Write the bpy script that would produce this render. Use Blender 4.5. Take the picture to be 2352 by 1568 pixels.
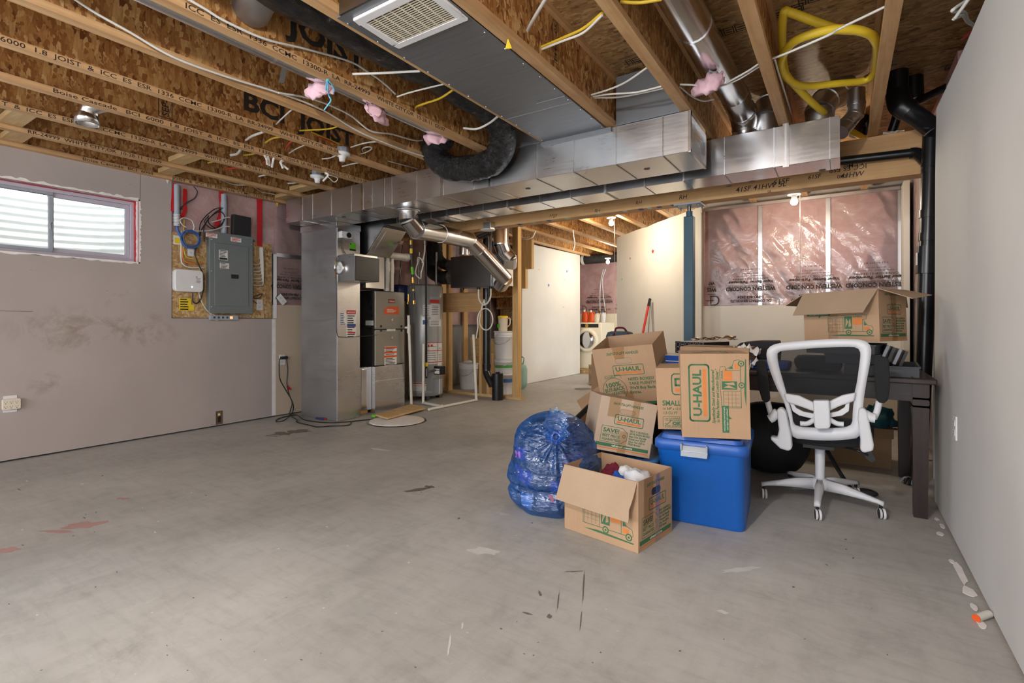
import bpy, bmesh, math, random
from mathutils import Vector, Matrix, noise
random.seed(7)
for o in list(bpy.data.objects): bpy.data.objects.remove(o)
S = bpy.context.scene
COL = S.collection
PI = math.pi
# ---------------------------------------------------------------- camera
FPX, CXP, CYP, EYE = 1158.0, 1176.0, 737.0, 1.06
TH = math.atan((1935 - CXP) / FPX)
cd = bpy.data.cameras.new('camera'); cam = bpy.data.objects.new('camera', cd); COL.objects.link(cam)
cam.location = (0, 0, EYE); cam.rotation_euler = (PI/2, 0, TH)
cd.sensor_width = 36; cd.lens = 36 * FPX / 2352; cd.shift_y = (CYP - 784) / 2352
cd.clip_start = .02; cd.clip_end = 200
S.camera = cam
# ---------------------------------------------------------------- sky and exposure
W_ = bpy.data.worlds.new('world'); S.world = W_; W_.use_nodes = True
bg = W_.node_tree.nodes['Background']; bg.inputs[0].default_value = (.92, .96, 1, 1); bg.inputs[1].default_value = 4.5
S.view_settings.view_transform = 'Standard'; S.view_settings.look = 'None'
S.view_settings.exposure = 0; S.view_settings.gamma = 1; S.view_settings.use_curve_mapping = False
S.cycles.max_bounces = 8; S.cycles.diffuse_bounces = 4; S.cycles.glossy_bounces = 4
S.cycles.transparent_max_bounces = 12; S.cycles.transmission_bounces = 4
S.cycles.sample_clamp_indirect = 6; S.cycles.use_denoising = True
S.cycles.caustics_reflective = False; S.cycles.caustics_refractive = False
sl = bpy.data.lights.new('sun', 'SUN'); sl.energy = 4.5; sl.angle = .02; sun = bpy.data.objects.new('sun', sl); COL.objects.link(sun)
sun.rotation_euler = (.12, math.radians(24), 0)      # steep daylight falling into the window well
# ---------------------------------------------------------------- pixel of the photograph -> point on a known plane
_c, _s = math.cos(TH), math.sin(TH)
def _ray(u, v):
    a = (u - CXP) / FPX; b = (CYP - v) / FPX
    return Vector((_c*a - _s, _s*a + _c, b))
_E = Vector((0, 0, EYE))
def PX(u, v, x): r = _ray(u, v); return _E + r * (x / r.x)
def PY(u, v, y): r = _ray(u, v); return _E + r * (y / r.y)
def PZ(u, v, z): r = _ray(u, v); return _E + r * ((z - EYE) / r.z)
def PD(u, v, d): return _E + _ray(u, v) * d      # d = depth along the view axis
# ---------------------------------------------------------------- objects
WM = {}
def world_of(o): return WM[o.name] if o else Matrix.Identity(4)
def tag(o, label=None, cat=None, group=None, kind=None):
    if label: o['label'] = label
    if cat: o['category'] = cat
    if group: o['group'] = group
    if kind: o['kind'] = kind
    return o
def thing(name, label, cat, loc=(0, 0, 0), rz=0, group=None, M=None):
    o = bpy.data.objects.new(name, None); COL.objects.link(o); o.empty_display_size = .1
    m = M if M is not None else Matrix.Translation(Vector(loc)) @ Matrix.Rotation(rz, 4, 'Z')
    o.matrix_world = m; WM[o.name] = m.copy()
    return tag(o, label, cat, group)
def catmull(p, k=6, closed=False):
    p = [Vector(q) for q in p]; n = len(p)
    if n < 3: return p
    out = []
    rng = range(n if closed else n - 1)
    for i in rng:
        a = p[(i-1) % n] if closed or i > 0 else 2*p[0] - p[1]
        b = p[i]; c = p[(i+1) % n]
        d = p[(i+2) % n] if closed or i+2 < n else 2*p[-1] - p[-2]
        for j in range(k):
            t = j / k
            out.append(.5*((2*b) + (c-a)*t + (2*a-5*b+4*c-d)*t*t + (3*b-a-3*c+d)*t**3))
    if not closed: out.append(p[-1])
    return out
def rrect(w, h, r, n=5):      # rounded rectangle outline, centred
    o = []
    for (cx, cy, a0) in ((w/2-r, h/2-r, 0), (-w/2+r, h/2-r, PI/2), (-w/2+r, -h/2+r, PI), (w/2-r, -h/2+r, 3*PI/2)):
        for i in range(n+1):
            a = a0 + PI/2*i/n; o.append((cx + r*math.cos(a), cy + r*math.sin(a)))
    return o
_textcache = {}
def text_geo(s, bold, shear):
    k = (s, bold, shear)
    if k not in _textcache:
        cu = bpy.data.curves.new('t', 'FONT'); cu.body = s; cu.size = 1; cu.offset = bold; cu.shear = shear; cu.resolution_u = 2
        cu.align_x = 'LEFT'; cu.fill_mode = 'FRONT'
        ob = bpy.data.objects.new('t', cu); COL.objects.link(ob)
        dg = bpy.context.evaluated_depsgraph_get(); me = ob.evaluated_get(dg).to_mesh()
        vs = [Vector(v.co) for v in me.vertices]; fs = [list(p.vertices) for p in me.polygons]
        ob.evaluated_get(dg).to_mesh_clear(); bpy.data.objects.remove(ob); bpy.data.curves.remove(cu)
        if vs:
            x0 = min(v.x for v in vs); x1 = max(v.x for v in vs)
        else: x0 = x1 = 0
        _textcache[k] = (vs, fs, x0, x1)
    return _textcache[k]
def frame(o, x, y):           # matrix whose x,y axes are the given directions
    x = Vector(x).normalized(); z = x.cross(Vector(y)).normalized(); y = z.cross(x)
    m = Matrix((x, y, z)).transposed().to_4x4(); m.translation = Vector(o); return m
class MB:
    def __init__(s, M=None):
        s.v = []; s.f = []; s.mi = []; s.sm = []; s.mats = []; s.M = M or Matrix.Identity(4)
    def add(s, vs, fs, mat, smooth=False):
        if mat not in s.mats: s.mats.append(mat)
        k = s.mats.index(mat); o = len(s.v)
        s.v += [s.M @ Vector(v) for v in vs]
        for f in fs: s.f.append([o+i for i in f]); s.mi.append(k); s.sm.append(smooth)
        return s
    def box(s, x0, x1, y0, y1, z0, z1, mat, skip=()):
        v = [(x, y, z) for z in (z0, z1) for y in (y0, y1) for x in (x0, x1)]
        F = {'-z': (0, 2, 3, 1), '+z': (4, 5, 7, 6), '-y': (0, 1, 5, 4), '+y': (2, 6, 7, 3), '-x': (0, 4, 6, 2), '+x': (1, 3, 7, 5)}
        return s.add(v, [F[k] for k in F if k not in skip], mat)
    def prism(s, pts, vec, mat, smooth=False, caps=True):
        n = len(pts); p = [Vector(q) for q in pts]; q = [a + Vector(vec) for a in p]
        fs = [(i, (i+1) % n, n+(i+1) % n, n+i) for i in range(n)]
        s.add(p+q, fs, mat, smooth)
        if caps: s.add(p, [list(range(n))[::-1]], mat); s.add(q, [list(range(n))], mat)
        return s
    def poly(s, pts, mat): return s.add(pts, [list(range(len(pts)))], mat)
    def tube(s, path, r, mat, n=8, k=6, spline=True, closed=False, caps=True, smooth=True, flat=1.0):
        P = catmull(path, k, closed) if spline else [Vector(p) for p in path]
        m = len(P)
        R = (lambda i: r[min(len(r)-1, round(i*(len(r)-1)/max(1, m-1)))]) if isinstance(r, (list, tuple)) else (lambda i: r)
        if isinstance(r, (list, tuple)):
            def R(i):
                t = i*(len(r)-1)/max(1, m-1); a = int(t); b = min(a+1, len(r)-1); return r[a]+(r[b]-r[a])*(t-a)
        T = []
        for i in range(m):
            a = P[(i-1) % m] if closed or i > 0 else P[i]; b = P[(i+1) % m] if closed or i < m-1 else P[i]
            d = b - a
            T.append(d.normalized() if d.length > 1e-9 else Vector((0, 0, 1)))
        up = Vector((0, 0, 1)) if abs(T[0].z) < .9 else Vector((1, 0, 0))
        N = (up - T[0]*up.dot(T[0])).normalized(); vs = []
        for i in range(m):
            N = N - T[i]*N.dot(T[i]); N = N.normalized() if N.length > 1e-6 else T[i].orthogonal().normalized()
            B = T[i].cross(N)
            for j in range(n):
                a = 2*PI*j/n; vs.append(P[i] + (N*math.cos(a)*flat + B*math.sin(a))*R(i))
        fs = []
        for i in range(m if closed else m-1):
            i2 = (i+1) % m
            for j in range(n): fs.append((i*n+j, i*n+(j+1) % n, i2*n+(j+1) % n, i2*n+j))
        s.add(vs, fs, mat, smooth)
        if caps and not closed:
            s.add(vs[:n], [list(range(n))[::-1]], mat); s.add(vs[-n:], [list(range(n))], mat)
        return s
    def cyl(s, a, b, r, mat, r2=None, n=20, caps=True): return s.tube([a, b], [r, r if r2 is None else r2], mat, n=n, spline=False, caps=caps)
    def lathe(s, prof, mat, n=28, o=(0, 0, 0), caps=True, smooth=True, ax=None):
        m = ax if ax is not None else Matrix.Translation(Vector(o)); vs = []
        for r, z in prof:
            for j in range(n): a = 2*PI*j/n; vs.append(m @ Vector((r*math.cos(a), r*math.sin(a), z)))
        fs = [(i*n+j, i*n+(j+1) % n, (i+1)*n+(j+1) % n, (i+1)*n+j) for i in range(len(prof)-1) for j in range(n)]
        s.add(vs, fs, mat, smooth)
        if caps:
            if prof[0][0] > 1e-4: s.add(vs[:n], [list(range(n))[::-1]], mat)
            if prof[-1][0] > 1e-4: s.add(vs[-n:], [list(range(n))], mat)
        return s
    def torus(s, c, R, r, mat, ax='z', n=28, m=10):
        q = []
        for i in range(n):
            a = 2*PI*i/n; e = (R*math.cos(a), R*math.sin(a))
            q.append(Vector(c) + Vector((e[0], e[1], 0) if ax == 'z' else (e[0], 0, e[1]) if ax == 'y' else (0, e[0], e[1])))
        return s.tube(q, r, mat, n=m, spline=False, closed=True)
    def ball(s, c, r, mat, n=14, sc=(1, 1, 1)):
        m = n//2+1; pr = [(math.sin(PI*i/m), -math.cos(PI*i/m)) for i in range(m+1)]
        A = Matrix.Translation(Vector(c)) @ Matrix.Diagonal((r*sc[0], r*sc[1], r*sc[2], 1))
        return s.lathe([(max(p[0], 1e-5), p[1]) for p in pr], mat, n=n, ax=A, caps=False)
    def text(s, t, F, h, mat, w=None, bold=.012, shear=0, align='l', lift=.0006):
        vs, fs, x0, x1 = text_geo(t, bold, shear)
        if not vs: return s
        sy = h/.69; sx = sy if w is None else w/(x1-x0)
        off = {'l': -x0, 'c': -(x0+x1)/2, 'r': -x1}[align]
        return s.add([F @ Vector(((v.x+off)*sx, v.y*sy, lift)) for v in vs], fs, mat)
    def flat(s, pts, F, mat, lift=.0005): return s.add([F @ Vector((x, y, lift)) for x, y in pts], [list(range(len(pts)))], mat)
    def line(s, pts, F, w, mat, lift=.0006, closed=False):   # inked line in a plane
        n = len(pts)
        for i in range(n if closed else n-1):
            a = Vector(pts[i]); b = Vector(pts[(i+1) % n]); d = (b-a)
            if d.length < 1e-7: continue
            d.normalize(); q = Vector((-d.y, d.x))*w/2; e = d*w*.45
            s.flat([a-q-e, b-q+e, b+q+e, a+q-e], F, mat, lift)
        return s
    def grid(s, nx, ny, fn, mat, smooth=True):
        vs = [fn(i/nx, j/ny) for j in range(ny+1) for i in range(nx+1)]
        fs = [(j*(nx+1)+i, j*(nx+1)+i+1, (j+1)*(nx+1)+i+1, (j+1)*(nx+1)+i) for j in range(ny) for i in range(nx)]
        return s.add(vs, fs, mat, smooth)
    def build(s, name, parent=None, label=None, cat=None, group=None, kind=None, bevel=0, seg=2, loc=None, merge=False, subsurf=0):
        if parent is None:
            if loc is None:
                xs = [v.x for v in s.v]; ys = [v.y for v in s.v]; zs = [v.z for v in s.v]
                loc = ((min(xs)+max(xs))/2, (min(ys)+max(ys))/2, min(zs))
            m = Matrix.Translation(Vector(loc))
        else: m = world_of(parent)
        inv = m.inverted(); me = bpy.data.meshes.new(name)
        me.from_pydata([inv @ v for v in s.v], [], s.f)
        for q in s.mats: me.materials.append(q)
        me.polygons.foreach_set('material_index', s.mi); me.polygons.foreach_set('use_smooth', s.sm)
        bm = bmesh.new(); bm.from_mesh(me)
        if merge or bevel: bmesh.ops.remove_doubles(bm, verts=bm.verts, dist=1e-5)
        bmesh.ops.recalc_face_normals(bm, faces=bm.faces); bm.to_mesh(me); bm.free()
        o = bpy.data.objects.new(name, me); COL.objects.link(o)
        if parent is None: o.matrix_world = m
        else: o.parent = parent; o.matrix_parent_inverse = Matrix.Identity(4)
        WM[o.name] = m.copy()
        if bevel:
            b = o.modifiers.new('bevel', 'BEVEL'); b.width = bevel; b.segments = seg; b.limit_method = 'ANGLE'; b.angle_limit = .6
        if subsurf: q = o.modifiers.new('sub', 'SUBSURF'); q.levels = q.render_levels = subsurf
        return tag(o, label, cat, group, kind)
def dup(root, M, label=None, group=None):       # a copy of a thing with copies of its parts and sub-parts
    r = root.copy(); COL.objects.link(r); r.matrix_world = M; WM[r.name] = M.copy()
    if label: r['label'] = label
    if group: r['group'] = group
    def rec(a, b):
        for ch in list(a.children):
            c = ch.copy(); COL.objects.link(c); c.parent = b; c.matrix_parent_inverse = Matrix.Identity(4); WM[c.name] = M.copy(); rec(ch, c)
    rec(root, r); return r
def struct(b, name, parent=None, **k):
    return b.build(name, parent, kind=None if parent else 'structure', **k)
# ---------------------------------------------------------------- materials
def lin(c): return tuple(((x/255)/12.92 if x/255 <= .04045 else ((x/255+.055)/1.055)**2.4) for x in c)
class N:
    def __init__(s, name):
        s.m = bpy.data.materials.new(name); s.m.use_nodes = True; s.t = s.m.node_tree; s.b = s.t.nodes['Principled BSDF']
        s.o = s.t.nodes['Material Output']
    def n(s, ty, **k):
        q = s.t.nodes.new('ShaderNode'+ty)
        for a, v in k.items():
            if a.startswith('i_'):
                kk = a[2:]; kk = int(kk) if kk.isdigit() else kk.replace('_', ' ')
                q.inputs[kk].default_value = v
            else: setattr(q, a, v)
        return q
    def l(s, a, b): s.t.links.new(a, b)
    def coord(s, sc=(1, 1, 1), rot=(0, 0, 0), loc=(0, 0, 0)):
        c = s.n('TexCoord'); m = s.n('Mapping'); s.l(c.outputs['Object'], m.inputs[0])
        m.inputs['Scale'].default_value = sc; m.inputs['Rotation'].default_value = rot; m.inputs['Location'].default_value = loc
        return m.outputs[0]
    def noise(s, vec, scale, detail=4, rough=.55, dist=0):
        q = s.n('TexNoise'); s.l(vec, q.inputs['Vector']); q.inputs['Scale'].default_value = scale
        q.inputs['Detail'].default_value = detail; q.inputs['Roughness'].default_value = rough; q.inputs['Distortion'].default_value = dist
        return q.outputs['Fac']
    def ramp(s, fac, stops, interp='LINEAR'):
        q = s.n('ValToRGB'); q.color_ramp.interpolation = interp; e = q.color_ramp.elements
        e[0].position = stops[0][0]; e[0].color = (*stops[0][1], 1); e[1].position = stops[-1][0]; e[1].color = (*stops[-1][1], 1)
        for p, c in stops[1:-1]: z = e.new(p); z.color = (*c, 1)
        s.l(fac, q.inputs[0]); return q.outputs[0]
    def mix(s, fac, a, b, mode='MIX'):
        q = s.n('MixRGB', blend_type=mode)
        for i, x in ((0, fac), (1, a), (2, b)):
            if isinstance(x, (int, float)): q.inputs[i].default_value = x
            elif isinstance(x, tuple): q.inputs[i].default_value = (*x, 1)
            else: s.l(x, q.inputs[i])
        return q.outputs[0]
    def col(s, c):
        if isinstance(c, tuple): s.b.inputs['Base Color'].default_value = (*c, 1)
        else: s.l(c, s.b.inputs['Base Color'])
    def bump(s, h, st=.3, d=.01):
        q = s.n('Bump'); q.inputs['Strength'].default_value = st; q.inputs['Distance'].default_value = d
        s.l(h, q.inputs['Height']); s.l(q.outputs[0], s.b.inputs['Normal'])
    def set(s, rough=None, metal=None, spec=None, coat=None):
        if rough is not None: s.b.inputs['Roughness'].default_value = rough
        if metal is not None: s.b.inputs['Metallic'].default_value = metal
        if spec is not None: s.b.inputs['Specular IOR Level'].default_value = spec
        if coat is not None: s.b.inputs['Coat Weight'].default_value = coat
        return s
def plain(name, rgb, rough=.5, metal=0, var=.08, scale=14, bump=0, spec=None):
    q = N(name); c = lin(rgb); v = q.coord()
    f = q.noise(v, scale, 5)
    q.col(q.ramp(f, [(.25, tuple(x*(1-var) for x in c)), (.75, tuple(min(1, x*(1+var)) for x in c))]))
    if bump: q.bump(f, bump, .004)
    q.set(rough, metal, spec); return q.m
def wood(name, a, b, sc=(30, 30, 2.2), rough=.6, rings=False):
    q = N(name); v = q.coord(sc); f = q.noise(v, 1.0, 5, .6, .6)
    g = q.noise(q.coord((6, 6, 1.5)), 1.5, 3)
    cc = q.ramp(f, [(.28, lin(b)), (.5, tuple((x+y)/2 for x, y in zip(lin(a), lin(b)))), (.68, lin(a))])
    q.col(q.mix(.25, cc, q.ramp(g, [(.3, lin(b)), (.7, lin(a))])))
    q.bump(f, .15, .003); q.set(rough); return q.m
def osb(name, sc1, sc2, tones, grain=(8, 150, 14)):
    q = N(name)
    def layer(sc, rot, seed):
        v = q.coord(sc, rot, (seed, seed*1.7, seed*.3)); w = q.n('TexNoise'); w.inputs['Scale'].default_value = 1.6; w.inputs['Detail'].default_value = 3; q.l(v, w.inputs['Vector'])
        mx = q.n('MixRGB', blend_type='ADD'); mx.inputs[0].default_value = .28; q.l(v, mx.inputs[1]); q.l(w.outputs['Color'], mx.inputs[2])
        vo = q.n('TexVoronoi', feature='F1', distance='MANHATTAN'); vo.inputs['Scale'].default_value = 1; q.l(mx.outputs[0], vo.inputs['Vector'])
        sp = q.n('SeparateColor'); q.l(vo.outputs['Color'], sp.inputs[0]); return sp.outputs[0], sp.outputs[1], vo.outputs['Distance']
    t = [lin(x) for x in tones]; st = [(0, t[0]), (.14, t[1]), (.45, t[2]), (.75, t[3]), (1, t[4])]
    cc = None; dist = None
    for k, (sc, rot, sd, th) in enumerate(((sc1, (.2, .1, .25), 1.3, 0), (sc2, (-.35, .3, -.3), 4.1, .5), (tuple(x*1.5 for x in sc1), (.55, -.3, .5), 8.7, .6), (tuple(x*2.1 for x in sc2), (-.8, .5, .2), 12.9, .66))):
        a, g, dd = layer(sc, rot, sd); c = q.ramp(a, st); dist = dist or dd
        if cc is None: cc = c
        else:
            z = q.n('Math', operation='GREATER_THAN'); z.inputs[1].default_value = th; q.l(g, z.inputs[0]); cc = q.mix(z.outputs[0], cc, c)
    g1 = q.noise(q.coord(grain, (.1, .1, .1)), 1.2, 5, .7); g2 = q.noise(q.coord((3, 3, 3)), 1.5, 3)
    cc = q.mix(.6, cc, q.ramp(g1, [(.32, (.58, .54, .5)), (.6, (1.05, 1.05, 1.05))]), 'MULTIPLY'); cc = q.mix(.35, cc, q.ramp(g2, [(.35, (.75, .74, .72)), (.65, (1.1, 1.1, 1.1))]), 'MULTIPLY')
    q.col(cc); q.bump(g1, .2, .003); q.set(.55); return q.m
def galv(name, tone=.62, rough=.3, streak=True):
    q = N(name); v = q.coord((1, 1, 1)); f = q.noise(v, 3.5, 5, .6); g = q.noise(q.coord((2, 2, 40)), 2, 4, .6)
    q.col(q.ramp(f, [(.3, (tone*.93,)*2+(tone*.95,)), (.7, (tone*1.05, tone*1.05, tone*1.07))]))
    r = q.ramp(q.mix(.5, f, g), [(.35, (rough*.85,)*3), (.65, (rough*1.2,)*3)]); q.l(r, q.b.inputs['Roughness'])
    q.bump(q.noise(v, 2.6, 2), .10, .02); q.set(metal=1); return q.m
def film(name, gloss=.16, rough=.08, tint=(1, 1, 1), haze=.06, bump=.5, bs=9, stretch=(1, 1, 1), frk=1.0):
    q = N(name); q.t.nodes.remove(q.b)
    tr = q.n('BsdfTransparent'); tr.inputs[0].default_value = (*tint, 1)
    gl = q.n('BsdfGlossy'); gl.inputs['Roughness'].default_value = rough
    df = q.n('BsdfDiffuse'); df.inputs[0].default_value = (.85, .85, .87, 1)
    f = q.noise(q.coord(stretch), bs, 4, .6, .8); bp = q.n('Bump'); bp.inputs['Strength'].default_value = bump; bp.inputs['Distance'].default_value = .02
    q.l(f, bp.inputs['Height']); q.l(bp.outputs[0], gl.inputs['Normal'])
    m1 = q.n('MixShader'); m1.inputs[0].default_value = haze; q.l(tr.outputs[0], m1.inputs[1]); q.l(df.outputs[0], m1.inputs[2])
    fr = q.n('Fresnel'); fr.inputs[0].default_value = 1.45; mm = q.n('Math', operation='MULTIPLY_ADD'); mm.inputs[1].default_value = frk; mm.inputs[2].default_value = gloss
    q.l(fr.outputs[0], mm.inputs[0]); m2 = q.n('MixShader'); q.l(mm.outputs[0], m2.inputs[0]); q.l(m1.outputs[0], m2.inputs[1]); q.l(gl.outputs[0], m2.inputs[2])
    q.l(m2.outputs[0], q.o.inputs[0]); return q.m
def glow(name, rgb, st):
    q = N(name); q.b.inputs['Emission Color'].default_value = (*rgb, 1); q.b.inputs['Emission Strength'].default_value = st; q.col(rgb); return q.m
m = {}
def _dry(name, rgb, stain=None):
    q = N(name); v = q.coord(); c = lin(rgb)
    f = q.noise(v, 1.1, 4); cc = q.ramp(f, [(.3, tuple(x*.93 for x in c)), (.7, tuple(min(1, x*1.05) for x in c))])
    g = q.noise(q.coord((1, 1, 1)), 5, 8, .75)
    if stain: cc = q.mix(q.ramp(g, [(.62, (0, 0, 0)), (.78, (.45, .45, .45))]), cc, lin(stain))
    q.col(cc); q.bump(q.noise(v, 160, 2), .05, .002); q.set(.75, spec=.3); return q.m
def _dryl():
    q = N('primed_drywall'); v = q.coord(); c = lin((176, 166, 162)); f = q.noise(v, 1.1, 4); cc = q.ramp(f, [(.3, tuple(x*.93 for x in c)), (.7, tuple(min(1, x*1.05) for x in c))])
    sp = q.n('SeparateXYZ'); q.l(v, sp.inputs[0]); g = q.noise(v, 4.5, 7, .72, .5); acc = None
    for y0, z0, ry, rz in ((1.55, .98, .55, .22), (1.75, 1.28, .12, .14), (2.0, .95, .3, .2), (1.3, .55, .12, .12)):   # scuffs and smears left on the paper face
        a = q.n('Math', operation='SUBTRACT'); q.l(sp.outputs[1], a.inputs[0]); a.inputs[1].default_value = y0; a2 = q.n('Math', operation='DIVIDE'); q.l(a.outputs[0], a2.inputs[0]); a2.inputs[1].default_value = ry
        b = q.n('Math', operation='SUBTRACT'); q.l(sp.outputs[2], b.inputs[0]); b.inputs[1].default_value = z0; b2 = q.n('Math', operation='DIVIDE'); q.l(b.outputs[0], b2.inputs[0]); b2.inputs[1].default_value = rz
        h = q.n('Math', operation='MULTIPLY'); q.l(a2.outputs[0], h.inputs[0]); q.l(a2.outputs[0], h.inputs[1]); k = q.n('Math', operation='MULTIPLY_ADD'); q.l(b2.outputs[0], k.inputs[0]); q.l(b2.outputs[0], k.inputs[1]); q.l(h.outputs[0], k.inputs[2])
        e = q.n('Math', operation='SUBTRACT', use_clamp=True); e.inputs[0].default_value = 1; q.l(k.outputs[0], e.inputs[1])
        if acc is None: acc = e.outputs[0]
        else: z = q.n('Math', operation='MAXIMUM'); q.l(acc, z.inputs[0]); q.l(e.outputs[0], z.inputs[1]); acc = z.outputs[0]
    w = q.n('Math', operation='MULTIPLY'); q.l(acc, w.inputs[0]); q.l(q.ramp(g, [(.47, (0, 0, 0)), (.68, (.75, .75, .75))]), w.inputs[1])
    q.col(q.mix(w.outputs[0], cc, lin((128, 108, 88)))); q.set(.75, spec=.3); return q.m
m['dry_l'] = _dryl()
m['dry_c'] = _dry('bare_drywall', (196, 180, 160))
m['dry_r'] = _dry('grey_drywall', (208, 207, 205))
m['dry_w'] = _dry('white_drywall', (226, 222, 212))
def _conc():
    q = N('concrete'); v = q.coord()
    a = q.noise(v, .7, 5, .6); b = q.noise(v, 6, 8, .72, .4); c = q.noise(q.coord((2.0, 11, 1), (0, 0, .55)), 2.2, 7, .72, .3); c2 = q.noise(q.coord((9, 2.4, 1), (0, 0, .35)), 1.6, 7, .7, .3)
    d = q.noise(v, 60, 3, .7)
    cc = q.ramp(a, [(.3, lin((160, 159, 156))), (.5, lin((178, 177, 174))), (.72, lin((192, 191, 188)))])
    cc = q.mix(.45, cc, q.ramp(b, [(.3, (.68, .67, .66)), (.5, (1, 1, 1)), (.72, (1.12, 1.12, 1.12))]), 'MULTIPLY')
    cc = q.mix(.32, cc, q.ramp(c, [(.33, (.66, .65, .63)), (.5, (1, 1, 1)), (.68, (1.1, 1.1, 1.1))]), 'MULTIPLY')
    cc = q.mix(.28, cc, q.ramp(c2, [(.32, (.7, .69, .67)), (.5, (1, 1, 1)), (.68, (1.1, 1.1, 1.1))]), 'MULTIPLY')
    cc = q.mix(q.ramp(d, [(.70, (0, 0, 0)), (.76, (.5, .5, .5))]), cc, lin((215, 214, 210)))
    cc = q.mix(q.ramp(q.noise(q.coord((1, 1, 1), loc=(3, 7, 0)), 1.7, 8, .72, .6), [(.63, (0, 0, 0)), (.72, (.45, .45, .45))]), cc, lin((122, 117, 110)))
    cc = q.mix(q.ramp(q.noise(q.coord((1, 1, 1), loc=(13, 2, 0)), 2.6, 8, .75, .6), [(.64, (0, 0, 0)), (.74, (.55, .55, .55))]), cc, lin((214, 213, 210)))
    q.col(cc); q.bump(b, .12, .006)
    r = q.ramp(a, [(.3, (.45,)*3), (.7, (.62,)*3)]); q.l(r, q.b.inputs['Roughness']); q.set(spec=.4); return q.m
m['conc'] = _conc()
T1 = [(110, 62, 28), (150, 98, 50), (176, 124, 70), (194, 146, 88), (216, 176, 120)]
m['osb_web'] = osb('strand_board_web', (34, 34, 10), (26, 26, 16), T1)
m['osb_deck'] = osb('strand_board_deck', (8, 34, 30), (14, 26, 20), [(112, 80, 48), (158, 122, 78), (176, 140, 92), (190, 154, 104), (208, 174, 124)], (9, 120, 20))
m['osb_board'] = osb('strand_board_light', (26, 26, 10), (20, 20, 26), [(150, 112, 70), (172, 136, 90), (190, 156, 108), (206, 174, 126), (220, 192, 146)])
m['flange'] = wood('joist_flange_lumber', (214, 176, 130), (176, 132, 86), (34, 1.8, 34))
m['stud'] = wood('stud_lumber', (222, 186, 128), (186, 142, 86), (30, 30, 1.8))
m['board'] = wood('pine_board', (222, 192, 142), (188, 150, 98), (3, 28, 28))
m['lvl'] = wood('beam_lumber', (214, 172, 120), (186, 140, 90), (1.5, 20, 26))
m['galv'] = galv('galvanised_sheet'); m['galv_d'] = galv('dull_sheet_metal', .42, .5); m['galv_b'] = galv('bright_sheet_metal', .72, .2)
m['steel'] = galv('zinc_stud', .7, .38)
def _pan():
    q = N('painted_sheet'); v = q.coord((3, 60, 3)); f = q.noise(v, 1, 4); c = lin((128, 131, 136))
    q.col(q.ramp(f, [(.3, tuple(x*.9 for x in c)), (.7, tuple(x*1.08 for x in c))])); q.set(.42, .55); return q.m
m['pan'] = _pan()
def _ins():
    q = N('pink_insulation'); v = q.coord(); f = q.noise(v, 5, 7, .7, .5); g = q.noise(v, 1.6, 3)
    cc = q.ramp(f, [(.28, lin((176, 126, 122))), (.5, lin((214, 170, 166))), (.72, lin((236, 208, 202)))])
    q.col(q.mix(.35, cc, q.ramp(g, [(.35, lin((190, 150, 130))), (.65, lin((232, 190, 196)))]))); q.set(.9, spec=.1); q.bump(f, .5, .02); return q.m
m['ins'] = _ins()
m['poly'] = film('vapour_film', .015, .16, (.97, .96, .97), .10, .55, 5, (1, 1, 1))
m['glass'] = film('window_glass', .02, .02, (.97, .99, .98), .02, 0)
def _card(name, rgb):
    q = N(name); c = lin(rgb); f = q.noise(q.coord((1, 1, 1)), 4, 5); w = q.noise(q.coord((260, 260, 4)), 1, 2)
    cc = q.ramp(f, [(.3, tuple(x*.92 for x in c)), (.7, tuple(x*1.06 for x in c))])
    q.col(q.mix(.18, cc, q.ramp(w, [(.35, (.8, .8, .8)), (.65, (1.05, 1.05, 1.05))]), 'MULTIPLY')); q.set(.72, spec=.25); return q.m
m['card'] = _card('cardboard', (186, 153, 122)); m['card_in'] = _card('cardboard_inside', (180, 155, 130)); m['card_l'] = _card('pale_cardboard', (192, 170, 148)); m['card_d'] = _card('brown_cardboard', (150, 118, 88))
m['ink_g'] = plain('green_ink', (62, 110, 74), .7); m['ink_o'] = plain('orange_ink', (214, 128, 62), .7); m['ink_k'] = plain('black_ink', (34, 32, 34), .7)
m['ink_w'] = plain('white_ink', (222, 218, 208), .7); m['ink_r'] = plain('red_ink', (200, 52, 44), .6); m['ink_b'] = plain('blue_ink', (52, 70, 140), .6)
m['stamp'] = plain('stamp_ink', (46, 40, 38), .8)
m['tape'] = film('packing_tape', .012, .2, (.88, .80, .68), .02, .2, 20, frk=.3)
m['black'] = plain('black_plastic', (26, 26, 28), .38); m['black_m'] = plain('matte_black', (30, 30, 32), .75); m['grey'] = plain('grey_plastic', (66, 68, 74), .55)
m['abs'] = plain('abs_pipe', (24, 25, 28), .28); m['dark_sheet'] = galv('dark_steel', .22, .34)
def _flex():
    q = N('black_film'); v = q.coord((1, .45, 1)); f = q.noise(v, 26, 5, .65, 1.6); q.col((.012, .012, .013)); q.set(.16); q.bump(f, .9, .03); return q.m
m['flex'] = _flex()
m['white'] = plain('white_plastic', (226, 226, 228), .38, var=.03); m['ivory'] = plain('ivory_plastic', (226, 216, 196), .45, var=.04)
m['chair_w'] = plain('white_chair_plastic', (222, 224, 230), .42, var=.02); m['pvc'] = plain('white_pvc', (226, 222, 212), .4, var=.05)
m['panel'] = plain('grey_enamel', (112, 120, 122), .42, var=.04); m['furn'] = plain('furnace_enamel', (150, 146, 136), .38, .35, var=.04)
m['furn_d'] = plain('furnace_side', (70, 68, 66), .42, .6); m['heater'] = plain('heater_enamel', (176, 178, 178), .3, .25, var=.03)
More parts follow.
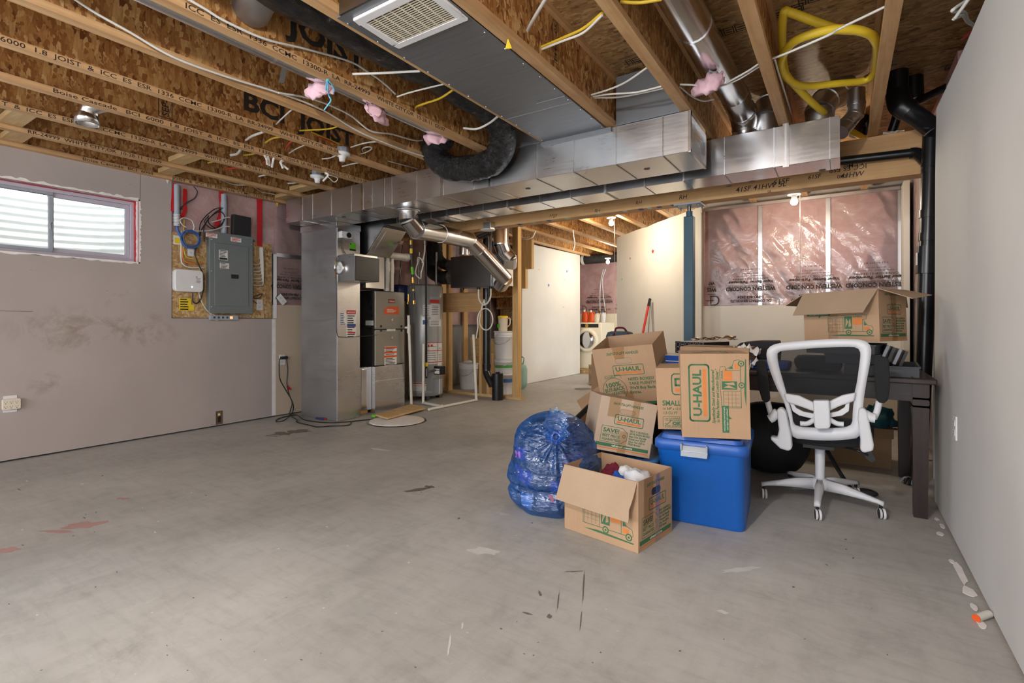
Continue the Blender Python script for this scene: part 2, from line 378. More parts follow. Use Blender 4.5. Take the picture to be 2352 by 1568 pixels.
m['cable'] = plain('white_cable', (214, 212, 206), .5); m['cable_y'] = plain('yellow_cable', (210, 176, 50), .45); m['cable_r'] = plain('red_cable', (190, 60, 40), .5)
m['cable_b'] = plain('blue_cable', (62, 104, 176), .5); m['cable_o'] = plain('orange_cable', (220, 130, 50), .5); m['red'] = plain('red_tape', (200, 30, 36), .4)
m['yellow'] = plain('yellow_hose', (232, 200, 50), .5, var=.06); m['post'] = plain('blue_steel_paint', (62, 96, 114), .55, var=.12, scale=6)
m['tote'] = plain('blue_tote_plastic', (22, 98, 190), .36, var=.03); m['tote_l'] = plain('blue_lid_plastic', (40, 96, 184), .38, var=.04); m['tote_s'] = plain('light_blue_plastic', (74, 140, 206), .36)
m['latch'] = plain('grey_latch', (158, 166, 178), .4); m['dwood'] = wood('dark_stained_wood', (62, 46, 44), (38, 27, 27), (3, 40, 40), .32)
m['dwood_v'] = wood('dark_stained_leg', (60, 42, 40), (38, 27, 27), (40, 40, 3), .34)
m['cushion'] = plain('black_fabric', (30, 31, 34), .9, scale=120, bump=.2); m['teal'] = plain('teal_cloth', (18, 78, 92), .9, bump=.3)
m['paper'] = plain('white_paper', (228, 226, 222), .7); m['brass'] = plain('brass', (176, 140, 70), .3, .9); m['copper'] = plain('copper', (180, 110, 76), .3, .9)
m['chrome'] = plain('chrome', (200, 202, 206), .12, 1, var=.02); m['washer'] = plain('washer_enamel', (236, 228, 206), .3, var=.02)
m['cream'] = plain('cream_trim', (240, 232, 208), .5, var=.03); m['green_t'] = plain('tank_green', (150, 190, 176), .4); m['navy'] = plain('navy_paint', (34, 52, 100), .4)
m['orange'] = plain('orange_bottle', (228, 92, 34), .4); m['green'] = plain('green_label', (70, 160, 60), .5); m['lime'] = plain('lime_label', (104, 200, 40), .5)
m['ylabel'] = plain('yellow_label', (238, 206, 40), .5); m['mud'] = plain('joint_compound', (236, 232, 230), .8, bump=.3); m['well'] = plain('corrugated_well', (240, 241, 240), .6, .0, var=.03)
m['vinyl'] = plain('window_vinyl', (190, 186, 200), .4, var=.04); m['suit'] = plain('suitcase_cloth', (76, 92, 98), .8)
m['bulb'] = glow('lit_bulb', (1, .86, .62), 60)
# ================================================================= SETTING
m['fl_pink'] = plain('pink_stain', (176, 140, 134), .6); m['fl_dark'] = plain('dark_stain', (112, 104, 96), .6); m['fl_lite'] = plain('pale_scrape', (206, 205, 202), .6)
b = MB().box(-5.5, 1.1, -3.2, 10.6, -.08, 0, m['conc']); random.seed(77)
def splat(u, v, du, dv, mat, ang=0, n=14, jag=.35):
    pts = []
    for i in range(n):
        a = 2*PI*i/n; k = random.uniform(1-jag, 1+jag); x, y = du*math.cos(a)*k, dv*math.sin(a)*k; p = PZ(u+x*math.cos(ang)-y*math.sin(ang), v+x*math.sin(ang)+y*math.cos(ang), 0); pts.append((p.x, p.y, .0006))
    b.poly(pts, m[mat])
for q in ((190, 1206, 50, 7, 'fl_pink', -.12), (130, 1220, 40, 4, 'fl_pink', 0), (20, 1262, 30, 5, 'fl_pink', -.1), (285, 1145, 14, 2.5, 'fl_pink', 0), (648, 996, 22, 4, 'fl_dark', -.05), (690, 990, 26, 4, 'fl_dark', 0), (625, 1001, 18, 1.2, 'fl_dark', .05), (960, 1124, 34, 3, 'fl_dark', -.15), (988, 1118, 12, 3, 'fl_dark', .1),
          (1340, 1350, 1.6, 34, 'fl_dark', .06), (1334, 1425, 1.4, 20, 'fl_dark', .1), (1320, 1312, 22, 1.2, 'fl_dark', -.05), (1282, 1380, 1.3, 26, 'fl_dark', .12), (1032, 1480, 2.5, 26, 'fl_lite', .1), (1062, 1436, 2, 8, 'fl_lite', .2), (872, 1032, 20, 2, 'fl_lite', .15), (1240, 1363, 3, 7, 'fl_dark', -.5), (1210, 1408, 14, 2, 'fl_dark', .3), (1262, 1415, 5, 5, 'fl_dark', 0), (1660, 1405, 12, 4, 'fl_lite', .2), (1700, 1308, 40, 6, 'fl_lite', -.1), (1110, 1265, 40, 8, 'fl_lite', .1), (1380, 886, 26, 3, 'fl_dark', .1), (1340, 893, 24, 3, 'fl_dark', 0)): splat(*q)
for i in range(70): u = random.uniform(20, 2050); v = random.uniform(1080, 1550); splat(u, v, random.uniform(1.2, 4), random.uniform(.8, 2), random.choice(('fl_dark', 'fl_dark', 'fl_lite')), random.uniform(-.4, .4), 7)
struct(b, 'floor')
b = MB().box(-5.40, 1.1, -3.2, 10.6, 2.726, 2.746, m['osb_deck']); random.seed(12)
for u, v, n in ((1640, 88, 6), (1836, 14, 5), (1480, 150, 5), (1445, 150, 4), (1560, -10, 4), (2170, 160, 6), (1716, 60, 4)):     # stamped panel marks
    p = PZ(u, v, 2.7255); F = frame((p.x, p.y, 2.7255), (1, 0, 0), (0, -1, 0)); x = 0
    for i in range(n):
        w = random.choice((.03, .05, .08)); b.line([(x, 0), (x+w, 0), (x+w, .07), (x, .07)], F, .006, m['stamp'], closed=True)
        for k in range(2): b.line([(x+.01, .02+.025*k), (x+w-.01, .02+.025*k)], F, .009, m['stamp'])
        x += w+.012
struct(b, 'ceiling')
XL = -5.25; WY0, WY1, WZ0, WZ1 = .71, 1.934, 1.585, 2.13
b = MB(); t = .0127
def sheet(y0, y1, z0, z1, mat): b.box(XL-t, XL, y0, y1, z0, z1, mat)
QY0, QY1 = -1.15, .10
sheet(-3.2, QY0, .014, 2.398, m['dry_l']); sheet(QY1, WY0, .014, 2.398, m['dry_l']); sheet(QY0, QY1, .014, WZ0, m['dry_l']); sheet(QY0, QY1, WZ1, 2.398, m['dry_l']); sheet(WY1, 2.2, .014, 2.398, m['dry_l'])
sheet(WY0, WY1, .014, WZ0, m['dry_l']); sheet(WY0, WY1, WZ1, 2.398, m['dry_l'])
sheet(2.2, 3.2, .014, 1.085, m['dry_l'])
b.box(XL-.003, XL+.0006, 1.945, 1.948, 2.14, 2.398, m['stamp']); b.box(XL-.003, XL+.0006, -.5, 1.235, 1.134, 1.1365, m['stamp'])   # sheet joints
for (u, v) in ((300, 424), (388, 470), (10, 440), (72, 620), (246, 668)):
    p = PX(u, v, XL); b.ball(p, .0022, m['stamp'], 6)
struct(b, 'wall_left')
b = MB().box(XL-t, XL, 3.203, 5.3, .014, 1.238, m['dry_c'])
b.box(XL-.002, XL+.0008, 3.19, 3.235, .02, 1.08, m['mud']); struct(b, 'wall_left')
b = MB()        # foundation and rim behind the drywall
for r in ((-3.2, QY0, -.05, 2.73), (QY0, QY1, -.05, WZ0), (QY0, QY1, WZ1, 2.73), (QY1, WY0, -.05, 2.73), (WY1, 10.6, -.05, 2.73), (WY0, WY1, -.05, WZ0), (WY0, WY1, WZ1, 2.73)): b.box(-5.53, -5.40, *r, m['conc'])
struct(b, 'wall_left')
# window --------------------------------------------------------------
b = MB(); x0, x1 = -5.40, XL          # drywall returns round the opening with torn white edges
b.box(x0, x1, WY0-.012, WY1+.012, WZ1, WZ1+.012, m['mud']); b.box(x0, x1, WY0-.012, WY1+.012, WZ0-.012, WZ0, m['mud'])
b.box(x0, x1, WY1, WY1+.012, WZ0, WZ1, m['mud']); b.box(x0, x1, WY0-.012, WY0, WZ0, WZ1, m['mud'])
tr = struct(b, 'trim_1')
def torn(p, q, w, off, name, mat, n=26):
    p = Vector(p); q = Vector(q); w = Vector(w); off = Vector(off); bb = MB(); random.seed(5)
    a = [p + (q-p)*i/n + w*(random.uniform(-.22, .22)) for i in range(n+1)]; c = [p + (q-p)*i/n + w*(1+random.uniform(-.25, .25)) for i in range(n+1)]
    for i in range(n): bb.prism([a[i], a[i+1], c[i+1], c[i]], off, mat)
    return bb.build(name, tr)
torn((x0+.062, WY0, WZ1-.0015), (x0+.062, WY1, WZ1-.0015), (.05, 0, 0), (0, 0, .001), 'red_tape', m['red'])
torn((x0+.062, WY1-.0015, WZ0), (x0+.062, WY1-.0015, WZ1), (.035, 0, 0), (0, .001, 0), 'red_tape', m['red'])
torn((XL-.012, WY1-.0015, WZ0), (XL-.012, WY1-.0015, WZ1), (.008, 0, 0), (0, .001, 0), 'red_tape', m['red'])
def border(p, q, w, seed):      # torn white paper edge on the wall face round the opening
    bb = MB(); random.seed(seed); p = Vector(p); q = Vector(q); w = Vector(w); n = 46
    o = [p+(q-p)*i/n + w*(1+random.uniform(-.45, .5)) for i in range(n+1)]; i_ = [p+(q-p)*i/n for i in range(n+1)]
    for k in range(n): bb.prism([i_[k], i_[k+1], o[k+1], o[k]], (.0012, 0, 0), m['mud'])
    bb.build('torn_edge', tr)
border((XL+.0002, WY0, WZ1), (XL+.0002, WY1, WZ1), (0, 0, .019), 1); border((XL+.0002, WY0, WZ0), (XL+.0002, WY1, WZ0), (0, 0, -.014), 2); border((XL+.0002, WY1, WZ0), (XL+.0002, WY1, WZ1), (0, .017, 0), 3)
wn = thing('window_1', 'white sliding basement window over a corrugated window well', 'window', (-5.39, WY0, WZ0)); wn['kind'] = 'structure'
def rectframe(bb, x0, x1, y0, y1, z0, z1, w, mat):
    bb.box(x0, x1, y0, y1, z0, z0+w, mat); bb.box(x0, x1, y0, y1, z1-w, z1, mat)
    bb.box(x0, x1, y0, y0+w, z0+w, z1-w, mat); bb.box(x0, x1, y1-w, y1, z0+w, z1-w, mat)
b = MB(); rectframe(b, -5.40, -5.335, WY0+.002, WY1-.002, WZ0+.002, WZ1-.002, .028, m['vinyl']); b.build('frame', wn, bevel=.003)
ym = 1.37
s1 = MB(); rectframe(s1, -5.372, -5.352, ym-.02, WY1-.031, WZ0+.031, WZ1-.031, .034, m['vinyl']); s1 = s1.build('sash', wn, bevel=.003)
s2 = MB(); rectframe(s2, -5.350, -5.334, WY0+.031, ym+.004, WZ0+.031, WZ1-.031, .026, m['latch']); s2 = s2.build('sash', wn, bevel=.003)
MB().box(-5.366, -5.362, ym+.014, WY1-.065, WZ0+.065, WZ1-.065, m['glass']).build('pane', s1)
MB().box(-5.344, -5.340, WY0+.057, ym-.022, WZ0+.057, WZ1-.057, m['glass']).build('pane', s2)
b = MB().box(-5.333, -5.322, ym-.012, ym+.002, 1.79, 1.87, m['latch']); b.tube([(-5.32, ym-.006, 1.85), (-5.31, ym-.018, 1.84), (-5.31, ym-.018, 1.80)], .005, m['latch'], n=6); b.build('latch', wn)
w2 = thing('added_window', 'added unseen basement window on the left wall, for extra light', 'window', (-5.39, QY0, WZ0)); w2['kind'] = 'structure'  # unseen window, added as an opening for the area lamp
b = MB(); rectframe(b, -5.40, -5.335, QY0+.002, QY1-.002, WZ0+.002, WZ1-.002, .028, m['vinyl']); b.build('frame', w2); MB().box(-5.366, -5.362, QY0+.03, QY1-.03, WZ0+.03, WZ1-.03, m['glass']).build('pane', w2)
al = bpy.data.lights.new('added_daylight', 'AREA'); al.shape = 'RECTANGLE'; al.size = 1.15; al.size_y = .48; al.energy = 150; al.color = (.93, .96, 1); ao = bpy.data.objects.new('added_daylight', al); COL.objects.link(ao)
ao.location = (-5.43, (QY0+QY1)/2, (WZ0+WZ1)/2); ao.rotation_euler = (0, -PI/2, 0)      # area lamp added outside the unseen window to brighten the left joists
# corrugated steel window well outside
b = MB()
def wellf(s, t_):
    a = PI*s; z = 1.15 + 1.05*t_; r = 1 + .011*math.sin(z*2*PI/.068)
    return Vector((-5.54 - .62*math.sin(a)*r, (WY0+WY1)/2 - .78*math.cos(a)*r, z))
b.grid(40, 150, wellf, m['well']); b.build('window_well', label='pale corrugated steel window well outside the basement window', cat='window well')
b = MB().box(-6.2, -5.54, .55, 2.1, 1.05, 1.35, m['conc']); b.build('gravel_bed', label='grey gravel bed at the bottom of the window well', cat='gravel', kind='stuff')
# right wall ------------------------------------------------------------
XR = .45; b = MB()
pr = [PX(*q, XR) for q in ((2147, 1167), (2147, 700), (2148, 400), (2150.6, 249.7), (2174, 200), (2211, 119), (2220, 99), (2262.5, 0))]
pr = [Vector((XR, p.y, max(p.z, .012))) for p in pr]; e = pr[-1]
pr += [Vector((XR, -3.2, e.z+.0)), Vector((XR, -3.2, .012))]
b.prism(pr, (.0127, 0, 0), m['dry_r']); struct(b, 'wall_right')
b = MB().box(.4635, .60, -3.2, 3.64, 0, .04, m['stud'])
for y in (3.6, 2.99, 2.38, 1.77, 1.16, .55, -.06, -.67): b.box(.4635, .60, y, y+.038, .04, 2.27, m['stud'])
struct(b, 'wall_right')
struct(MB().box(.62, .80, -3.2, 6.4, 0, 2.73, m['conc']), 'wall_right')
# walls beyond the beam --------------------------------------------------
b = MB().prism([PX(u, v, -4.43) for u, v in ((1199, 883), (1332, 857), (1332, 585.5), (1222, 561), (1222, 612), (1208, 614), (1208, 660), (1199, 660))], (-.0127, 0, 0), m['dry_w'])
struct(b, 'wall_partition')
b = MB(); 
for y in (7.1, 7.7, 8.3, 8.9, 9.18): b.box(-4.53, -4.4435, y, y+.038, .04, 2.3, m['stud'])
b.box(-4.53, -4.4435, 7.1, 9.22, 0, .04, m['stud']); struct(b, 'wall_partition')
A1 = PZ(1609, 476, 2.33); A2 = PZ(1417, 546, 2.33)      # angled wall
d = (A2-A1); d.z = 0; d.normalize(); nn = Vector((-d.y, d.x, 0)); nn = -nn if nn.dot(Vector((-1, -1, 0))) > 0 else nn
d_ang = d.copy(); a1 = Vector((A1.x, A1.y, .012)); a2 = Vector((A2.x, A2.y, .012))
b = MB(); ed = [A1 + (A2-A1)*i/14 + Vector((0, 0, random.uniform(-.006, .01))) for i in range(15)]
b.prism([a1] + ed + [a2], nn*.0127, m['dry_w'])
for i in range(1, 14, 3): pass
struct(b, 'wall_angled')
VW = 6.15        # wall of exposed insulation below the beam
b = MB().box(-1.36, .47, VW-.0127, VW, .02, 1.235, m['dry_w']); struct(b, 'wall_back')
b = MB().box(.475, .52, 5.9, VW, .02, 2.36, m['dry_w']); struct(b, 'wall_back')
b = MB().box(-5.4, 1.1, 10.32, 10.45, 0, 2.73, m['conc']); struct(b, 'wall_back')
b = MB().box(-5.25, -2.3, 10.16, 10.172, .02, 1.22, m['cream']); struct(b, 'wall_back')
b = MB().box(-1.4, .62, VW+.12, VW+.2, 0, 2.73, m['conc']); struct(b, 'wall_back')
# exposed insulation: pink batts, studs and plastic film -------------------
MB().box(-5.395, -5.30, 2.0, 10.3, 1.0, 2.40, m['ins']).build('insulation_batt', label='pink insulation batts along the left wall behind plastic film', cat='insulation')
MB().box(-1.36, .47, VW+.02, VW+.11, .1, 2.34, m['ins']).build('insulation_batt', label='pink insulation batts in the wall behind the cluttered table', cat='insulation')
MB().box(-5.2, -2.2, 10.2, 10.31, 1.0, 2.5, m['ins']).build('insulation_batt', label='pink insulation above the washing machine at the far wall', cat='insulation')
MB().box(.55, .61, 3.8, 6.1, .1, 2.6, m['ins']).build('insulation_batt', label='insulation strip behind the black drain stack', cat='insulation')
def filmsheet(name, P0, U, V, nrm, nx, ny, amp, label, seed=0, folds=0):
    P0, U, V, nrm = map(Vector, (P0, U, V, nrm)); bb = MB(); L_ = U.length; H_ = V.length
    def f(s, t_):
        p = Vector((s*L_, t_*H_, seed)); q = Vector((p.x*3+p.y*2.4, (p.y-p.x*.9)*.9, seed))
        w = noise.noise(q*2.6)*.6 + noise.noise(q*5.5)*.35*(1-t_*.5) + noise.noise(p*1.1)*.5
        if folds: w += folds*max(0, 1-abs((s-.93) - (1-t_)*-.16)/.03)*2.2
        edge = min(1, 8*min(s, 1-s, t_*1.2+.02, (1-t_)*1.2+.02))
        return P0 + U*s + V*t_ + nrm*(amp*w*edge)
    bb.grid(nx, ny, f, m['poly']); return bb
WC = [('7.21 96 MT 8T', 610, .014, .20), ('SICCLE N0 OZ', 620, .011, .16), ('NAR ELRAT   LAVION', 626, .011, .28), ('CAN/CGSB-51.34-M86', 633, .020, .36), ('Vapor Barrier  Pare-vapeur', 641, .030, .46), ('MANUFACTURING (EDMONTON) LTD.', 650, .022, .46), ('WESTERN CONCORD', 657, .040, .50), ('1-780-463-2424', 677, .028, .26), ('CAL CONTRACT SERVICES LTD.', 686, .026, .42)]
def filmprint(bb, F, sc=1.0, logo=True, rows=WC):      # printed upside down, as it was hung; F origin = the phone number line
    for t_, v, h, w in rows: bb.text(t_, F @ Matrix.Translation((0, (v-677)*.0046*sc-h*sc/2, 0)), h*sc, m['stamp'], w*sc, bold=.03 if h > .025 else 0, align='c')
    if logo:
        G = F @ Matrix.Translation((-.36*sc, -.02*sc, 0))
        arc = [(.05*sc*math.cos(a)-.01, .05*sc + .05*sc*math.sin(a)) for a in [PI*.5+PI*i/8 for i in range(9)]]
        bb.line(arc, G, .009*sc, m['stamp']); bb.line([(-.01, 0), (.03*sc, 0)], G, .009*sc, m['stamp']); bb.line([(-.01, .1*sc), (.03*sc, .1*sc)], G, .009*sc, m['stamp']); bb.line([(.03*sc, .0), (.03*sc, .085*sc)], G, .009*sc, m['stamp'])
        bb.line([(.0, .05*sc), (.08*sc, .05*sc)], G, .008*sc, m['stamp']); bb.line([(-.02*sc, -.02), (.06*sc, -.02)], G, .005*sc, m['stamp'])
# plastic on the wall behind the table
b = filmsheet('v', (-1.30, VW-.016, 1.24), (1.76, 0, 0), (0, 0, 1.10), (0, -1, 0), 110, 80, .022, '', 3.3, .02)
for u in (1580, 1723, 1868, 2012):
    p = PY(u, 677, VW-.036)
    if u > 1600: filmprint(b, frame((p.x, VW-.038, 1.325), (-1, 0, 0), (0, 0, -1)), 1.0, u != 1723)
p = PY(1640, 677, VW); filmprint(b, frame((p.x-.02, VW-.038, 1.325), (-1, 0, 0), (0, 0, -1)), 1.0, False, [('VAP', 641, .03, .07), ('MANUF', 650, .022, .09), ('WES', 657, .04, .10)])
G_ = PY(1640, 688, VW); filmprint(b, frame((G_.x-.36, VW-.038, 1.325), (-1, 0, 0), (0, 0, -1)), 1.0, True, [])
b.build('vapour_barrier', label='crinkled clear plastic film over pink insulation above the table', cat='plastic film')
for u, n_ in ((1612, 'leftmost'), (1746, 'left of the middle'), (1902, 'right of the middle'), (2068, 'rightmost')):
    p = PY(u, 600, VW); MB().box(p.x-.02, p.x+.02, VW-.001, VW+.015, .02, 2.33, m['steel']).build('steel_stud', label='%s zinc stud of the pink insulated wall behind the table' % n_, cat='stud', group='studs of the pink wall')
MB().box(-1.36, .47, VW-.01, VW+.02, 2.335, 2.368, m['steel']).build('top_track', label='zinc top track above the pink insulated wall behind the table', cat='track')
# plastic on the left wall
b = filmsheet('v', (XL-.022, 2.205, 1.09), (0, 1.02, 0), (0, 0, 1.30), (1, 0, 0), 60, 60, .012, '', 9.1)
b.build('vapour_barrier', label='clear plastic film over pink insulation around the electrical panel', cat='plastic film')
b = filmsheet('v', (XL-.016, 3.235, 1.25), (0, 1.9, 0), (0, 0, 1.14), (1, 0, 0), 60, 50, .012, '', 5.7)
filmprint(b, frame((XL-.002, 3.42, 1.36), (0, -1, 0), (0, 0, -1)), .95, False)
b.build('vapour_barrier', label='printed plastic film over pink insulation left of the duct tower', cat='plastic film')
b = filmsheet('v', (XL-.01, 5.4, .05), (0, 2.6, 0), (0, 0, 2.3), (1, 0, 0), 50, 50, .015, '', 1.7)
b.build('vapour_barrier', label='clear plastic film on the wall behind the bare stud frame', cat='plastic film')
b = filmsheet('v', (-5.2, 10.17, 1.24), (2.9, 0, 0), (0, 0, 1.12), (0, -1, 0), 50, 40, .012, '', 2.2)
p = PY(1378, 690, 10.15); filmprint(b, frame((p.x-.02, 10.15, 1.36), (-1, 0, 0), (0, 0, -1)), 1.25, True)
p = PY(1338, 690, 10.15); filmprint(b, frame((p.x-.42, 10.15, 1.36), (-1, 0, 0), (0, 0, -1)), 1.25, True)
b.build('vapour_barrier', label='plastic film over pale pink insulation behind the washing machine', cat='plastic film')
b = filmsheet('v', (.545, 3.8, .1), (0, 2.3, 0), (0, 0, 2.4), (-1, 0, 0), 40, 40, .01, '', 6.2)
b.build('vapour_barrier', label='plastic film on the side wall behind the black drain stack', cat='plastic film')
for y, n_ in ((4.3, 'nearer'), (4.95, 'farther')):
    MB().box(.50, .54, y, y+.04, .02, 2.35, m['steel']).build('steel_stud', label='%s zinc stud on the side wall beside the black stack' % n_, cat='stud', group='studs beside the stack')
b = MB().box(XL-.02, XL+.004, 3.205, 3.245, 1.09, 1.80, m['steel']); b.box(XL-.02, XL+.004, 3.245, 3.75, 1.775, 1.815, m['steel'])
b.build('steel_stud', label='zinc stud and cross track right of the electrical panel', cat='stud')
MB().box(XL-.02, XL+.012, 2.0, 5.3, 2.368, 2.402, m['steel']).build('top_track', label='grey top track above the electrical panel wall', cat='track') if False else None
# ---------------------------------------------------------------- beam and post
BY = 4.39
b = MB()
for i in range(3): b.box(-5.25, .47, BY+.0455*i, BY+.0455*i+.045, 2.062, 2.366, m['lvl'])
def bt(t_, u, v, h, flip=False, w=None, sl=0):
    p = PY(u, v, BY); F = frame((p.x, BY, p.z), (-1, 0, sl) if flip else (1, 0, sl), (0, 0, -1) if flip else (0, 0, 1)); b.text(t_, F, h, m['stamp'], w, bold=.004, shear=0 if flip else .2)
bt('ICC ES ESR', 1990, 375, .034, True); bt('CCMC 12', 1982, 372, .028, True); bt('1040', 1948, 399, .026, True)
bt('RH', 1366, 488, .03); bt('RH', 1460, 470, .03); bt('RH', 1560, 458, .035); bt("41SF 41HW 5L", 1690, 442, .04); bt('61SF', 1776, 425, .04); bt('61SF', 1856, 412, .03); bt('41HW', 1930, 410, .035); bt('5R', 1762, 443, .018)
bt('27', 1270, 500, .03); bt('5L4', 1262, 497, .02)
random.seed(3)
for u, c_ in ((1142, 'cable_b'), (1190, 'ink_b'), (1222, 'green_t'), (1258, 'ink_b'), (1300, 'green_t'), (1375, 'green_t'), (1434, 'ink_w'), (1470, 'ink_b'), (1490, 'green_t'), (1512, 'ink_b'), (1545, 'ink_b')):
    p = PY(u, 520-.13*(u-1100), BY); b.box(p.x-.02, p.x+.02, BY-.001, BY+.06, 2.0605, 2.0625, m[c_])
struct(b, 'trim_beam') if False else b.build('beam', label='long laminated timber beam carrying the floor joists', cat='beam')
T = thing('support_post', 'blue painted square steel post under the beam', 'post', (-1.10, 4.46, 0))
MB().box(-1.14, -1.06, 4.42, 4.50, 0, 1.955, m['post']).build('column', T, bevel=.006)
MB().cyl((-1.10, 4.46, 1.95), (-1.10, 4.46, 2.0), .028, m['post']).cyl((-1.10, 4.46, 2.0), (-1.10, 4.46, 2.046), .017, m['dark_sheet']).build('jack_screw', T)
b = MB().box(-1.21, -.99, 4.37, 4.55, 2.046, 2.059, m['latch'])
for q in ((-1.19, 4.385), (-1.01, 4.385), (-1.19, 4.535), (-1.01, 4.535)): b.cyl((q[0], q[1], 2.03), (q[0], q[1], 2.047), .009, m['dark_sheet'], n=6)
b.build('top_plate', T); MB().box(-1.2, -1.0, 4.36, 4.56, 0, .012, m['post']).build('base_plate', T) if False else None
# ---------------------------------------------------------------- floor joists
JX = [-5.25, -4.82, -4.335, -3.85, -3.36, -2.855, -2.365, -1.85, -1.335, -.847, -.36, .15]
JW = .0587; ZB = 2.37; ZT = 2.726
ordw = ['first', 'second', 'third', 'fourth', 'fifth', 'sixth', 'seventh', 'eighth', 'ninth', 'tenth', 'eleventh', 'twelfth']
FT = {  # printing on the bottom flange: text, start pixel, end pixel
 6: [('ICC  ES  ESR  1336  CCMC  13300-R  LA  RR-24999', (426, 14), (850, 215)), ('WHITE CITY,OR  10-28-11  G5:07', (866, 226), (1022, 300))],
 4: [('6000  1.8  JOIST  &  ICC  ES  ESR  1336  CCMC  13300-R  LA  RR-24999', (0, 95), (627, 298)), ('WHITE CITY,OR  10-28-11', (642, 304), (792, 355))],
 3: [('Boise Cascade   BCI  6000  1.8  JOIST  &  ICC  ES  ESR  1336', (122, 212), (622, 352)), ('CCMC  13300-R  LA  RR-24999', (625, 352), (738, 388)), ('WHITE CITY,OR  10-28', (750, 392), (842, 420))],
 2: [('T  &  ICC  ES  ESR  1336  CCMC  13300-R  LA  RR-24999', (4, 246), (453, 356)), ('WHITE CITY,OR  10-28-11  13609', (470, 361), (636, 402))],
 1: [('RR-24999  WHITE CITY,OR  10-28-11  13609', (64, 306), (371, 376))],
 0: [('Boise Cascade  BCI  6000', (190, 362), (352, 393)), ('JOIST  &  ICC  ES  ESR  1336  CCMC  13300-R  LA', (395, 405), (632, 452))]}
for i, x in enumerate(JX):
    y0, y1 = -2.6, 4.455
    T = thing('floor_joist', 'engineered timber floor joist, %s from the window wall' % ordw[i], 'joist', (x, y0, ZB), group='floor joists over the room')
    xw = x + JW/2
    bf = MB().box(x, x+JW, y0, y1, ZB, ZB+.034, m['flange'])
    for t_, s0, s1 in FT.get(i, []):
        p = PX(*s0, x+JW); q = PX(*s1, x+JW); bf.text(t_, frame((x+JW, p.y, ZB+.004), (0, 1, 0), (0, 0, 1)), .023, m['stamp'], abs(q.y-p.y), bold=.012)
    bf.build('bottom_flange', T)
    MB().box(x, x+JW, y0, y1, ZT-.034, ZT-.001, m['flange']).build('top_flange', T)
    bw = MB().box(xw-.005, xw+.005, y0, y1, ZB+.034, ZT-.034, m['osb_web'])
    if i == 6:
        p = PX(655, 70, xw+.005); bw.text('JOIST', frame((xw+.005, p.y, ZB+.14), (0, 1, 0), (0, 0, 1)), .12, m['stamp'], PX(805, 120, xw).y-p.y+.1, bold=.035)
    if i == 4:
        p = PX(560, 300, xw+.005); bw.text('BCI  JOIST', frame((xw+.005, p.y, ZB+.10), (0, 1, 0), (0, 0, 1)), .12, m['stamp'], .9, bold=.035)
    if i == 3:
        p = PX(380, 262, xw+.005); F = frame((xw+.005, p.y+.02, ZB+.07), (0, 0, 1), (0, -1, 0)); bw.text('SEP-0', F, .04, m['stamp'], .14); bw.line([(-.01, -.02), (.16, -.02), (.16, .06), (-.01, .06)], F, .005, m['stamp'], closed=True)
    if i == 8:
        p = PX(1279, 60, xw+.005); F = frame((xw+.005, p.y, ZB+.10), (0, 0, 1), (0, -1, 0)); bw.text('1448   05', F, .03, m['stamp'], .2); bw.line([(-.01, -.015), (.21, -.015), (.21, .045), (-.01, .045)], F, .004, m['stamp'], closed=True)
    bw.build('web', T)
for i, x in enumerate(JX[1:9]):
    y0, y1 = 4.457, 10.15 if x < -3 else 6.0 if x > -1.6 else 8.5
    T = thing('floor_joist', 'engineered timber floor joist beyond the beam, %s from the stair' % ordw[i], 'joist', (x, y0, ZB), group='floor joists beyond the beam')
    xw = x + JW/2
    MB().box(x, x+JW, y0, y1, ZB, ZB+.034, m['flange']).build('bottom_flange', T); MB().box(x, x+JW, y0, y1, ZT-.034, ZT-.001, m['flange']).build('top_flange', T)
    bw = MB().box(xw-.005, xw+.005, y0, y1, ZB+.034, ZT-.034, m['osb_web'])
    if i == 0: bw.text('BCI JOIST', frame((xw+.005, 6.3, ZB+.1), (0, 1, 0), (0, 0, 1)), .12, m['stamp'], 1.0, bold=.035)
    bw.build('web', T)
for i, x in enumerate((-.847, -.36, .15)):
    T = thing('floor_joist', 'floor joist above the pink wall, %s of three' % ('leftmost', 'middle', 'rightmost')[i], 'joist', (x, 4.457, ZB), group='floor joists above the pink wall')
    xw = x+JW/2; MB().box(x, x+JW, 4.457, 6.12, ZB, ZB+.034, m['flange']).build('bottom_flange', T); MB().box(x, x+JW, 4.457, 6.12, ZT-.034, ZT-.001, m['flange']).build('top_flange', T)
    MB().box(xw-.005, xw+.005, 4.457, 6.12, ZB+.034, ZT-.034, m['osb_web']).build('web', T)
# flat timber blocks between the left joists
for k, (xa, xb, (u0, v0), (u1, v1), lb) in enumerate(((-4.76, -4.336, (28, 258), (72, 270), 'timber block between the second and third joists near the window'),
        (-5.19, -4.821, (12, 322), (64, 306), 'pale timber block above the window wall at the left'),
        (-4.76, -4.336, (404, 378), (442, 356), 'timber block beside the junction cables above the panel wall'),
        (-5.19, -4.821, (362, 400), (420, 390), 'pale timber block above the edge of the electrical panel recess'),
        (-4.76, -4.336, (676, 445), (706, 425), 'timber block above the left end of the long duct'),
        (-5.19, -4.821, (636, 455), (680, 450), 'timber block at the corner above the duct end'))):
    y = (PZ(u0, v0, 2.41).y + PZ(u1, v1, 2.41).y)/2
    MB().box(xa, xb, y-.06, y+.06, 2.4045, 2.4425, m['board']).build('blocking', label=lb, cat='timber block', group='blocks between joists')

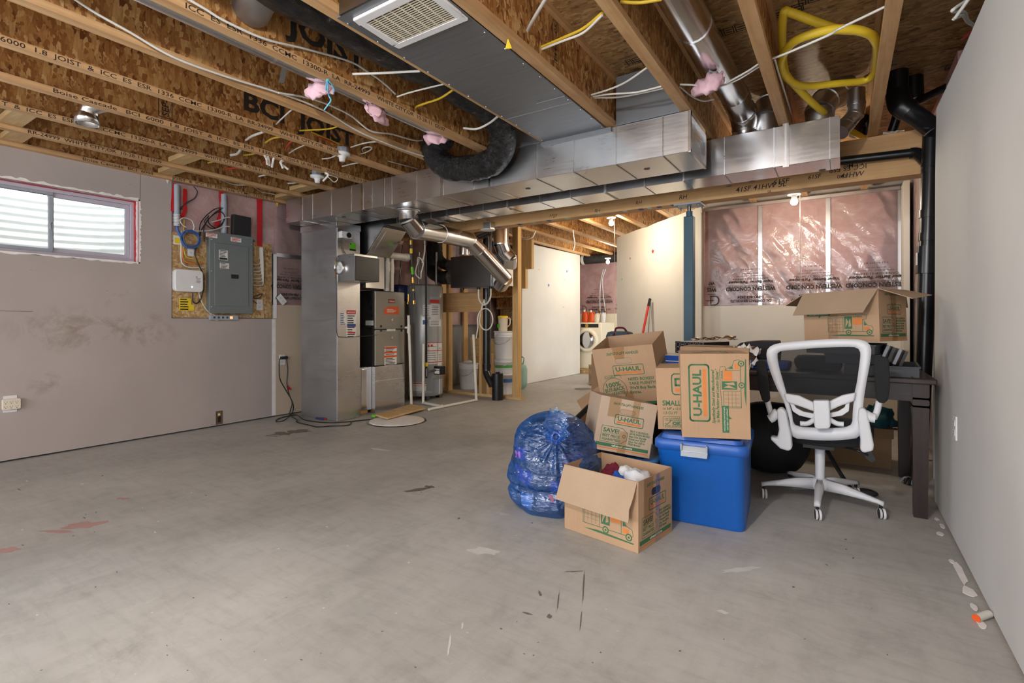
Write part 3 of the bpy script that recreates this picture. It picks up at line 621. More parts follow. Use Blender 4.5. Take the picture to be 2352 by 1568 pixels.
def star(label, p, F, r, mat):
    b = MB(); b.flat([(r*(1 if i % 2 == 0 else .45)*math.cos(PI/2+i*PI/5), r*(1 if i % 2 == 0 else .45)*math.sin(PI/2+i*PI/5)) for i in range(10)], F, m[mat], .002); b.build('star_sticker', label=label, cat='sticker', group='stickers on the far walls')
def onang(u, v):
    r_ = _ray(u, v); k = (A1-_E).dot(nn_)/r_.dot(nn_); return _E+r_*k
nn_ = Vector((-d_ang.y, d_ang.x, 0))
FA = lambda p: frame(p+nn_*(.014 if nn_.dot(-p) > 0 else -.014), d_ang if nn_.dot(-p) < 0 else -d_ang, (0, 0, 1))
for u, v, mt, lb, r in ((1500, 577, 'ink_r', 'large red star sticker on the angled white wall', .035), (1448, 593, 'ink_o', 'orange star sticker high on the angled white wall', .022), (1429, 641, 'lime', 'yellow green star sticker on the angled white wall', .022), (1456, 712, 'ylabel', 'small yellow sticker low on the angled white wall', .014)):
    p = onang(u, v); e = d_ang if True else 0; b = MB(); q = -d_ang; F_ = frame(p, q, (0, 0, 1)); F_ = frame(p + F_.to_3x3()@Vector((0, 0, .004)) if (F_.to_3x3()@Vector((0, 0, 1))).dot(_E-p) > 0 else p, q if (F_.to_3x3()@Vector((0, 0, 1))).dot(_E-p) > 0 else d_ang, (0, 0, 1)); star(lb, p, F_, r, mt)
for u, v, mt, lb, r in ((1302, 623, 'cable_b', 'upper blue star sticker on the partition wall', .035), (1260, 655, 'cable_b', 'lower blue star sticker on the partition wall', .04), (1238, 619, 'ink_o', 'small orange sticker near the top of the partition wall', .016), (1296, 643, 'ylabel', 'yellow star sticker on the partition wall', .02), (1294, 705, 'navy', 'dark sticker low on the partition wall', .016)):
    p = PX(u, v, -4.43); star(lb, p, frame(p, (0, 1, 0), (0, 0, 1)), r, mt)
# ================================================================= DUCTS
T = thing('return_duct', 'long galvanised return air duct hung in front of the beam', 'duct', (-2.9, 3.43, 2.11))
D0, D1, DZ0, DZ1 = 3.217, 3.64, 2.112, 2.367
b = MB().box(-5.03, -.80, D0, D1, DZ0, DZ1, m['galv']); b.build('duct_body', T, bevel=.002, seg=1)
for u, w in ((693, .03), (718, .004), (761, .005), (807, .005), (832, .03), (855, .004), (882, .012), (900, .004), (957, .004), (1015, .028), (1088, .004), (1125, .02), (1232, .005), (1318, .005), (1415, .005), (1523, .006)):
    x = PY(u, 400, D0).x
    MB().box(x-w/2, x+w/2, D0-.004, D0, DZ0+.002, DZ1, m['galv_b']).box(x-w/2, x+w/2, D0-.004, D1, DZ0-.004, DZ0, m['galv_b'] if w > .01 else m['galv_d']).build('drive_cleat' if w > .01 else 'seam', T)
for u, v in ((1213, 433), (1486, 388), (790, 498)):
    p = PZ(u, v, DZ0-.001); MB().cyl((p.x, p.y, DZ0-.0025), (p.x, p.y, DZ0-.0005), .02, m['black'], n=16).build('plug', T, 'black hole plug')
b = MB().box(-.80, -.785, D0-.004, D0+.02, DZ0, DZ1, m['galv_b']).box(-.80, -.785, D1-.02, D1+.004, DZ0, DZ1, m['galv_b']).box(-.80, -.785, D0, D1, DZ1-.03, DZ1+.0, m['galv_b']).box(-.80, -.785, D0, D1, DZ0-.004, DZ0+.016, m['galv_b'])
b.build('end_flange', T)
T = thing('supply_duct', 'bright galvanised supply trunk duct just in front of the timber beam', 'duct', (-2.2, 3.93, 2.09))
E0, E1, EZ0, EZ1 = 3.80, 4.08, 2.093, 2.36
MB().box(-4.148, -.012, E0, E1, EZ0, EZ1, m['galv_b']).build('duct_body', T, bevel=.002, seg=1)
for u, w in ((912, .004), (990, .004), (1025, .02), (1056, .004), (1110, .004), (1165, .02), (1240, .004), (1310, .005), (1390, .02), (1480, .005), (1570, .01), (1664, .006), (1778, .008), (1906, .004)):
    x = PY(u, 400, E0).x
    MB().box(x-w/2, x+w/2, E0-.003, E0, EZ0, EZ1, m['galv']).box(x-w/2, x+w/2, E0-.003, E1, EZ0-.003, EZ0, m['galv_d']).build('drive_cleat' if w > .01 else 'seam', T)
x = PY(1805, 320, E0).x; MB().box(x-.018, x+.018, E0-.008, E0-.003, EZ0-.012, EZ1+.03, m['galv_b']).box(x-.006, x+.006, E0-.012, E0-.008, EZ0-.012, EZ1+.03, m['galv']).build('hanger_strap', T)
for u, v in ((1889, 391), (1728, 417), (1674, 427), (1175, 480), (1120, 505)):
    p = PZ(u, v, EZ0-.001); MB().cyl((p.x, p.y, EZ0-.0025), (p.x, p.y, EZ0-.0005), .02, m['black'], n=16).build('plug', T, 'black hole plug')
T = thing('supply_plenum', 'sloping sheet metal transition rising from the furnace to the trunk duct', 'duct', (-4.7, 4.0, 1.43))
b = MB().prism([(-5.15, 3.80, 1.80), (-4.43, 3.80, 1.80), (-4.15, 3.80, 2.09), (-4.15, 3.80, 2.36), (-5.15, 3.80, 2.36)], (0, .34, 0), m['dark_sheet']).box(-5.15, -4.43, 3.80, 4.06, 1.43, 1.80, m['galv_d'])
b.build('plenum_body', T)  # dark reflection on the plenum side is put into its dark metal
S0 = Vector((-4.426, 3.80, 1.797)); S1 = Vector((-4.154, 3.80, 2.078)); nn = Vector((.7, 0, -.7))
b = MB().prism([S0+nn*.002, S1+nn*.002, S1+nn*.002+Vector((0, .34, 0)), S0+nn*.002+Vector((0, .34, 0))], nn*.004, m['galv_b']); k = (S1-S0)
b.prism([S0+k*.12+nn*.006+Vector((0, .06, 0)), S0+k*.88+nn*.006+Vector((0, .06, 0)), S0+k*.88+nn*.006+Vector((0, .30, 0)), S0+k*.12+nn*.006+Vector((0, .30, 0))], nn*.006, m['galv_b'])
b.build('access_panel', T, 'bright sloping access panel', bevel=.003)
MB().box(-4.45, -4.425, 3.79, 3.81, 1.43, 1.80, m['galv_b']).box(-4.44, -4.424, 3.80, 4.06, 1.43, 1.79, m['galv']).build('corner_angle', T)
# return drop
T = thing('return_drop', 'tall galvanised return air tower standing on the floor by the left wall', 'duct', (-4.76, 3.58, 0))
MB().box(-5.075, -4.456, 3.433, 3.735, .002, 2.11, m['galv_d']).build('duct_body', T, bevel=.002, seg=1)
MB().box(-4.4555, -4.452, 3.437, 3.731, .004, 2.108, m['galv']).build('side_panel', T)
b = MB().box(-5.08, -4.446, 3.423, 3.433, 2.045, 2.11, m['galv']).box(-4.456, -4.446, 3.423, 3.74, 2.045, 2.11, m['galv']); b.build('collar', T, bevel=.002)
b = MB(); X0 = -4.452
def sticker(bb, u0, v0, u1, v1, mat, x=X0, lift=.0012):
    p = PX(u0, v0, x); q = PX(u1, v1, x); bb.box(x, x+lift, p.y, q.y, q.z, p.z, mat); return p, q
def lines(bb, p, q, rows, x, mat, lift=.0018, seed=1):
    random.seed(seed)
    for i in range(rows):
        z = p.z + (q.z-p.z)*(i+.5)/rows; h = abs(q.z-p.z)/rows*.22; w = (q.y-p.y)
        bb.box(x, x+lift, p.y+w*.08, p.y+w*random.uniform(.55, .92), z-h, z+h, mat)
p, q = sticker(b, 796, 712, 818, 775, m['paper']); lines(b, p, q, 12, X0, m['ink_k'])
sticker(b, 796, 712, 817, 721, m['ink_r'], lift=.002); sticker(b, 797, 744, 817, 750, m['ink_b'], lift=.002); sticker(b, 799, 762, 816, 765, m['ink_r'], lift=.002)
F = frame((X0+.002, PX(798, 720, X0).y, PX(798, 719, X0).z), (0, 1, 0), (0, 0, 1)); b.text('IMPORTANT', F, .018, m['paper'], .10)
b.build('instruction_label', T, 'white, red and blue instruction label')
b = MB(); p, q = sticker(b, 780, 718, 795, 746, m['paper']); lines(b, p, q, 7, X0, m['ink_b'], seed=4); b.build('instruction_label', T, 'small white label with blue lines')
p0 = PX(803, 557, X0); q0 = PX(817, 577, X0)
b = MB().box(X0, X0+.002, p0.y, q0.y, q0.z, p0.z, m['lime']).box(X0, X0+.0026, p0.y, q0.y, q0.z, q0.z+.02, m['black']).box(X0, X0+.0026, p0.y+.004, p0.y+.02, p0.z-.02, p0.z-.008, m['black']); b.build('green_tag', T, 'lime green service tag')
T2 = thing('humidistat', 'small white control box with black dial on the duct tower', 'control', (-4.44, 3.55, 1.93))
p = PX(785, 530, -4.40); q = PX(808, 549, -4.40); b = MB().box(-4.452, -4.395, p.y, q.y, q.z, p.z, m['white']); b.build('housing', T2, bevel=.004)
MB().cyl((-4.395, q.y-.045, (p.z+q.z)/2), (-4.385, q.y-.045, (p.z+q.z)/2), .028, m['black'], n=20).build('dial', T2, 'black dial')
MB().tube([(-4.445, p.y+.04, q.z), (-4.44, p.y+.05, q.z-.12), (-4.44, p.y+.08, q.z-.17), (-4.44, p.y-.02, q.z-.2), (-4.446, 3.425, q.z-.24), (-4.46, 3.42, q.z-.34), (-4.45, 3.42, q.z-.5), (-4.447, 3.423, 1.2), (-4.447, 3.426, .93), (-4.44, 3.5, .89), (-4.43, 3.7, .89), (-4.45, 3.97, .9)], .0035, m['black'], n=6).build('wire', T2)
# humidifier on the tower
T = thing('humidifier', 'furnace humidifier with black cover and round galvanised port', 'humidifier', (-4.31, 3.6, 1.48))
MB().box(-4.451, -4.185, 3.44, 3.745, 1.475, 1.755, m['galv']).build('housing', T, bevel=.003)
MB().box(-4.185, -4.165, 3.435, 3.755, 1.478, 1.73, m['black']).build('cover', T, 'black front cover', bevel=.006)
b = MB(); F = frame((-4.164, 3.50, 1.535), (0, 1, 0), (0, 0, 1)); b.text('WAIT', F, .022, m['latch'], .08) if False else b.line([(0, 0), (.2, 0)], F, .004, m['grey']); b.build('badge', T)
c = PY(783, 615, 3.44); A = frame((c.x, 3.44, c.z), (1, 0, 0), (0, 0, 1))
MB().lathe([(.072, 0), (.072, .03), (.066, .03), (.066, 0)], m['galv_b'], ax=A, caps=False).build('round_port', T)
MB().lathe([(.064, .003), (.001, .003)], m['paper'], ax=A, caps=False).cyl((c.x-.01, 3.44, c.z), (c.x-.01, 3.415, c.z), .024, m['white']).build('damper', T, 'white damper disc')
MB().tube([(c.x-.02, 3.42, c.z+.01), (c.x-.05, 3.41, c.z+.06), (c.x-.08, 3.42, c.z+.1)], .003, m['cable_y'], n=6).tube([(c.x-.06, 3.42, c.z+.04), (c.x-.075, 3.415, c.z-.02), (c.x-.06, 3.42, c.z-.08), (c.x-.09, 3.425, c.z-.1)], .003, m['cable_o'], n=6).build('wires', T, 'yellow and orange control wires')
# filter rack
T = thing('filter_rack', 'narrow galvanised filter slot beside the furnace base', 'filter rack', (-4.8, 3.91, 0))
b = MB().box(-5.1, -4.575, 3.795, 3.99, .05, .53, m['galv']); b.build('casing', T)
MB().box(-4.575, -4.568, 3.80, 3.825, .06, .50, m['paper']).build('filter', T, 'white filter edge'); MB().box(-4.575, -4.566, 3.85, 3.985, .06, .51, m['galv_b']).build('cover', T, bevel=.002); MB().box(-4.575, -4.56, 3.93, 3.99, .04, .53, m['steel']).build('edge_trim', T)
MB().box(-5.0, -4.6, 3.81, 3.97, 0, .05, m['stud']).build('support', T)
# furnace
T = thing('furnace', 'beige gas furnace cabinet on a galvanised base', 'furnace', (-4.86, 4.23, 0)); FX = -4.515
MB().box(-5.19, -4.505, 3.995, 4.462, .002, .532, m['galv']).box(-4.505, -4.502, 4.0, 4.458, .36, .366, m['galv_b']).box(-4.505, -4.503, 4.0, 4.458, .12, .124, m['galv_d']).build('base_plenum', T, 'galvanised base plenum', bevel=.002)
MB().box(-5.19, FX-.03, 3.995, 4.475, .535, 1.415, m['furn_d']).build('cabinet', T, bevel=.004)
zs = PX(900, 756, FX).z
MB().box(FX-.03, FX, 4.005, 4.475, zs+.003, 1.412, m['furn']).build('door', T, bevel=.012, seg=3); MB().box(FX-.03, FX, 4.005, 4.475, .54, zs-.003, m['furn']).build('door', T, bevel=.012, seg=3)
b = MB()
for u in (875, 922):
    for v in (749, 759): p = PX(u, v, FX); b.cyl((FX, p.y, p.z), (FX+.004, p.y, p.z), .014, m['black'], n=14)
b.build('peep_holes', T, 'black round openings')
for v in (734, 775): p = PX(900, v, FX); MB().cyl((FX, p.y, p.z), (FX+.006, p.y, p.z), .016, m['chrome'], n=14).build('knob', T)
b = MB(); p, q = sticker(b, 892, 687, 907, 696, m['ink_k'], FX); sticker(b, 893, 688, 906.5, 695, m['ink_r'], FX, .002)
b.text('Coleman', frame((FX+.0022, p.y+.008, q.z+.012), (0, 1, 0), (0, 0, 1)), .022, m['paper'], (q.y-p.y)-.016, shear=.2); b.build('badge', T, 'small red name badge'); b = MB()
p = PX(882, 703, FX); q = PX(916, 722, FX); b.prism([(FX, p.y, q.z), (FX, q.y, q.z), (FX, q.y, p.z), (FX, p.y+.1, p.z+.005), (FX, p.y, p.z-.03)], (.0015, 0, 0), m['orange']); lines(b, Vector((0, p.y+.03, p.z-.03)), Vector((0, q.y-.02, q.z+.02)), 4, FX, m['paper'], .0022)
b.build('warning_label', T, 'orange curved label'); b = MB()
p, q = sticker(b, 883, 796, 911, 836, m['paper'], FX); lines(b, p, q, 13, FX, m['ink_k'], seed=6); sticker(b, 883, 797, 911, 799, m['orange'], FX, .002); sticker(b, 883, 808, 911, 810, m['orange'], FX, .002); sticker(b, 883, 817, 911, 819, m['orange'], FX, .002)
b.build('instruction_label', T, 'white label with orange bands')
b = MB(); sticker(b, 888, 755, 908, 760, m['paper'], FX, .003); b.build('tape', T, 'pale tape across the door seam')
b = MB()
for u, v, r in ((846, 682, .05), (848, 694, .02), (852, 707, .03), (854, 724, .022), (851, 755, .02)):
    p = PY(u, v, 3.995); b.cyl((p.x, 3.995, p.z), (p.x, 3.992, p.z), r, m['black'], n=16)
p = PY(840, 736, 3.995); q = PY(858, 747, 3.995); b.box(p.x, q.x, 3.992, 3.995, q.z, p.z, m['paper']); b.build('knockouts', T, 'black knockouts and a white label on the side')
# white plastic vent pipes from the furnace
T = thing('vent_pipes', 'pair of white plastic vent pipes rising behind the furnace', 'pipe', (-4.75, 4.3, 1.42))
for k, (u, ue, r) in enumerate(((888, 938, .036), (899, 935, .030))):
    x = -4.545-.06*k; a = PX(u, 660, x); y = a.y; z = PX(u, 584+6*k, x).z; e = PX(ue, 590+4*k, x)
    MB().tube([(x, y, 1.418), (x, y, z-.12), (x, y, z-.03), (x, y+.012, z-.006), (x, y+.05, z), (x, y+.12, z+.002), (x, e.y, e.z)], r, m['pvc'], n=16).build('pipe', T)
    MB().cyl((x, y, z-.20), (x, y, z-.09), r*1.16, m['pvc'], n=16).build('coupling', T); MB().cyl((x, e.y-.05, e.z), (x, e.y+.01, e.z), r*1.18, m['pvc'], n=16).build('coupling', T)
# ---------------------------------------------------------------- round pipes
def pipe(name, label, pts, r, mat='galv_b', seams=(), n=24, cat='duct', spline=True, k=8, **kw):
    T = thing(name, label, cat, tuple(pts[-1])); MB().tube(pts, r, m[mat], n=n, spline=spline, k=k).build('pipe', T)
    P = catmull(pts, k) if spline else [Vector(q) for q in pts]
    for s_ in seams:
        i = min(len(P)-2, int(s_*(len(P)-1))); a = P[i]; d_ = (P[i+1]-P[i]).normalized()
        MB().tube([a-d_*.012, a-d_*.004, a+d_*.004, a+d_*.012], [r*1.0, r*1.045, r*1.045, r*1.0], m[mat], n=n, spline=False, caps=False).build('seam', T)
    return T
def adj_elbow(pts, r, mat, T, n=22):  # gored pipe: straight gores with sharp seams
    for a, c in zip(pts, pts[1:]):
        a = Vector(a); c = Vector(c); d_ = (c-a).normalized()
        MB().tube([a-d_*r*.12, c+d_*r*.12], r, m[mat], n=n, spline=False).build('gore', T)
    for q, a, c in zip(pts[1:-1], pts, pts[2:]):
        d_ = (Vector(c)-Vector(a)).normalized(); q = Vector(q); MB().tube([q-d_*.008, q+d_*.008], r*1.06, m[mat], n=n, spline=False).build('seam', T)
T = thing('combustion_duct', 'shiny elbowed metal duct dropping from the return duct to the ventilator box', 'duct', (-3.4, 3.45, 1.5))
c0 = PY(937, 480, 3.46)
pth = [(c0.x, 3.46, 2.107), PY(938, 504, 3.46), PY(957, 527, 3.56), PY(1012, 537, 4.05), PY(1078, 552, 4.62), PY(1103, 577, 4.78), PY(1160, 640, 5.12)]
adj_elbow(pth, .092, 'galv_b', T); e = Vector(pth[-1]); adj_elbow([e, PY(1150, 655, 5.2)], .092, 'galv_b', T)
MB().lathe([(.115, 0), (.115, -.006), (.094, -.006), (.094, -.02)], m['galv'], o=(c0.x, 3.46, 2.108), caps=False).build('flange', T)
T = thing('exhaust_duct', 'vertical metal duct bending behind the stud post', 'duct', (-3.6, 5.5, 1.7))
adj_elbow([PY(1151, 500, 5.35), PY(1151, 560, 5.35), PY(1158, 580, 5.4), PY(1170, 592, 5.45), PY(1169, 610, 5.5)], .10, 'galv_b', T)
T = thing('intake_duct', 'short metal duct on top of the ventilator box', 'duct', (-3.9, 5.3, 1.92))
adj_elbow([PY(1066, 584, 5.36), PY(1067, 566, 5.36), PY(1078, 550, 5.36), PY(1125, 528, 5.3)], .07, 'galv_b', T)
# ventilator box
T = thing('heat_recovery_ventilator', 'dark grey ventilator box hanging between the water heater and the stud post', 'ventilator', (-4.05, 5.32, 1.5))
c_ = [PY(*q, 5.2) for q in ((1034, 588), (1128, 583), (1131, 662), (1036, 660))]
b = MB().prism([(-4.392, 5.2, 1.50), (-3.722, 5.2, 1.50), (-3.722, 5.2, 1.915), (-4.392, 5.2, 1.915)], (0, .02, 0), m['dark_sheet']); b.build('front_door', T, bevel=.006)
MB().box(-4.39, -3.724, 5.222, 5.48, 1.503, 1.912, m['latch']).build('casing', T, bevel=.004)
MB().box(-3.722, -3.56, 5.24, 5.46, 1.51, 1.72, m['paper']).build('end_panel', T, 'white end panel')
b = MB()
for x in (-4.27, -4.0, -3.80): b.cyl((x, 5.3, 1.475), (x, 5.3, 1.503), .025, m['black'], n=12)
b.build('drain_ports', T)
for x in (-4.38, -4.36, -3.8): MB().tube([(x, 5.3, 1.915), (x+.02, 5.3, 2.36)], .007, m['latch'], n=6, spline=False).build('hanger_strap', T)
T = thing('condensate_tube', 'clear looped drain tube hanging below the ventilator box', 'tube', (-3.9, 5.3, .8))
MB().tube([(-4.0, 5.3, 1.475), (-3.995, 5.3, 1.36), (-3.95, 5.3, 1.29), (-3.91, 5.3, 1.27), (-3.85, 5.3, 1.30), (-3.805, 5.3, 1.38), (-3.80, 5.3, 1.475)], .011, m['pvc'], n=8).build('tube', T)
cx, cz = PY(1113, 733, 5.3).x, PY(1113, 733, 5.3).z; lp = [(cx-.14, 5.3, .83), (cx-.11, 5.3, cz-.1)]
lp += [(cx + .115*math.cos(a), 5.3+.004*i, cz+.14*math.sin(a)) for i, a in enumerate([PI - i*2*PI/10 for i in range(11)])] + [(cx-.06, 5.36, cz+.25), (-3.91, 5.31, 1.27)]
MB().tube(lp, .009, m['pvc'], n=8).build('tube', T)
# black insulated flex ducts left of the ventilator
def flex(label, pts, r, seed=0, amp=.09, group=None):
    b = MB(); P = catmull(pts, 14); T_ = []; n = 26; mN = len(P)
    vs = []
    for i, p in enumerate(P):
        a = P[max(0, i-1)]; c = P[min(mN-1, i+1)]; d_ = (c-a).normalized(); up = Vector((0, 0, 1)) if abs(d_.z) < .95 else Vector((0, 1, 0))
        N_ = (up - d_*up.dot(d_)).normalized(); B_ = d_.cross(N_)
        for j in range(n):
            t_ = 2*PI*j/n; q = noise.noise(Vector((math.cos(t_)*1.3+seed, math.sin(t_)*1.3, i*.55))) + .8*noise.noise(Vector((math.cos(t_)*4, math.sin(t_)*4+seed, i*.28)))
            vs.append(p + (N_*math.cos(t_)+B_*math.sin(t_))*r*(1+amp*q))
    fs = [(i*n+j, i*n+(j+1) % n, (i+1)*n+(j+1) % n, (i+1)*n+j) for i in range(mN-1) for j in range(n)]
    b.add(vs, fs, m['flex'], True); b.add(vs[:n], [list(range(n))], m['flex']); b.add(vs[-n:], [list(range(n))], m['flex'])
    return b.build('flexible_duct', label=label, cat='duct', group=group)
flex('black film wrapped flexible duct rising above the water heater', [PY(1035, 637, 5.42), PY(1012, 636, 5.45), PY(992, 622, 5.5), PY(992, 590, 5.5), PY(996, 552, 5.4)], .095, 2)
flex('black flexible duct running into the left end of the ventilator box', [PY(1034, 610, 5.36), PY(1020, 606, 5.42), PY(1006, 590, 5.38), PY(1003, 556, 5.34)], .075, 5)
flex('black insulated flexible duct lying between the ceiling joists and looping under one', [(-2.08, .4, 2.54), (-2.06, 1.2, 2.52), (-2.05, 2.0, 2.53), (-2.03, 2.7, 2.52), (-2.04, 2.98, 2.42), (-2.16, 3.085, 2.275), (-2.40, 3.10, 2.245), (-2.63, 3.09, 2.285), (-2.735, 3.04, 2.40), (-2.65, 2.97, 2.46), (-2.55, 2.93, 2.465)], .098, 8, .1)
# ---------------------------------------------------------------- round ducts between joists
pipe('round_duct', 'round metal duct running under the bay beside the big JOIST stencil', [(-2.442, .2, 2.452), (-2.442, 1.5, 2.452), (-2.442, 2.86, 2.452)], .064, 'galv_b', (.35, .7), spline=False)
pipe('round_duct', 'round metal duct peeping below a joist near the window wall', [(-4.42, -.5, 2.478), (-4.42, 2.9, 2.478)], .066, 'galv_b', (), spline=False)
T = pipe('duct_boot', 'round open duct boot pointing down above the window', [(-4.0, 2.8, 2.50), (-4.0, 1.6, 2.50), (-4.03, 1.36, 2.50), (-4.12, 1.26, 2.47), (-4.15, 1.245, 2.42)], .055, 'galv_b', (.3,))
MB().lathe([(.058, .07), (.064, .055), (.066, .0), (.062, .0), (.056, .06)], m['galv_b'], o=(-4.155, 1.24, 2.352), caps=False).lathe([(.055, .065), (.001, .066)], m['galv_d'], o=(-4.155, 1.24, 2.352), caps=False).build('collar', T)
a = PX(575, 22, -2.325); pipe('round_duct', 'dull grey round duct crossing the joist bay at the top left', [(-2.323, a.y, a.z), (-2.1, a.y-.06, a.z+.02), (-1.86, a.y-.1, a.z+.03)], .085, 'galv_d')
T = thing('round_duct', 'large round duct sloping down into the bright trunk duct', 'duct', (-.6, 3.93, 2.362))
adj_elbow([(-.66, 1.3, 2.56), (-.63, 2.66, 2.56), (-.60, 3.62, 2.56)], .084, 'galv_b', T); adj_elbow([(-.60, 3.62, 2.56), (-.585, 3.84, 2.52), (-.58, 3.93, 2.44), (-.58, 3.94, 2.40)], .088, 'galv_b', T)
MB().lathe([(.125, 0), (.115, .02), (.092, .04), (.09, .06)], m['galv_b'], o=(-.58, 3.94, 2.362), caps=False).build('flange', T)
for (u, v, r, pts, lb) in ((1757, 275, .085, ((0, 0, 0), (0, 0, .12), (.0, .1, .24), (0, .24, .27)), 'round take-off collar on the trunk duct left of the yellow hose'),
                           (1882, 250, .085, ((0, 0, 0), (0, 0, .1), (.03, .1, .2), (.1, .2, .26), (.14, .24, .34)), 'round take-off collar on the trunk duct behind the yellow hose')):
    c = PZ(u, v, 2.46); o = Vector((c.x, 3.95, 2.362)); T = thing('take_off_elbow', lb, 'duct', tuple(o))
    adj_elbow([o+Vector(q) for q in pts], r, 'galv', T)
T = thing('take_off_elbow', 'taped metal elbow at the right end of the trunk duct', 'duct', (.0, 3.98, 2.3))
adj_elbow([Vector((-.01, 3.95, 2.30)), PY(1945, 285, 4.0), PY(1965, 262, 4.02), PY(1967, 240, 4.02), PY(1967, 208, 4.02)], .05, 'galv', T)
# panned bays and headers
T = thing('joist_pan', 'grey painted sheet metal pan closing the bay between two joists', 'duct pan', (-1.58, 2.3, 2.36))
MB().box(-1.818, -1.338, 1.40, 3.205, 2.361, 2.368, m['pan']).build('sheet', T); MB().box(-1.79, -1.337, 1.39, 1.40, 2.361, 2.70, m['dark_sheet']).build('end_sheet', T, 'dark upright end sheet')
MB().box(-1.53, -1.34, 2.60, 2.625, 2.357, 2.361, m['pan']).build('clip', T); MB().box(-1.816, -1.34, 2.70, 2.703, 2.3598, 2.361, m['galv_d']).build('seam', T); MB().box(-1.84, -1.30, 3.19, 3.216, 2.335, 2.362, m['pan']).build('front_lip', T)
b = MB()
for i in range(11): b.ball((-1.808, 1.45+.17*i, 2.359), .005, m['chrome'], 8); b.ball((-1.347, 1.5+.165*i, 2.359), .005, m['chrome'], 8)
b.build('screws', T)
T = thing('return_grille', 'white louvred return air grille under the sheet metal pan', 'grille', (-1.55, 1.57, 2.345))
V0, V1, V2, V3 = -1.758, -1.342, 1.435, 1.705
b = MB(); rr = .036
for r_ in ((V0, V1, V2, V2+rr), (V0, V1, V3-rr, V3), (V0, V0+rr, V2+rr, V3-rr), (V1-rr, V1, V2+rr, V3-rr)): b.box(*r_, 2.347, 2.361, m['white'])
b.build('frame', T, bevel=.004)
b = MB(); n_ = 16
for i in range(n_):
    y = V2+rr+(V3-V2-2*rr)*(i+.5)/n_; b.prism([(V0+rr, y-.0052, 2.349), (V0+rr, y+.0012, 2.349), (V0+rr, y+.006, 2.357), (V0+rr, y+.001, 2.357)], (V1-V0-2*rr, 0, 0), m['ivory'])
b.build('louvres', T); b = MB()
for i in range(1, 7): x = V0+rr+(V1-V0-2*rr)*i/7; b.box(x-.0015, x+.0015, V2+rr, V3-rr, 2.3475, 2.354, m['ivory'])
b.build('cross_bars', T); MB().box(V0+rr, V1-rr, V2+rr, V3-rr, 2.3592, 2.3606, m['black_m']).build('back', T, 'black sheet standing in for shade behind the louvres')  # shade behind the louvres is painted as a black sheet
for x0_, x1_, lb in ((-2.304, -1.852, 'grey sheet closing the joist bay behind the black flexible duct'), (-1.274, -.849, 'grey sheet closing the joist bay right of the sheet metal pan')):
    MB().box(x0_, x1_, 3.222, 3.226, 2.37, 2.70, m['pan']).box(x0_, x1_, 3.20, 3.226, 2.368, 2.371, m['pan']).build('header_sheet', label=lb, cat='sheet metal', group=None)
# ---------------------------------------------------------------- water heater
T = thing('water_heater', 'tall grey cylindrical gas water heater on short legs', 'water heater', (-4.83, 5.16, 0)); HC = Vector((-4.83, 5.16, 0)); HR = .257
MB().lathe([(HR-.012, .055), (HR, .065), (HR, 1.52), (HR-.015, 1.54), (HR-.06, 1.555), (.001, 1.56)], m['heater'], n=48, o=HC).lathe([(HR+.002, .10), (HR+.002, .13)], m['heater'], n=48, o=HC, caps=False).build('tank', T)
for a in (-1.8, -.7, .8, 2.4): b = MB().box(HC.x+.2*math.cos(a)-.035, HC.x+.2*math.cos(a)+.035, HC.y+.2*math.sin(a)-.03, HC.y+.2*math.sin(a)+.03, 0, .06, m['dark_sheet']); b.build('foot', T)
view = math.atan2(-HC.y, -HC.x)
def onheater(bb, u0, v0, u1, v1, mat, lift=.0015):
    def ang(u):
        r_ = _ray(u, 737); r2 = Vector((r_.x, r_.y)); o_ = -Vector((HC.x, HC.y)); A_ = r2.dot(r2); B_ = 2*r2.dot(o_); C_ = o_.dot(o_)-HR*HR; D_ = max(0, B_*B_-4*A_*C_); t_ = (-B_-math.sqrt(D_))/(2*A_); p = r2*t_
        return math.atan2(p.y-HC.y, p.x-HC.x), t_
    a0, t0 = ang(u0); a1, t1 = ang(u1)
    if a1 < a0: a1 += 2*PI
    tm = (t0+t1)/2; z1 = EYE+(CYP-v0)/FPX*tm; z0 = EYE+(CYP-v1)/FPX*tm; n = 8
    vs = []
    for i in range(n+1):
        a = a0+(a1-a0)*i/n
        for z in (z0, z1): vs.append((HC.x+(HR+lift)*math.cos(a), HC.y+(HR+lift)*math.sin(a), z))
    bb.add(vs, [(2*i, 2*i+2, 2*i+3, 2*i+1) for i in range(n)], mat, True)
b = MB()
for r_ in ((987, 681, 1009, 688, 'latch'), (987, 688, 1009, 696, 'ink_r'), (971, 700, 989, 728, 'paper'), (989, 698, 1011, 733, 'paper'), (986, 733, 1012, 749, 'paper'), (980, 787, 1004, 836, 'paper'), (1005, 787, 1015, 842, 'paper'), (949, 878, 979, 898, 'paper'), (971, 735, 982, 745, 'cable_b')): onheater(b, *r_[:4], m[r_[4]])
for v in (702, 706, 710, 714, 718, 722): onheater(b, 992, v, 1006, v+1, m['grey'], .002); onheater(b, 973, v+2, 985, v+3, m['grey'], .002)
for v in (737, 741, 745): onheater(b, 989, v, 1008, v+.8, m['grey'], .002)
for v in (786, 804, 830): onheater(b, 978, v, 1015, v+1.6, m['ink_r'], .0022)
for v in (795, 810, 815, 820, 825): onheater(b, 982, v, 1001, v+1, m['ink_k'], .002); onheater(b, 1007, v+4, 1013, v+5, m['grey'], .002)
onheater(b, 949, 879, 979, 881, m['ink_r'], .002); onheater(b, 949, 885, 979, 886, m['ink_r'], .002)
onheater(b, 983, 791, 986, 797, m['ink_r'], .002); onheater(b, 989, 791, 994, 795, m['ink_r'], .002)
b.build('labels', T, 'white labels with red bands')
gc = PD(1011, 850, 6.62)
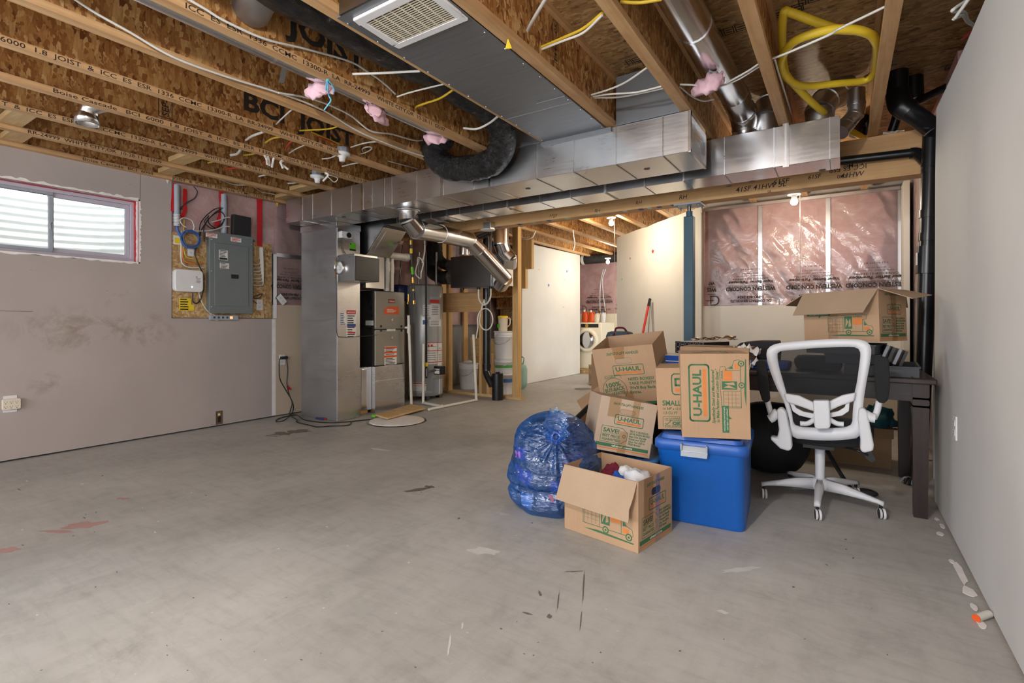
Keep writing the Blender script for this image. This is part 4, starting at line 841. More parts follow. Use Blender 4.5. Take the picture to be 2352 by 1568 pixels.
MB().box(gc.x-.06, gc.x+.05, gc.y-.06, gc.y+.05, gc.z-.055, gc.z+.055, m['black']).build('gas_valve', T, 'black gas control with white label', bevel=.006)
b = MB(); F = frame((gc.x-.045, gc.y-.061, gc.z-.04), (1, 0, 0), (0, 0, 1)); b.flat([(0, 0), (.085, 0), (.085, .04), (0, .04)], F, m['paper']); b.flat([(0, .05), (.085, .05), (.085, .065), (0, .065)], F, m['paper']); b.build('valve_label', T)
g0 = PD(980, 855, 6.55)
MB().tube([g0, PD(1000, 850, 6.58), gc], .014, m['dark_sheet'], n=10, spline=False).build('gas_line', T); MB().tube([gc+Vector((0, 0, -.05)), gc+Vector((-.02, 0, -.12)), gc+Vector((-.07, .04, -.17))], .006, m['galv'], n=6).build('burner_tube', T)
q_ = PD(1004, 890, 6.66); MB().box(q_.x-.06, q_.x+.06, q_.y-.02, q_.y+.04, .1, .30, m['heater']).build('burner_cover', T, bevel=.01)
for k, (u, zt) in enumerate(((962, 1.75), (1002, 1.72))):
    p = PD(u, 640, 6.9); MB().cyl((p.x, p.y, 1.54), (p.x, p.y, 2.0), .016, m['dark_sheet'], n=10).build('water_pipe', T)
T = thing('gas_pipe', 'thin black gas pipe running down the front of the water heater', 'pipe', (g0.x, g0.y, .5))
MB().tube([PD(975, 560, 6.3), PD(978.5, 600, 6.35), PD(979, 740, 6.5), PD(979.5, 868, 6.55)], .0135, m['black'], n=10, spline=False).build('pipe', T)
MB().box(g0.x-.014, g0.x+.02, g0.y-.03, g0.y, g0.z-.02+.1, g0.z+.13, m['ylabel']).build('valve_handle', T, 'yellow valve handle'); MB().cyl(g0+Vector((0, 0, -.05)), g0+Vector((0, 0, .06)), .022, m['dark_sheet'], n=10).build('tee', T)
T = thing('gas_riser', 'black pipe with yellow and green tags left of the water heater', 'pipe', tuple(PD(951, 695, 5.9)))
MB().tube([PD(941, 490, 5.9), PD(945, 580, 5.9), PD(948, 640, 5.9), PD(952, 697, 5.9)], .014, m['black'], n=10, spline=False).build('pipe', T)
b = MB()
for v0, v1, mt, r in ((552, 562, 'brass', .02), (571, 582, 'ylabel', .017), (613, 630, 'lime', .017), (637, 650, 'brass', .019), (690, 698, 'brass', .019), (664, 668, 'brass', .018)): b.cyl(PD(943+8*(v0-552)/146, v0, 5.9), PD(943+8*(v1-552)/146, v1, 5.9), r, m[mt], n=10)
b.build('fittings', T, 'brass fittings and coloured tags'); MB().tube([PD(938, 675, 5.9), PD(938, 690, 5.9), PD(936, 698, 5.9)], .01, m['brass'], n=8).build('drip_leg', T)
T = thing('expansion_tank', 'dark blue expansion tank behind the top of the furnace', 'tank', tuple(PD(914, 668, 5.9)))
p = PD(917, 655, 6.85); MB().lathe([(.001, -.24), (.11, -.20), (.125, -.1), (.125, -.02), (.11, .0), (.001, .012)], m['navy'], n=24, o=p).build('tank', T)
MB().cyl(p, p+Vector((.02, .05, .55)), .012, m['dark_sheet'], n=8).build('pipe', T)
T = thing('hose_loop', 'grey hose looped above the water heater', 'hose', tuple(PD(965, 640, 6.3)))
cc = PD(963, 615, 6.3); MB().tube([cc+Vector((.055*math.cos(a), .02*math.sin(3*a), .13*math.sin(a))) for a in [i*2*PI/12 for i in range(12)]], .009, m['pvc'], n=8, closed=True).build('loop', T)
MB().tube([cc+Vector((.05, 0, .06)), cc+Vector((.07, .02, .2)), cc+Vector((.04, .05, .4))], .009, m['pvc'], n=8).build('tail', T)
# ---------------------------------------------------------------- white drain pipes along the floor
T = thing('drain_pipe', 'thin white plastic drain standpipe in front of the water heater', 'pipe', (-4.43, 4.5, 0))
b = MB().tube([PZ(945, 932, .005), PD(941, 800, 6.16), PD(938, 724, 6.16)], .0165, m['pvc'], n=10, spline=False); b.build('pipe', T); MB().cyl(PD(938.5, 765, 6.16), PD(939, 746, 6.16), .022, m['pvc'], n=10).cyl(PD(938.5, 752, 6.16), PD(930, 752, 6.16), .014, m['pvc'], n=10).build('tee', T)
T = thing('drain_pipe', 'white plastic drain run lying on the floor with two risers', 'pipe', (-4.2, 5.0, 0))
A_ = PZ(972, 925, .02); B_ = PZ(1015, 933, .02); C_ = PZ(985, 940, .02); D_ = PZ(1094, 918, .02)
MB().tube([A_, B_], .017, m['pvc'], n=10, spline=False).tube([C_, D_], .017, m['pvc'], n=10, spline=False).build('pipe', T)
up = A_ + Vector((0, 0, 1.0)); MB().tube([A_, A_+Vector((.0, .0, .75))], .017, m['pvc'], n=10, spline=False).build('riser', T); MB().tube([D_, PD(1087, 768, 6.6)], .017, m['pvc'], n=10, spline=False).build('riser', T)
b = MB()
for q in (A_, B_, D_): b.ball(q+Vector((0, 0, .002)), .022, m['pvc'], 10)
b.build('elbows', T)
# ---------------------------------------------------------------- bare stud frame, stair and stored things
SY = 5.70
T = thing('stud_wall', 'bare timber stud frame with plates in front of the stair alcove', 'stud frame', (-4.4, SY+.045, 0))
b = MB().box(-5.2, -4.20, SY, SY+.089, .0, .038, m['board']).box(-4.20, -3.597, SY, SY+.089, 0, .038, m['board']); b.build('bottom_plate', T)
for u0, u1 in ((1025, 1038), (1100, 1111), (1183, 1195)):
    x0_, x1_ = PY(u0, 690, SY).x, PY(u1, 690, SY).x; MB().box(x0_, x0_+.045 if u0 > 1000 else x1_, SY, SY+.089, .038, 2.33, m['stud']).build('stud', T)
MB().box(-3.73, -3.685, SY+.001, SY+.12, .038, 2.33, m['stud']).build('stud', T); MB().box(-4.17, -4.12, SY+.01, SY+.1, .038, .6, m['stud']).build('stud', T)
MB().box(-5.2, -3.6, SY, SY+.089, 2.332, 2.368, m['stud']).build('top_plate', T)
MB().box(-4.95, -4.22, SY-.02, SY-.002, 1.19, 1.47, m['lvl']).build('backing_board', T, 'reddish plywood backing board')
MB().box(-3.68, -3.597, SY-.001, SY, 1.02, 1.06, m['lime']).build('tape_mark', T) if False else None
T = thing('staircase', 'rough timber staircase seen from underneath behind the stud frame', 'staircase', (-4.1, 7.0, 0))
for i in range(10):
    z = .10+.195*i; y = 8.75-.19*i
    MB().box(-5.19, -4.54, y, y+.02, z-.19, z+.0, m['osb_web'] if i % 3 else m['osb_board']).build('riser', T)
    MB().box(-5.19, -4.54, y-.21, y+.01, z+.001, z+.03, m['osb_board']).build('tread', T)
for u0, v0, u1, v1, y in ((1197, 552, 1223, 617, 6.99), (1197, 614, 1209, 662, 6.97)):
    p = PY(u0, v0, y); q = PY(u1, v1, y); MB().box(p.x, q.x, y-.03, y+.05, q.z, p.z, m['stud']).build('stringer_block', T)
for y, n_ in ((5.95, 'nearest'), (6.5, 'second'), (7.05, 'third'), (7.6, 'farthest')):
    MB().box(-5.235, -5.20, y, y+.1, .02, 2.36, m['stud']).build('timber_stud', label='%s timber stud against the film behind the bare stud frame' % n_, cat='stud', group='timber studs in the alcove')
T = thing('plywood_panel', 'plywood box panel with a round dial mark leaning in the alcove', 'panel', (-5.0, 6.7, 0))
p = Vector((-5.16, 6.7, 0)); b = MB(frame((p.x, 6.72, 0), (1, 0, 0), (0, -.12, 1)))
b.prism([(0, 0, 0), (.62, 0, 0), (.60, .3, 0), (.50, .78, 0), (0, .80, 0)], (0, 0, .02), m['board']); b.build('sheet', T)
b = MB(frame((p.x, 6.72, 0), (1, 0, 0), (0, -.12, 1))); b.lathe([(.13, .021), (.001, .0212)], m['lvl'], o=(.20, .42, 0), caps=False, n=24); b.lathe([(.045, .022), (.03, .0222)], m['black'], o=(.21, .38, 0), caps=False); b.lathe([(.03, .0226), (.001, .0226)], m['latch'], o=(.21, .38, 0), caps=False)
for a in (.7, 1.3, 1.9): b.ball((.20+.09*math.cos(a), .42+.09*math.sin(a), .022), .012, m['ink_r'], 8)
b.build('dial', T, 'round dial mark')
def bucket(name, label, c, r, h, lidr=1.04, handle=True, stripe=None):
    T = thing(name, label, 'bucket', tuple(c)); c = Vector(c)
    b = MB().lathe([(r*.86, 0), (r*.88, .01), (r*.99, h*.78), (r*1.03, h*.79), (r*1.03, h*.81), (r*1.0, h*.82), (r*1.0, h*.86), (r*1.03, h*.87), (r*1.03, h*.89), (r, h*.9), (r, h*.955)], m['white'], n=32, o=c); b.build('body', T)
    MB().lathe([(r*1.02, h*.957), (r*1.06, h*.96), (r*1.06, h), (r*.95, h), (r*.93, h*.985), (.001, h*.985)], m['white'], n=32, o=c, caps=False).build('lid', T)
    if handle: MB().tube([c+Vector((r*1.05*math.cos(a), -r*.2-r*.75*math.sin(a), h*.84-h*.32*math.sin(a))) for a in [i*PI/8 for i in range(9)]], .004, m['galv'], n=6).build('handle', T)
    if stripe: MB().lathe([(r*.955, h*.42), (r*.970, h*.60)], m[stripe], n=32, o=c, caps=False).build('label', T, 'green label')
    return T
bucket('bucket', 'white plastic bucket with a rag on its lid between the studs', (-4.92, 6.26, .0), .15, .40)
c = PZ(1070, 893, 0); MB().ball((-4.90, 6.22, .425), .055, m['paper'], 10, (1.4, 1, .5)).build('rag', label='crumpled white rag on the lid of the bucket between the studs', cat='rag')
BX, BYY = -4.15, 6.12
T = thing('pail', 'small white container at the bottom of the bucket stack', 'pail', (BX+.07, BYY-.03, 0)); MB().lathe([(.10, 0), (.11, .27), (.115, .27), (.115, .29), (.001, .29)], m['white'], n=28, o=(BX+.02, BYY, 0)).build('body', T); MB().lathe([(.1085, .17), (.112, .22)], m['cable_b'], n=28, o=(BX+.02, BYY, 0), caps=False).build('label', T, 'blue label')
bucket('bucket', 'white bucket with a green label in the middle of the stack', (BX, BYY, .29), .145, .22, stripe='green')
bucket('bucket', 'topmost white bucket of the stack in the alcove', (BX, BYY, .512), .145, .40)
T = thing('jug', 'clear plastic pitcher with a yellow lid on top of the bucket stack', 'jug', (BX, BYY, .913)); o = (BX-.02, BYY, .913)
MB().lathe([(.062, 0), (.066, .02), (.072, .19), (.074, .195)], m['ivory'], n=24, o=o).build('body', T); MB().lathe([(.076, .19), (.076, .215), (.06, .225), (.001, .225)], m['ylabel'], n=24, o=o).build('lid', T, 'yellow lid')
MB().tube([Vector(o)+Vector(q) for q in ((.07, 0, .19), (.12, 0, .18), (.12, 0, .10), (.075, 0, .06))], .009, m['ivory'], n=8).build('handle', T); MB().box(o[0]-.05, o[0]-.01, o[1]-.072, o[1]-.062, o[2]+.05, o[2]+.1, m['lime']).build('label', T, 'lime label')
T = thing('gas_cylinder', 'pale green refrigerant cylinder behind the stud post', 'gas cylinder', (-4.27, 6.62, 0)); c = PZ(1183, 893, 0); o = (c.x, c.y+.12, 0)
MB().lathe([(.09, .0), (.125, .04), (.13, .08), (.13, .30), (.11, .36), (.05, .40), (.03, .41)], m['green_t'], n=28, o=o).build('tank', T); b = MB()
for a in (0, PI): b.tube([(o[0]+.07*math.cos(a), o[1], .38), (o[0]+.09*math.cos(a), o[1], .47), (o[0]+.05*math.cos(a), o[1], .50)], .01, m['green_t'], n=8)
b.build('handles', T); MB().cyl((o[0], o[1], .40), (o[0], o[1], .47), .018, m['brass']).build('valve', T)
T = thing('drain_stack', 'black plastic drain pipe down to a floor cleanout beside the stud frame', 'pipe', (-3.87, 5.57, 0))
sx = PY(1120, 700, 5.62); b = MB().tube([(sx.x, 5.60, 2.36), (sx.x, 5.60, .46)], .054, m['abs'], n=18, spline=False); b.build('pipe', T); MB().tube([(sx.x, 5.60, .47), (sx.x, 5.60, .38), (sx.x+.02, 5.59, .33), (sx.x+.12, 5.57, .19)], .056, m['abs'], n=18).cyl((sx.x, 5.6, .42), (sx.x, 5.6, .47), .06, m['abs']).build('elbow', T)
s2_ = PZ(1147, 917, 0); MB().cyl((s2_.x, 5.57, 0), (s2_.x, 5.57, .355), .074, m['abs']).cyl((s2_.x, 5.57, .18), (s2_.x, 5.57, .20), .078, m['abs']).cyl((s2_.x, 5.57, .0), (s2_.x, 5.57, .17), .077, m['abs']).build('cleanout', T); MB().box(s2_.x-.02, s2_.x+.02, 5.55, 5.59, .355, .375, m['abs']).build('plug', T)
T = thing('junction_box', 'small metal junction box with a lamp holder under the beam above the ventilator', 'junction box', (-3.4, 4.36, 2.0))
p = PY(1112, 512, 4.33); q = PY(1129, 526, 4.33); MB().box(p.x, q.x, 4.31, 4.385, q.z, p.z, m['galv']).build('box', T, bevel=.003); MB().cyl((p.x-.04+.08, 4.34, q.z-.006), (p.x+.04, 4.34, q.z), .08, m['white']).build('lamp_holder', T, 'white lamp holder')
T = thing('floor_board', 'short pine board lying over the round floor drain cover', 'board', (-4.2, 4.1, .02)); c_ = [PZ(*k_, .022) for k_ in ((862, 955), (890, 963), (978, 939), (944, 931))]
b = MB().prism([(k_.x, k_.y, .021) for k_ in c_], (0, 0, .02), m['board']); b.build('plank', T, bevel=.002)
T = thing('floor_drain', 'round pale concrete drain cover set in the floor by the furnace', 'drain cover', (-4.0, 4.0, 0)); c = PZ(912, 967, 0)
MB().lathe([(.285, .002), (.285, .010), (.275, .012), (.001, .012)], m['mud'], n=40, o=(c.x, c.y, 0), caps=False).build('cover', T); MB().lathe([(.31, .001), (.305, .006), (.287, .006)], m['dark_sheet'], n=40, o=(c.x, c.y, 0), caps=False).build('rim', T)
# ================================================================= ELECTRICAL WALL
MB().box(XL-.018, XL-.004, 2.207, 3.19, 1.092, 1.90, m['osb_board']).build('backboard', label='strand board backing sheet behind the electrical panel', cat='board')
T = thing('electrical_panel', 'grey electrical breaker panel on the left wall', 'breaker panel', (-5.21, 2.71, 1.14)); PXf = -5.165
MB().box(XL-.004, PXf-.006, 2.51, 2.915, 1.15, 1.93, m['panel']).build('box', T)
MB().box(PXf-.006, PXf, 2.497, 2.93, 1.138, 1.938, m['panel']).build('cover', T, bevel=.003)
pa = PX(492, 562, PXf); pb = PX(560, 706, PXf)
MB().box(PXf, PXf+.006, pa.y, 2.88, 1.21, 1.83, m['panel']).build('door', T, bevel=.003)
q = PX(541, 635, PXf+.006); MB().box(PXf+.006, PXf+.011, q.y-.045, q.y+.03, q.z-.022, q.z+.02, m['black_m']).build('latch', T, 'black recessed latch', bevel=.003)
for k, (u0, v0, u1, v1, lb) in enumerate(((503, 573, 523, 598, 'white label with black foot'), (505, 603, 526, 617, 'white label'))):
    p = PX(u0, v0, PXf+.006); r = PX(u1, v1, PXf+.006); b = MB().box(PXf+.006, PXf+.007, p.y, r.y, r.z, p.z, m['paper']); lines(b, p, r, 7 if k == 0 else 4, PXf+.006, m['grey'], seed=k)
    if k == 0: b.box(PXf+.006, PXf+.0078, p.y+.004, r.y-.004, r.z+.004, r.z+.022, m['black'])
    b.build('label', T, lb)
for u0, v0, u1, v1 in ((473, 534, 499, 547), (530, 544, 554, 557)):
    p = PX(u0, v0, PXf); r = PX(u1, v1, PXf); b = MB().box(PXf, PXf+.0012, p.y, r.y, r.z, p.z, m['paper']); lines(b, p, r, 3, PXf, m['ink_r'], seed=2); b.build('label', T, 'white notice label')
for z in (1.2, 1.55, 1.86):
    for y in (2.515, 2.912): MB().ball((PXf+.001, y, z), .006, m['latch'], 8).build('screw', T)
T = thing('gateway', 'black modem standing on top of the electrical panel', 'modem', (-5.21, 2.825, 1.94))
b = MB(); F = Matrix.Translation((-5.21, 2.825, 1.941)) @ Matrix.Rotation(-.03, 4, 'X'); b.M = F; b.prism([(x, y, 0) for x, y in rrect(.055, .185, .012)], (0, 0, .205), m['black_m']); b.build('case', T, bevel=.004)
T = thing('control_unit', 'white rounded wall unit left of the electrical panel', 'wall box', (-5.22, 2.33, 1.34))
b = MB(frame((XL-.002, 2.328, 1.443), (0, 1, 0), (0, 0, 1))); b.prism([(x, y, 0) for x, y in rrect(.25, .212, .035)], (0, 0, .062), m['white'], smooth=False); b.build('case', T, bevel=.01, seg=3)
b = MB(frame((XL+.0605, 2.328, 1.443), (0, 1, 0), (0, 0, 1))); F = b.M.copy(); b.M = Matrix.Identity(4)
for i in range(4): b.flat([(.06, .02-i*.012), (.10-.006*(i % 2), .02-i*.012), (.10-.006*(i % 2), .024-i*.012), (.06, .024-i*.012)], F, m['grey'])
b.flat([(.058, .034), (.068, .034), (.068, .044), (.058, .044)], F, m['cable_b']); b.build('logo', T)
MB().ball((XL+.061, 2.35, 1.385), .006, glow('status_led', (.9, 1, .95), 4), 8).build('status_light', T, 'lit white status light')
b = MB(); p = PX(412, 684, XL); q = PX(439, 713, XL); b.box(XL-.004, XL-.002, p.y, q.y, q.z, p.z, m['ylabel']); lines(b, p, q, 5, XL-.004, m['ink_k'], .0028, 3); p = PX(421, 699, XL); q = PX(446, 713, XL); b.box(XL-.004, XL-.0012, p.y, q.y, q.z, p.z, m['ylabel'])
b.build('notice', label='yellow notice stapled to the backing board below the white unit', cat='notice')
b = MB(); p = PX(399, 540, XL); q = PX(414, 562, XL); b.box(XL-.006, XL, p.y, q.y, q.z, p.z, m['paper']); b.box(XL-.001, XL+.001, p.y+.01, q.y-.004, q.z+.01, p.z-.02, m['ylabel']); b.build('tag', label='white and yellow tag at the upper left edge of the backing board', cat='tag')
def outlet(name, label, c, F, w=.07, h=.115, n=2, mat='white', cat='outlet', group=None):
    T = thing(name, label, cat, tuple(c), group=group)
    b = MB(F); b.prism([(x, y, 0) for x, y in rrect(w, h, .006)], (0, 0, .007), m[mat]); b.build('plate', T, bevel=.002)
    for k in range(n):
        y0 = (.022 if k == 0 else -.022) if n == 2 else 0
        b = MB(F); b.prism([(x, y+y0, .007) for x, y in rrect(.034, .028, .008)], (0, 0, .0015), m[mat]); b.box(-.009, -.006, y0+.0, y0+.009, .0085, .0089, m['black']); b.box(.006, .009, y0, y0+.009, .0085, .0089, m['black']); b.box(-.003, .003, y0-.010, y0-.005, .0085, .0089, m['black'])
        b.build('socket', T)
    return T
c = PX(438, 580, XL); outlet('data_outlet', 'small white data jack plate on the backing board left of the panel', c, frame((XL-.003, c.y, c.z), (0, 1, 0), (0, 0, 1)), .055, .075, 1)
c = PX(596, 700, XL); outlet('wall_outlet', 'white wall outlet with black plugs right of the electrical panel', c, frame((XL-.003, c.y, c.z), (0, 1, 0), (0, 0, 1)), .07, .115)
c = PX(645, 688, XL); outlet('outlet_cover', 'white outlet plate hanging crooked in front of the film', c, frame((XL+.012, c.y, c.z), (0, .75, .66), (0, -.66, .75)), .07, .115)
c = PX(648, 826, XL); outlet('wall_outlet', 'low white outlet with a black cord plugged in left of the duct tower', c, frame((XL+.0, c.y, c.z), (0, 1, 0), (0, 0, 1)), .07, .115)
c = PX(24, 927, XL); T = thing('outlet_tap', 'cream six way plug adapter on the wall below the window', 'outlet', tuple(c)); F = frame((XL, c.y, c.z), (0, 1, 0), (0, 0, 1))
b = MB(F); b.box(-.04, .035, -.062, .062, 0, .006, m['white']); b.build('plate', T); b = MB(F); b.prism([(x, y, .006) for x, y in rrect(.10, .078, .008)], (0, 0, .032), m['ivory']); b.build('body', T, bevel=.003)
b = MB(F)
for i in range(3):
    for j in range(2):
        x = -.033+.030*i; y = .014-.034*j
        b.box(x-.007, x-.005, y, y+.008, .038, .0386, m['black']).box(x+.006, x+.008, y+.001, y+.008, .038, .0386, m['black']).box(x-.003, x+.003, y-.009, y-.005, .038, .0386, m['black'])
b.build('sockets', T)
c = PX(504, 960, XL); T = thing('wall_box', 'old metal electrical box recessed low in the left wall', 'outlet box', tuple(c)); MB().box(XL, XL+.002, c.y-.035, c.y+.03, .02, .155, m['dark_sheet']).box(XL+.002, XL+.003, c.y-.025, c.y+.018, .03, .145, m['brass']).build('box', T)
MB().box(XL+.003, XL+.004, c.y-.02, c.y+.012, .04, .10, m['black']).box(XL+.003, XL+.0042, c.y-.015, c.y+.005, .11, .13, m['paper']).build('interior', T)
T = thing('power_bar', 'grey power strip with a red lit switch under the electrical panel', 'power strip', (-5.2, 2.68, 1.09)); p = PX(484, 722, -5.2); q = PX(549, 735, -5.2)
MB().box(XL+.002, XL+.04, p.y, q.y, 1.07, 1.118, m['latch']).build('body', T, bevel=.004); b = MB()
for i in range(5): y = p.y+.03+.042*i; b.box(XL+.04, XL+.0405, y, y+.02, 1.085, 1.105, m['grey'])
b.build('sockets', T); MB().box(XL+.04, XL+.043, q.y-.085, q.y-.06, 1.083, 1.106, glow('switch_glow', (1, .25, .1), 2.5)).build('switch', T, 'glowing red switch')
# conduits, tapes, cables
p = PX(513, 452, XL); MB().cyl((XL+.012, p.y, 1.93), (XL+.012, p.y, 2.34), .028, m['latch']).cyl((XL+.012, p.y, 2.2), (XL+.012, p.y, 2.26), .032, m['latch']).build('conduit', label='grey plastic conduit rising from the top of the electrical panel', cat='conduit')
p = PX(404, 470, XL); T = thing('conduit', 'grey ribbed conduit with blue cables at the left edge of the panel recess', 'conduit', (XL+.02, p.y, 1.9)); z0 = PX(404, 520, XL).z; z1 = PX(404, 425, XL).z
MB().tube([(XL+.02, p.y, z0), (XL+.02, p.y, z1)], .024, m['latch'], n=14, spline=False).build('pipe', T); b = MB()
for i in range(8): b.cyl((XL+.02, p.y, z0+.006+.014*i), (XL+.02, p.y, z0+.012+.014*i), .028, m['paper'], n=14)
b.build('ribbed_collar', T)
def strip(name, label, pts, w, mat='red', x=XL+.004):
    b = MB(); random.seed(len(label)); P = [PX(u, v, x) for u, v in pts]; P = catmull(P, 5)
    for a, c in zip(P, P[1:]):
        wa = w*random.uniform(.85, 1.15); b.prism([a+Vector((random.uniform(-.002, .003), -wa/2, 0)), a+Vector((0, wa/2, 0)), c+Vector((0, w/2, 0)), c+Vector((0, -w/2, 0))], (.0012, 0, 0), m[mat])
    return b.build(name, label=label, cat='tape', group='red tape strips on the film')
strip('tape_strip', 'red tape strip above the white cables right of the panel', [(596, 458), (596, 500), (596, 565)], .06)
strip('tape_strip', 'red tape at the top left corner of the panel recess', [(401, 421), (398, 450), (396, 485)], .03)
strip('tape_strip', 'ragged red tape between the two left conduits', [(425, 434), (424, 465), (424, 485), (417, 500)], .035)
strip('tape_strip', 'red tape around the top of the tall grey conduit', [(508, 440), (509, 470), (506, 495), (496, 520)], .045)
def wire(label, pts, r=.004, mat='cable', name='cable', cat='cable', group=None, **kw):
    return MB().tube(pts, r, m[mat], n=6, k=5, **kw).build(name, label=label, cat=cat, group=group)
XW = XL+.03
wx = lambda l, x=XW: [PX(u, v, x) for u, v in l]
wire('black cable coil hanging above the electrical panel', wx([(457, 545), (462, 510), (490, 482), (512, 478), (520, 492), (512, 512), (495, 523), (478, 508), (492, 490), (508, 480)]), .005, 'black')
wire('second black cable loop crossing the tall conduit', wx([(470, 555), (468, 525), (482, 500), (505, 486), (516, 498), (508, 515), (488, 525), (470, 510), (480, 495)], XW+.012), .005, 'black')
wire('black cable running down between the blue coil and the panel', wx([(480, 500), (462, 530), (456, 555), (448, 580), (455, 605), (467, 632), (466, 670), (455, 695), (443, 692), (443, 673)]), .006, 'black')
b = MB(); random.seed(11); c = PX(437, 549, XW+.01)
for k in range(6): R_ = .075+.012*random.uniform(-1, 1); b.tube([c+Vector((.006*k-.01, R_*1.05*math.cos(a)+random.uniform(-.006, .006), R_*math.sin(a)+random.uniform(-.006, .006))) for a in [i*2*PI/14 for i in range(14)]], .004, m['cable_b'], n=6, closed=True)
b.build('cable_coil', label='blue network cable coil left of the electrical panel', cat='cable')
wire('blue cable bundle dropping from the ribbed conduit', wx([(406, 520), (409, 532), (416, 545), (420, 560), (430, 568)]), .011, 'cable_b')
wire('white cable curving from a splitter to the modem', wx([(428, 522), (418, 515), (414, 505), (424, 500), (440, 506), (446, 520), (448, 530), (490, 528), (515, 520), (527, 520)], XW+.01), .005)
wire('short white cable at the side of the modem', wx([(486, 510), (505, 505), (520, 499), (528, 499)], XW+.02), .005)
for k, (mt, pts) in enumerate((('cable_y', [(423, 505), (422, 560), (424, 580), (432, 592), (466, 595)]), ('cable_o', [(420, 535), (419, 580), (423, 598), (440, 604), (468, 604)]), ('cable', [(417, 530), (416, 590), (420, 606), (436, 614), (468, 614)]))):
    wire('%s cable bending into the left side of the electrical panel' % ('yellow', 'orange', 'white')[k], wx(pts, XW-.012), .007, mt)
for k in range(7):
    v = 607+8*k; wire('white cable looping into the right side of the panel, %s from the top' % ordw[k], wx([(596+1.2*k, 568), (597+1.2*k, 590), (598+1.1*k, v-8), (594+.8*k, v), (568, v-1)], XW-.02+.003*k), .006, group='white cables beside the panel')
wire('tangled black cable at the right side of the panel above the outlet', wx([(570, 680), (585, 680), (602, 674), (596, 684), (580, 684), (572, 687), (584, 692), (590, 697)]), .004, 'black')
wire('white cable hanging below the white wall unit', wx([(456, 670), (462, 690), (475, 712), (490, 722), (505, 730), (495, 735), (482, 718)]), .0045)
wire('grey cable from the power strip to the outlet', wx([(549, 726), (565, 726), (575, 716), (575, 700), (574, 680)]), .004, 'latch')
wire('dark cable arching over the film between the left conduits', wx([(412, 480), (430, 465), (447, 455), (453, 440), (445, 428)], XL+.006), .006, 'grey')
# black extension cord from the low outlet
T = thing('extension_cord', 'black extension cord from the low outlet trailing over the floor past the duct tower', 'cord', tuple(PX(648, 826, XL)))
c = PX(650, 822, XL); MB().box(XL+.009, XL+.035, c.y-.045, c.y+.04, c.z-.012, c.z+.02, m['black']).build('plug', T, bevel=.005)
fl = lambda l, z=.006: [PZ(u, v, z) for u, v in l]
XA = XL+.04
MB().tube([PX(642, 823, XA), PX(641, 845, XA), PX(643, 870, XA), PX(655, 893, XA), PX(668, 915, XA+.01), PX(674, 935, XA+.02)] + fl([(668, 952), (650, 966), (634, 967), (640, 961), (662, 955), (682, 953), (700, 964), (745, 970), (790, 969), (860, 962), (930, 957), (975, 963)]), .0055, m['black'], n=6, k=5).build('cord', T)
MB().tube([PX(658, 823, XA), PX(661, 850, XA), PX(659, 880, XA), PX(664, 905, XA+.01), PX(671, 925, XA+.02), PX(666, 945, XA+.04)] + fl([(668, 955), (682, 964), (682, 969), (715, 977), (730, 980), (760, 978), (800, 976), (808, 968)]), .0055, m['black'], n=6, k=5).build('cord', T)
p = PX(661, 888, XA); MB().prism([(XA, p.y-.012, p.z+.03), (XA, p.y+.05, p.z-.035), (XA, p.y+.0, p.z-.03)], (.004, 0, 0), m['red']).build('warning_tag', T, 'red warning tag')
p = PZ(733, 961, .012); MB().cyl((p.x-.05, p.y, .012), (p.x+.06, p.y+.02, .012), .011, m['navy'], n=10).cyl((p.x+.06, p.y+.02, .012), (p.x+.085, p.y+.025, .012), .008, m['red'], n=10).build('marker_pen', label='blue and red marker pen lying at the foot of the duct tower', cat='pen')
p = PZ(861, 956, .012); MB().box(p.x-.03, p.x+.03, p.y-.02, p.y+.02, .008, .03, m['lime']).build('cord_end', label='green plug end beside the short pine board', cat='plug')
# ================================================================= CEILING WIRES AND FITTINGS
def cz_(l, z): return [PZ(u, v, z) for u, v in l]
ZC = 2.45
def lamp_holder(label, u, v, z):
    p = PZ(u, v, z); T = thing('lamp_holder', label, 'lamp holder', (p.x, p.y, z-.05), group='ceiling lamp holders')
    MB().lathe([(.05, .045), (.05, .085), (.001, .086)], m['latch'], n=8, o=(p.x, p.y, z-.05), smooth=False).build('octagon_box', T); MB().lathe([(.001, -.022), (.022, -.022), (.026, .01), (.034, .02), (.062, .028), (.064, .044), (.001, .045)], m['white'], n=24, o=(p.x, p.y, z-.05)).build('socket', T)
    return p
lamp_holder('white keyless lamp holder under the fifth joist', 786, 350, 2.40); lamp_holder('white keyless lamp holder nearer the window wall', 729, 402, 2.40)
wire('long white cable stapled along a joist from the top left corner', [PX(u, v, -2.765) for u, v in ((165, -6), (220, 30), (300, 75), (400, 132), (520, 176), (640, 213))] + [PX(u, v, -2.78) for u, v in ((740, 252), (830, 305), (930, 345), (985, 362))], .006, 'cable', group='cables in the ceiling')
wire('white cable sagging along the joist beside the stencilled word', [PX(u, v, -2.28) for u, v in ((425, -6), (470, 20), (520, 50), (610, 90))] + [PX(u, v, -2.31) for u, v in ((700, 112), (800, 140), (840, 162), (880, 190), (908, 216))], .006, 'cable', group='cables in the ceiling')
wire('grey white cable continuing over the joists toward the black duct loop', [PX(u, v, -2.75) for u, v in ((640, 213), (720, 228), (800, 262), (850, 300), (900, 308), (950, 322), (975, 322))], .006, 'cable', group='cables in the ceiling')
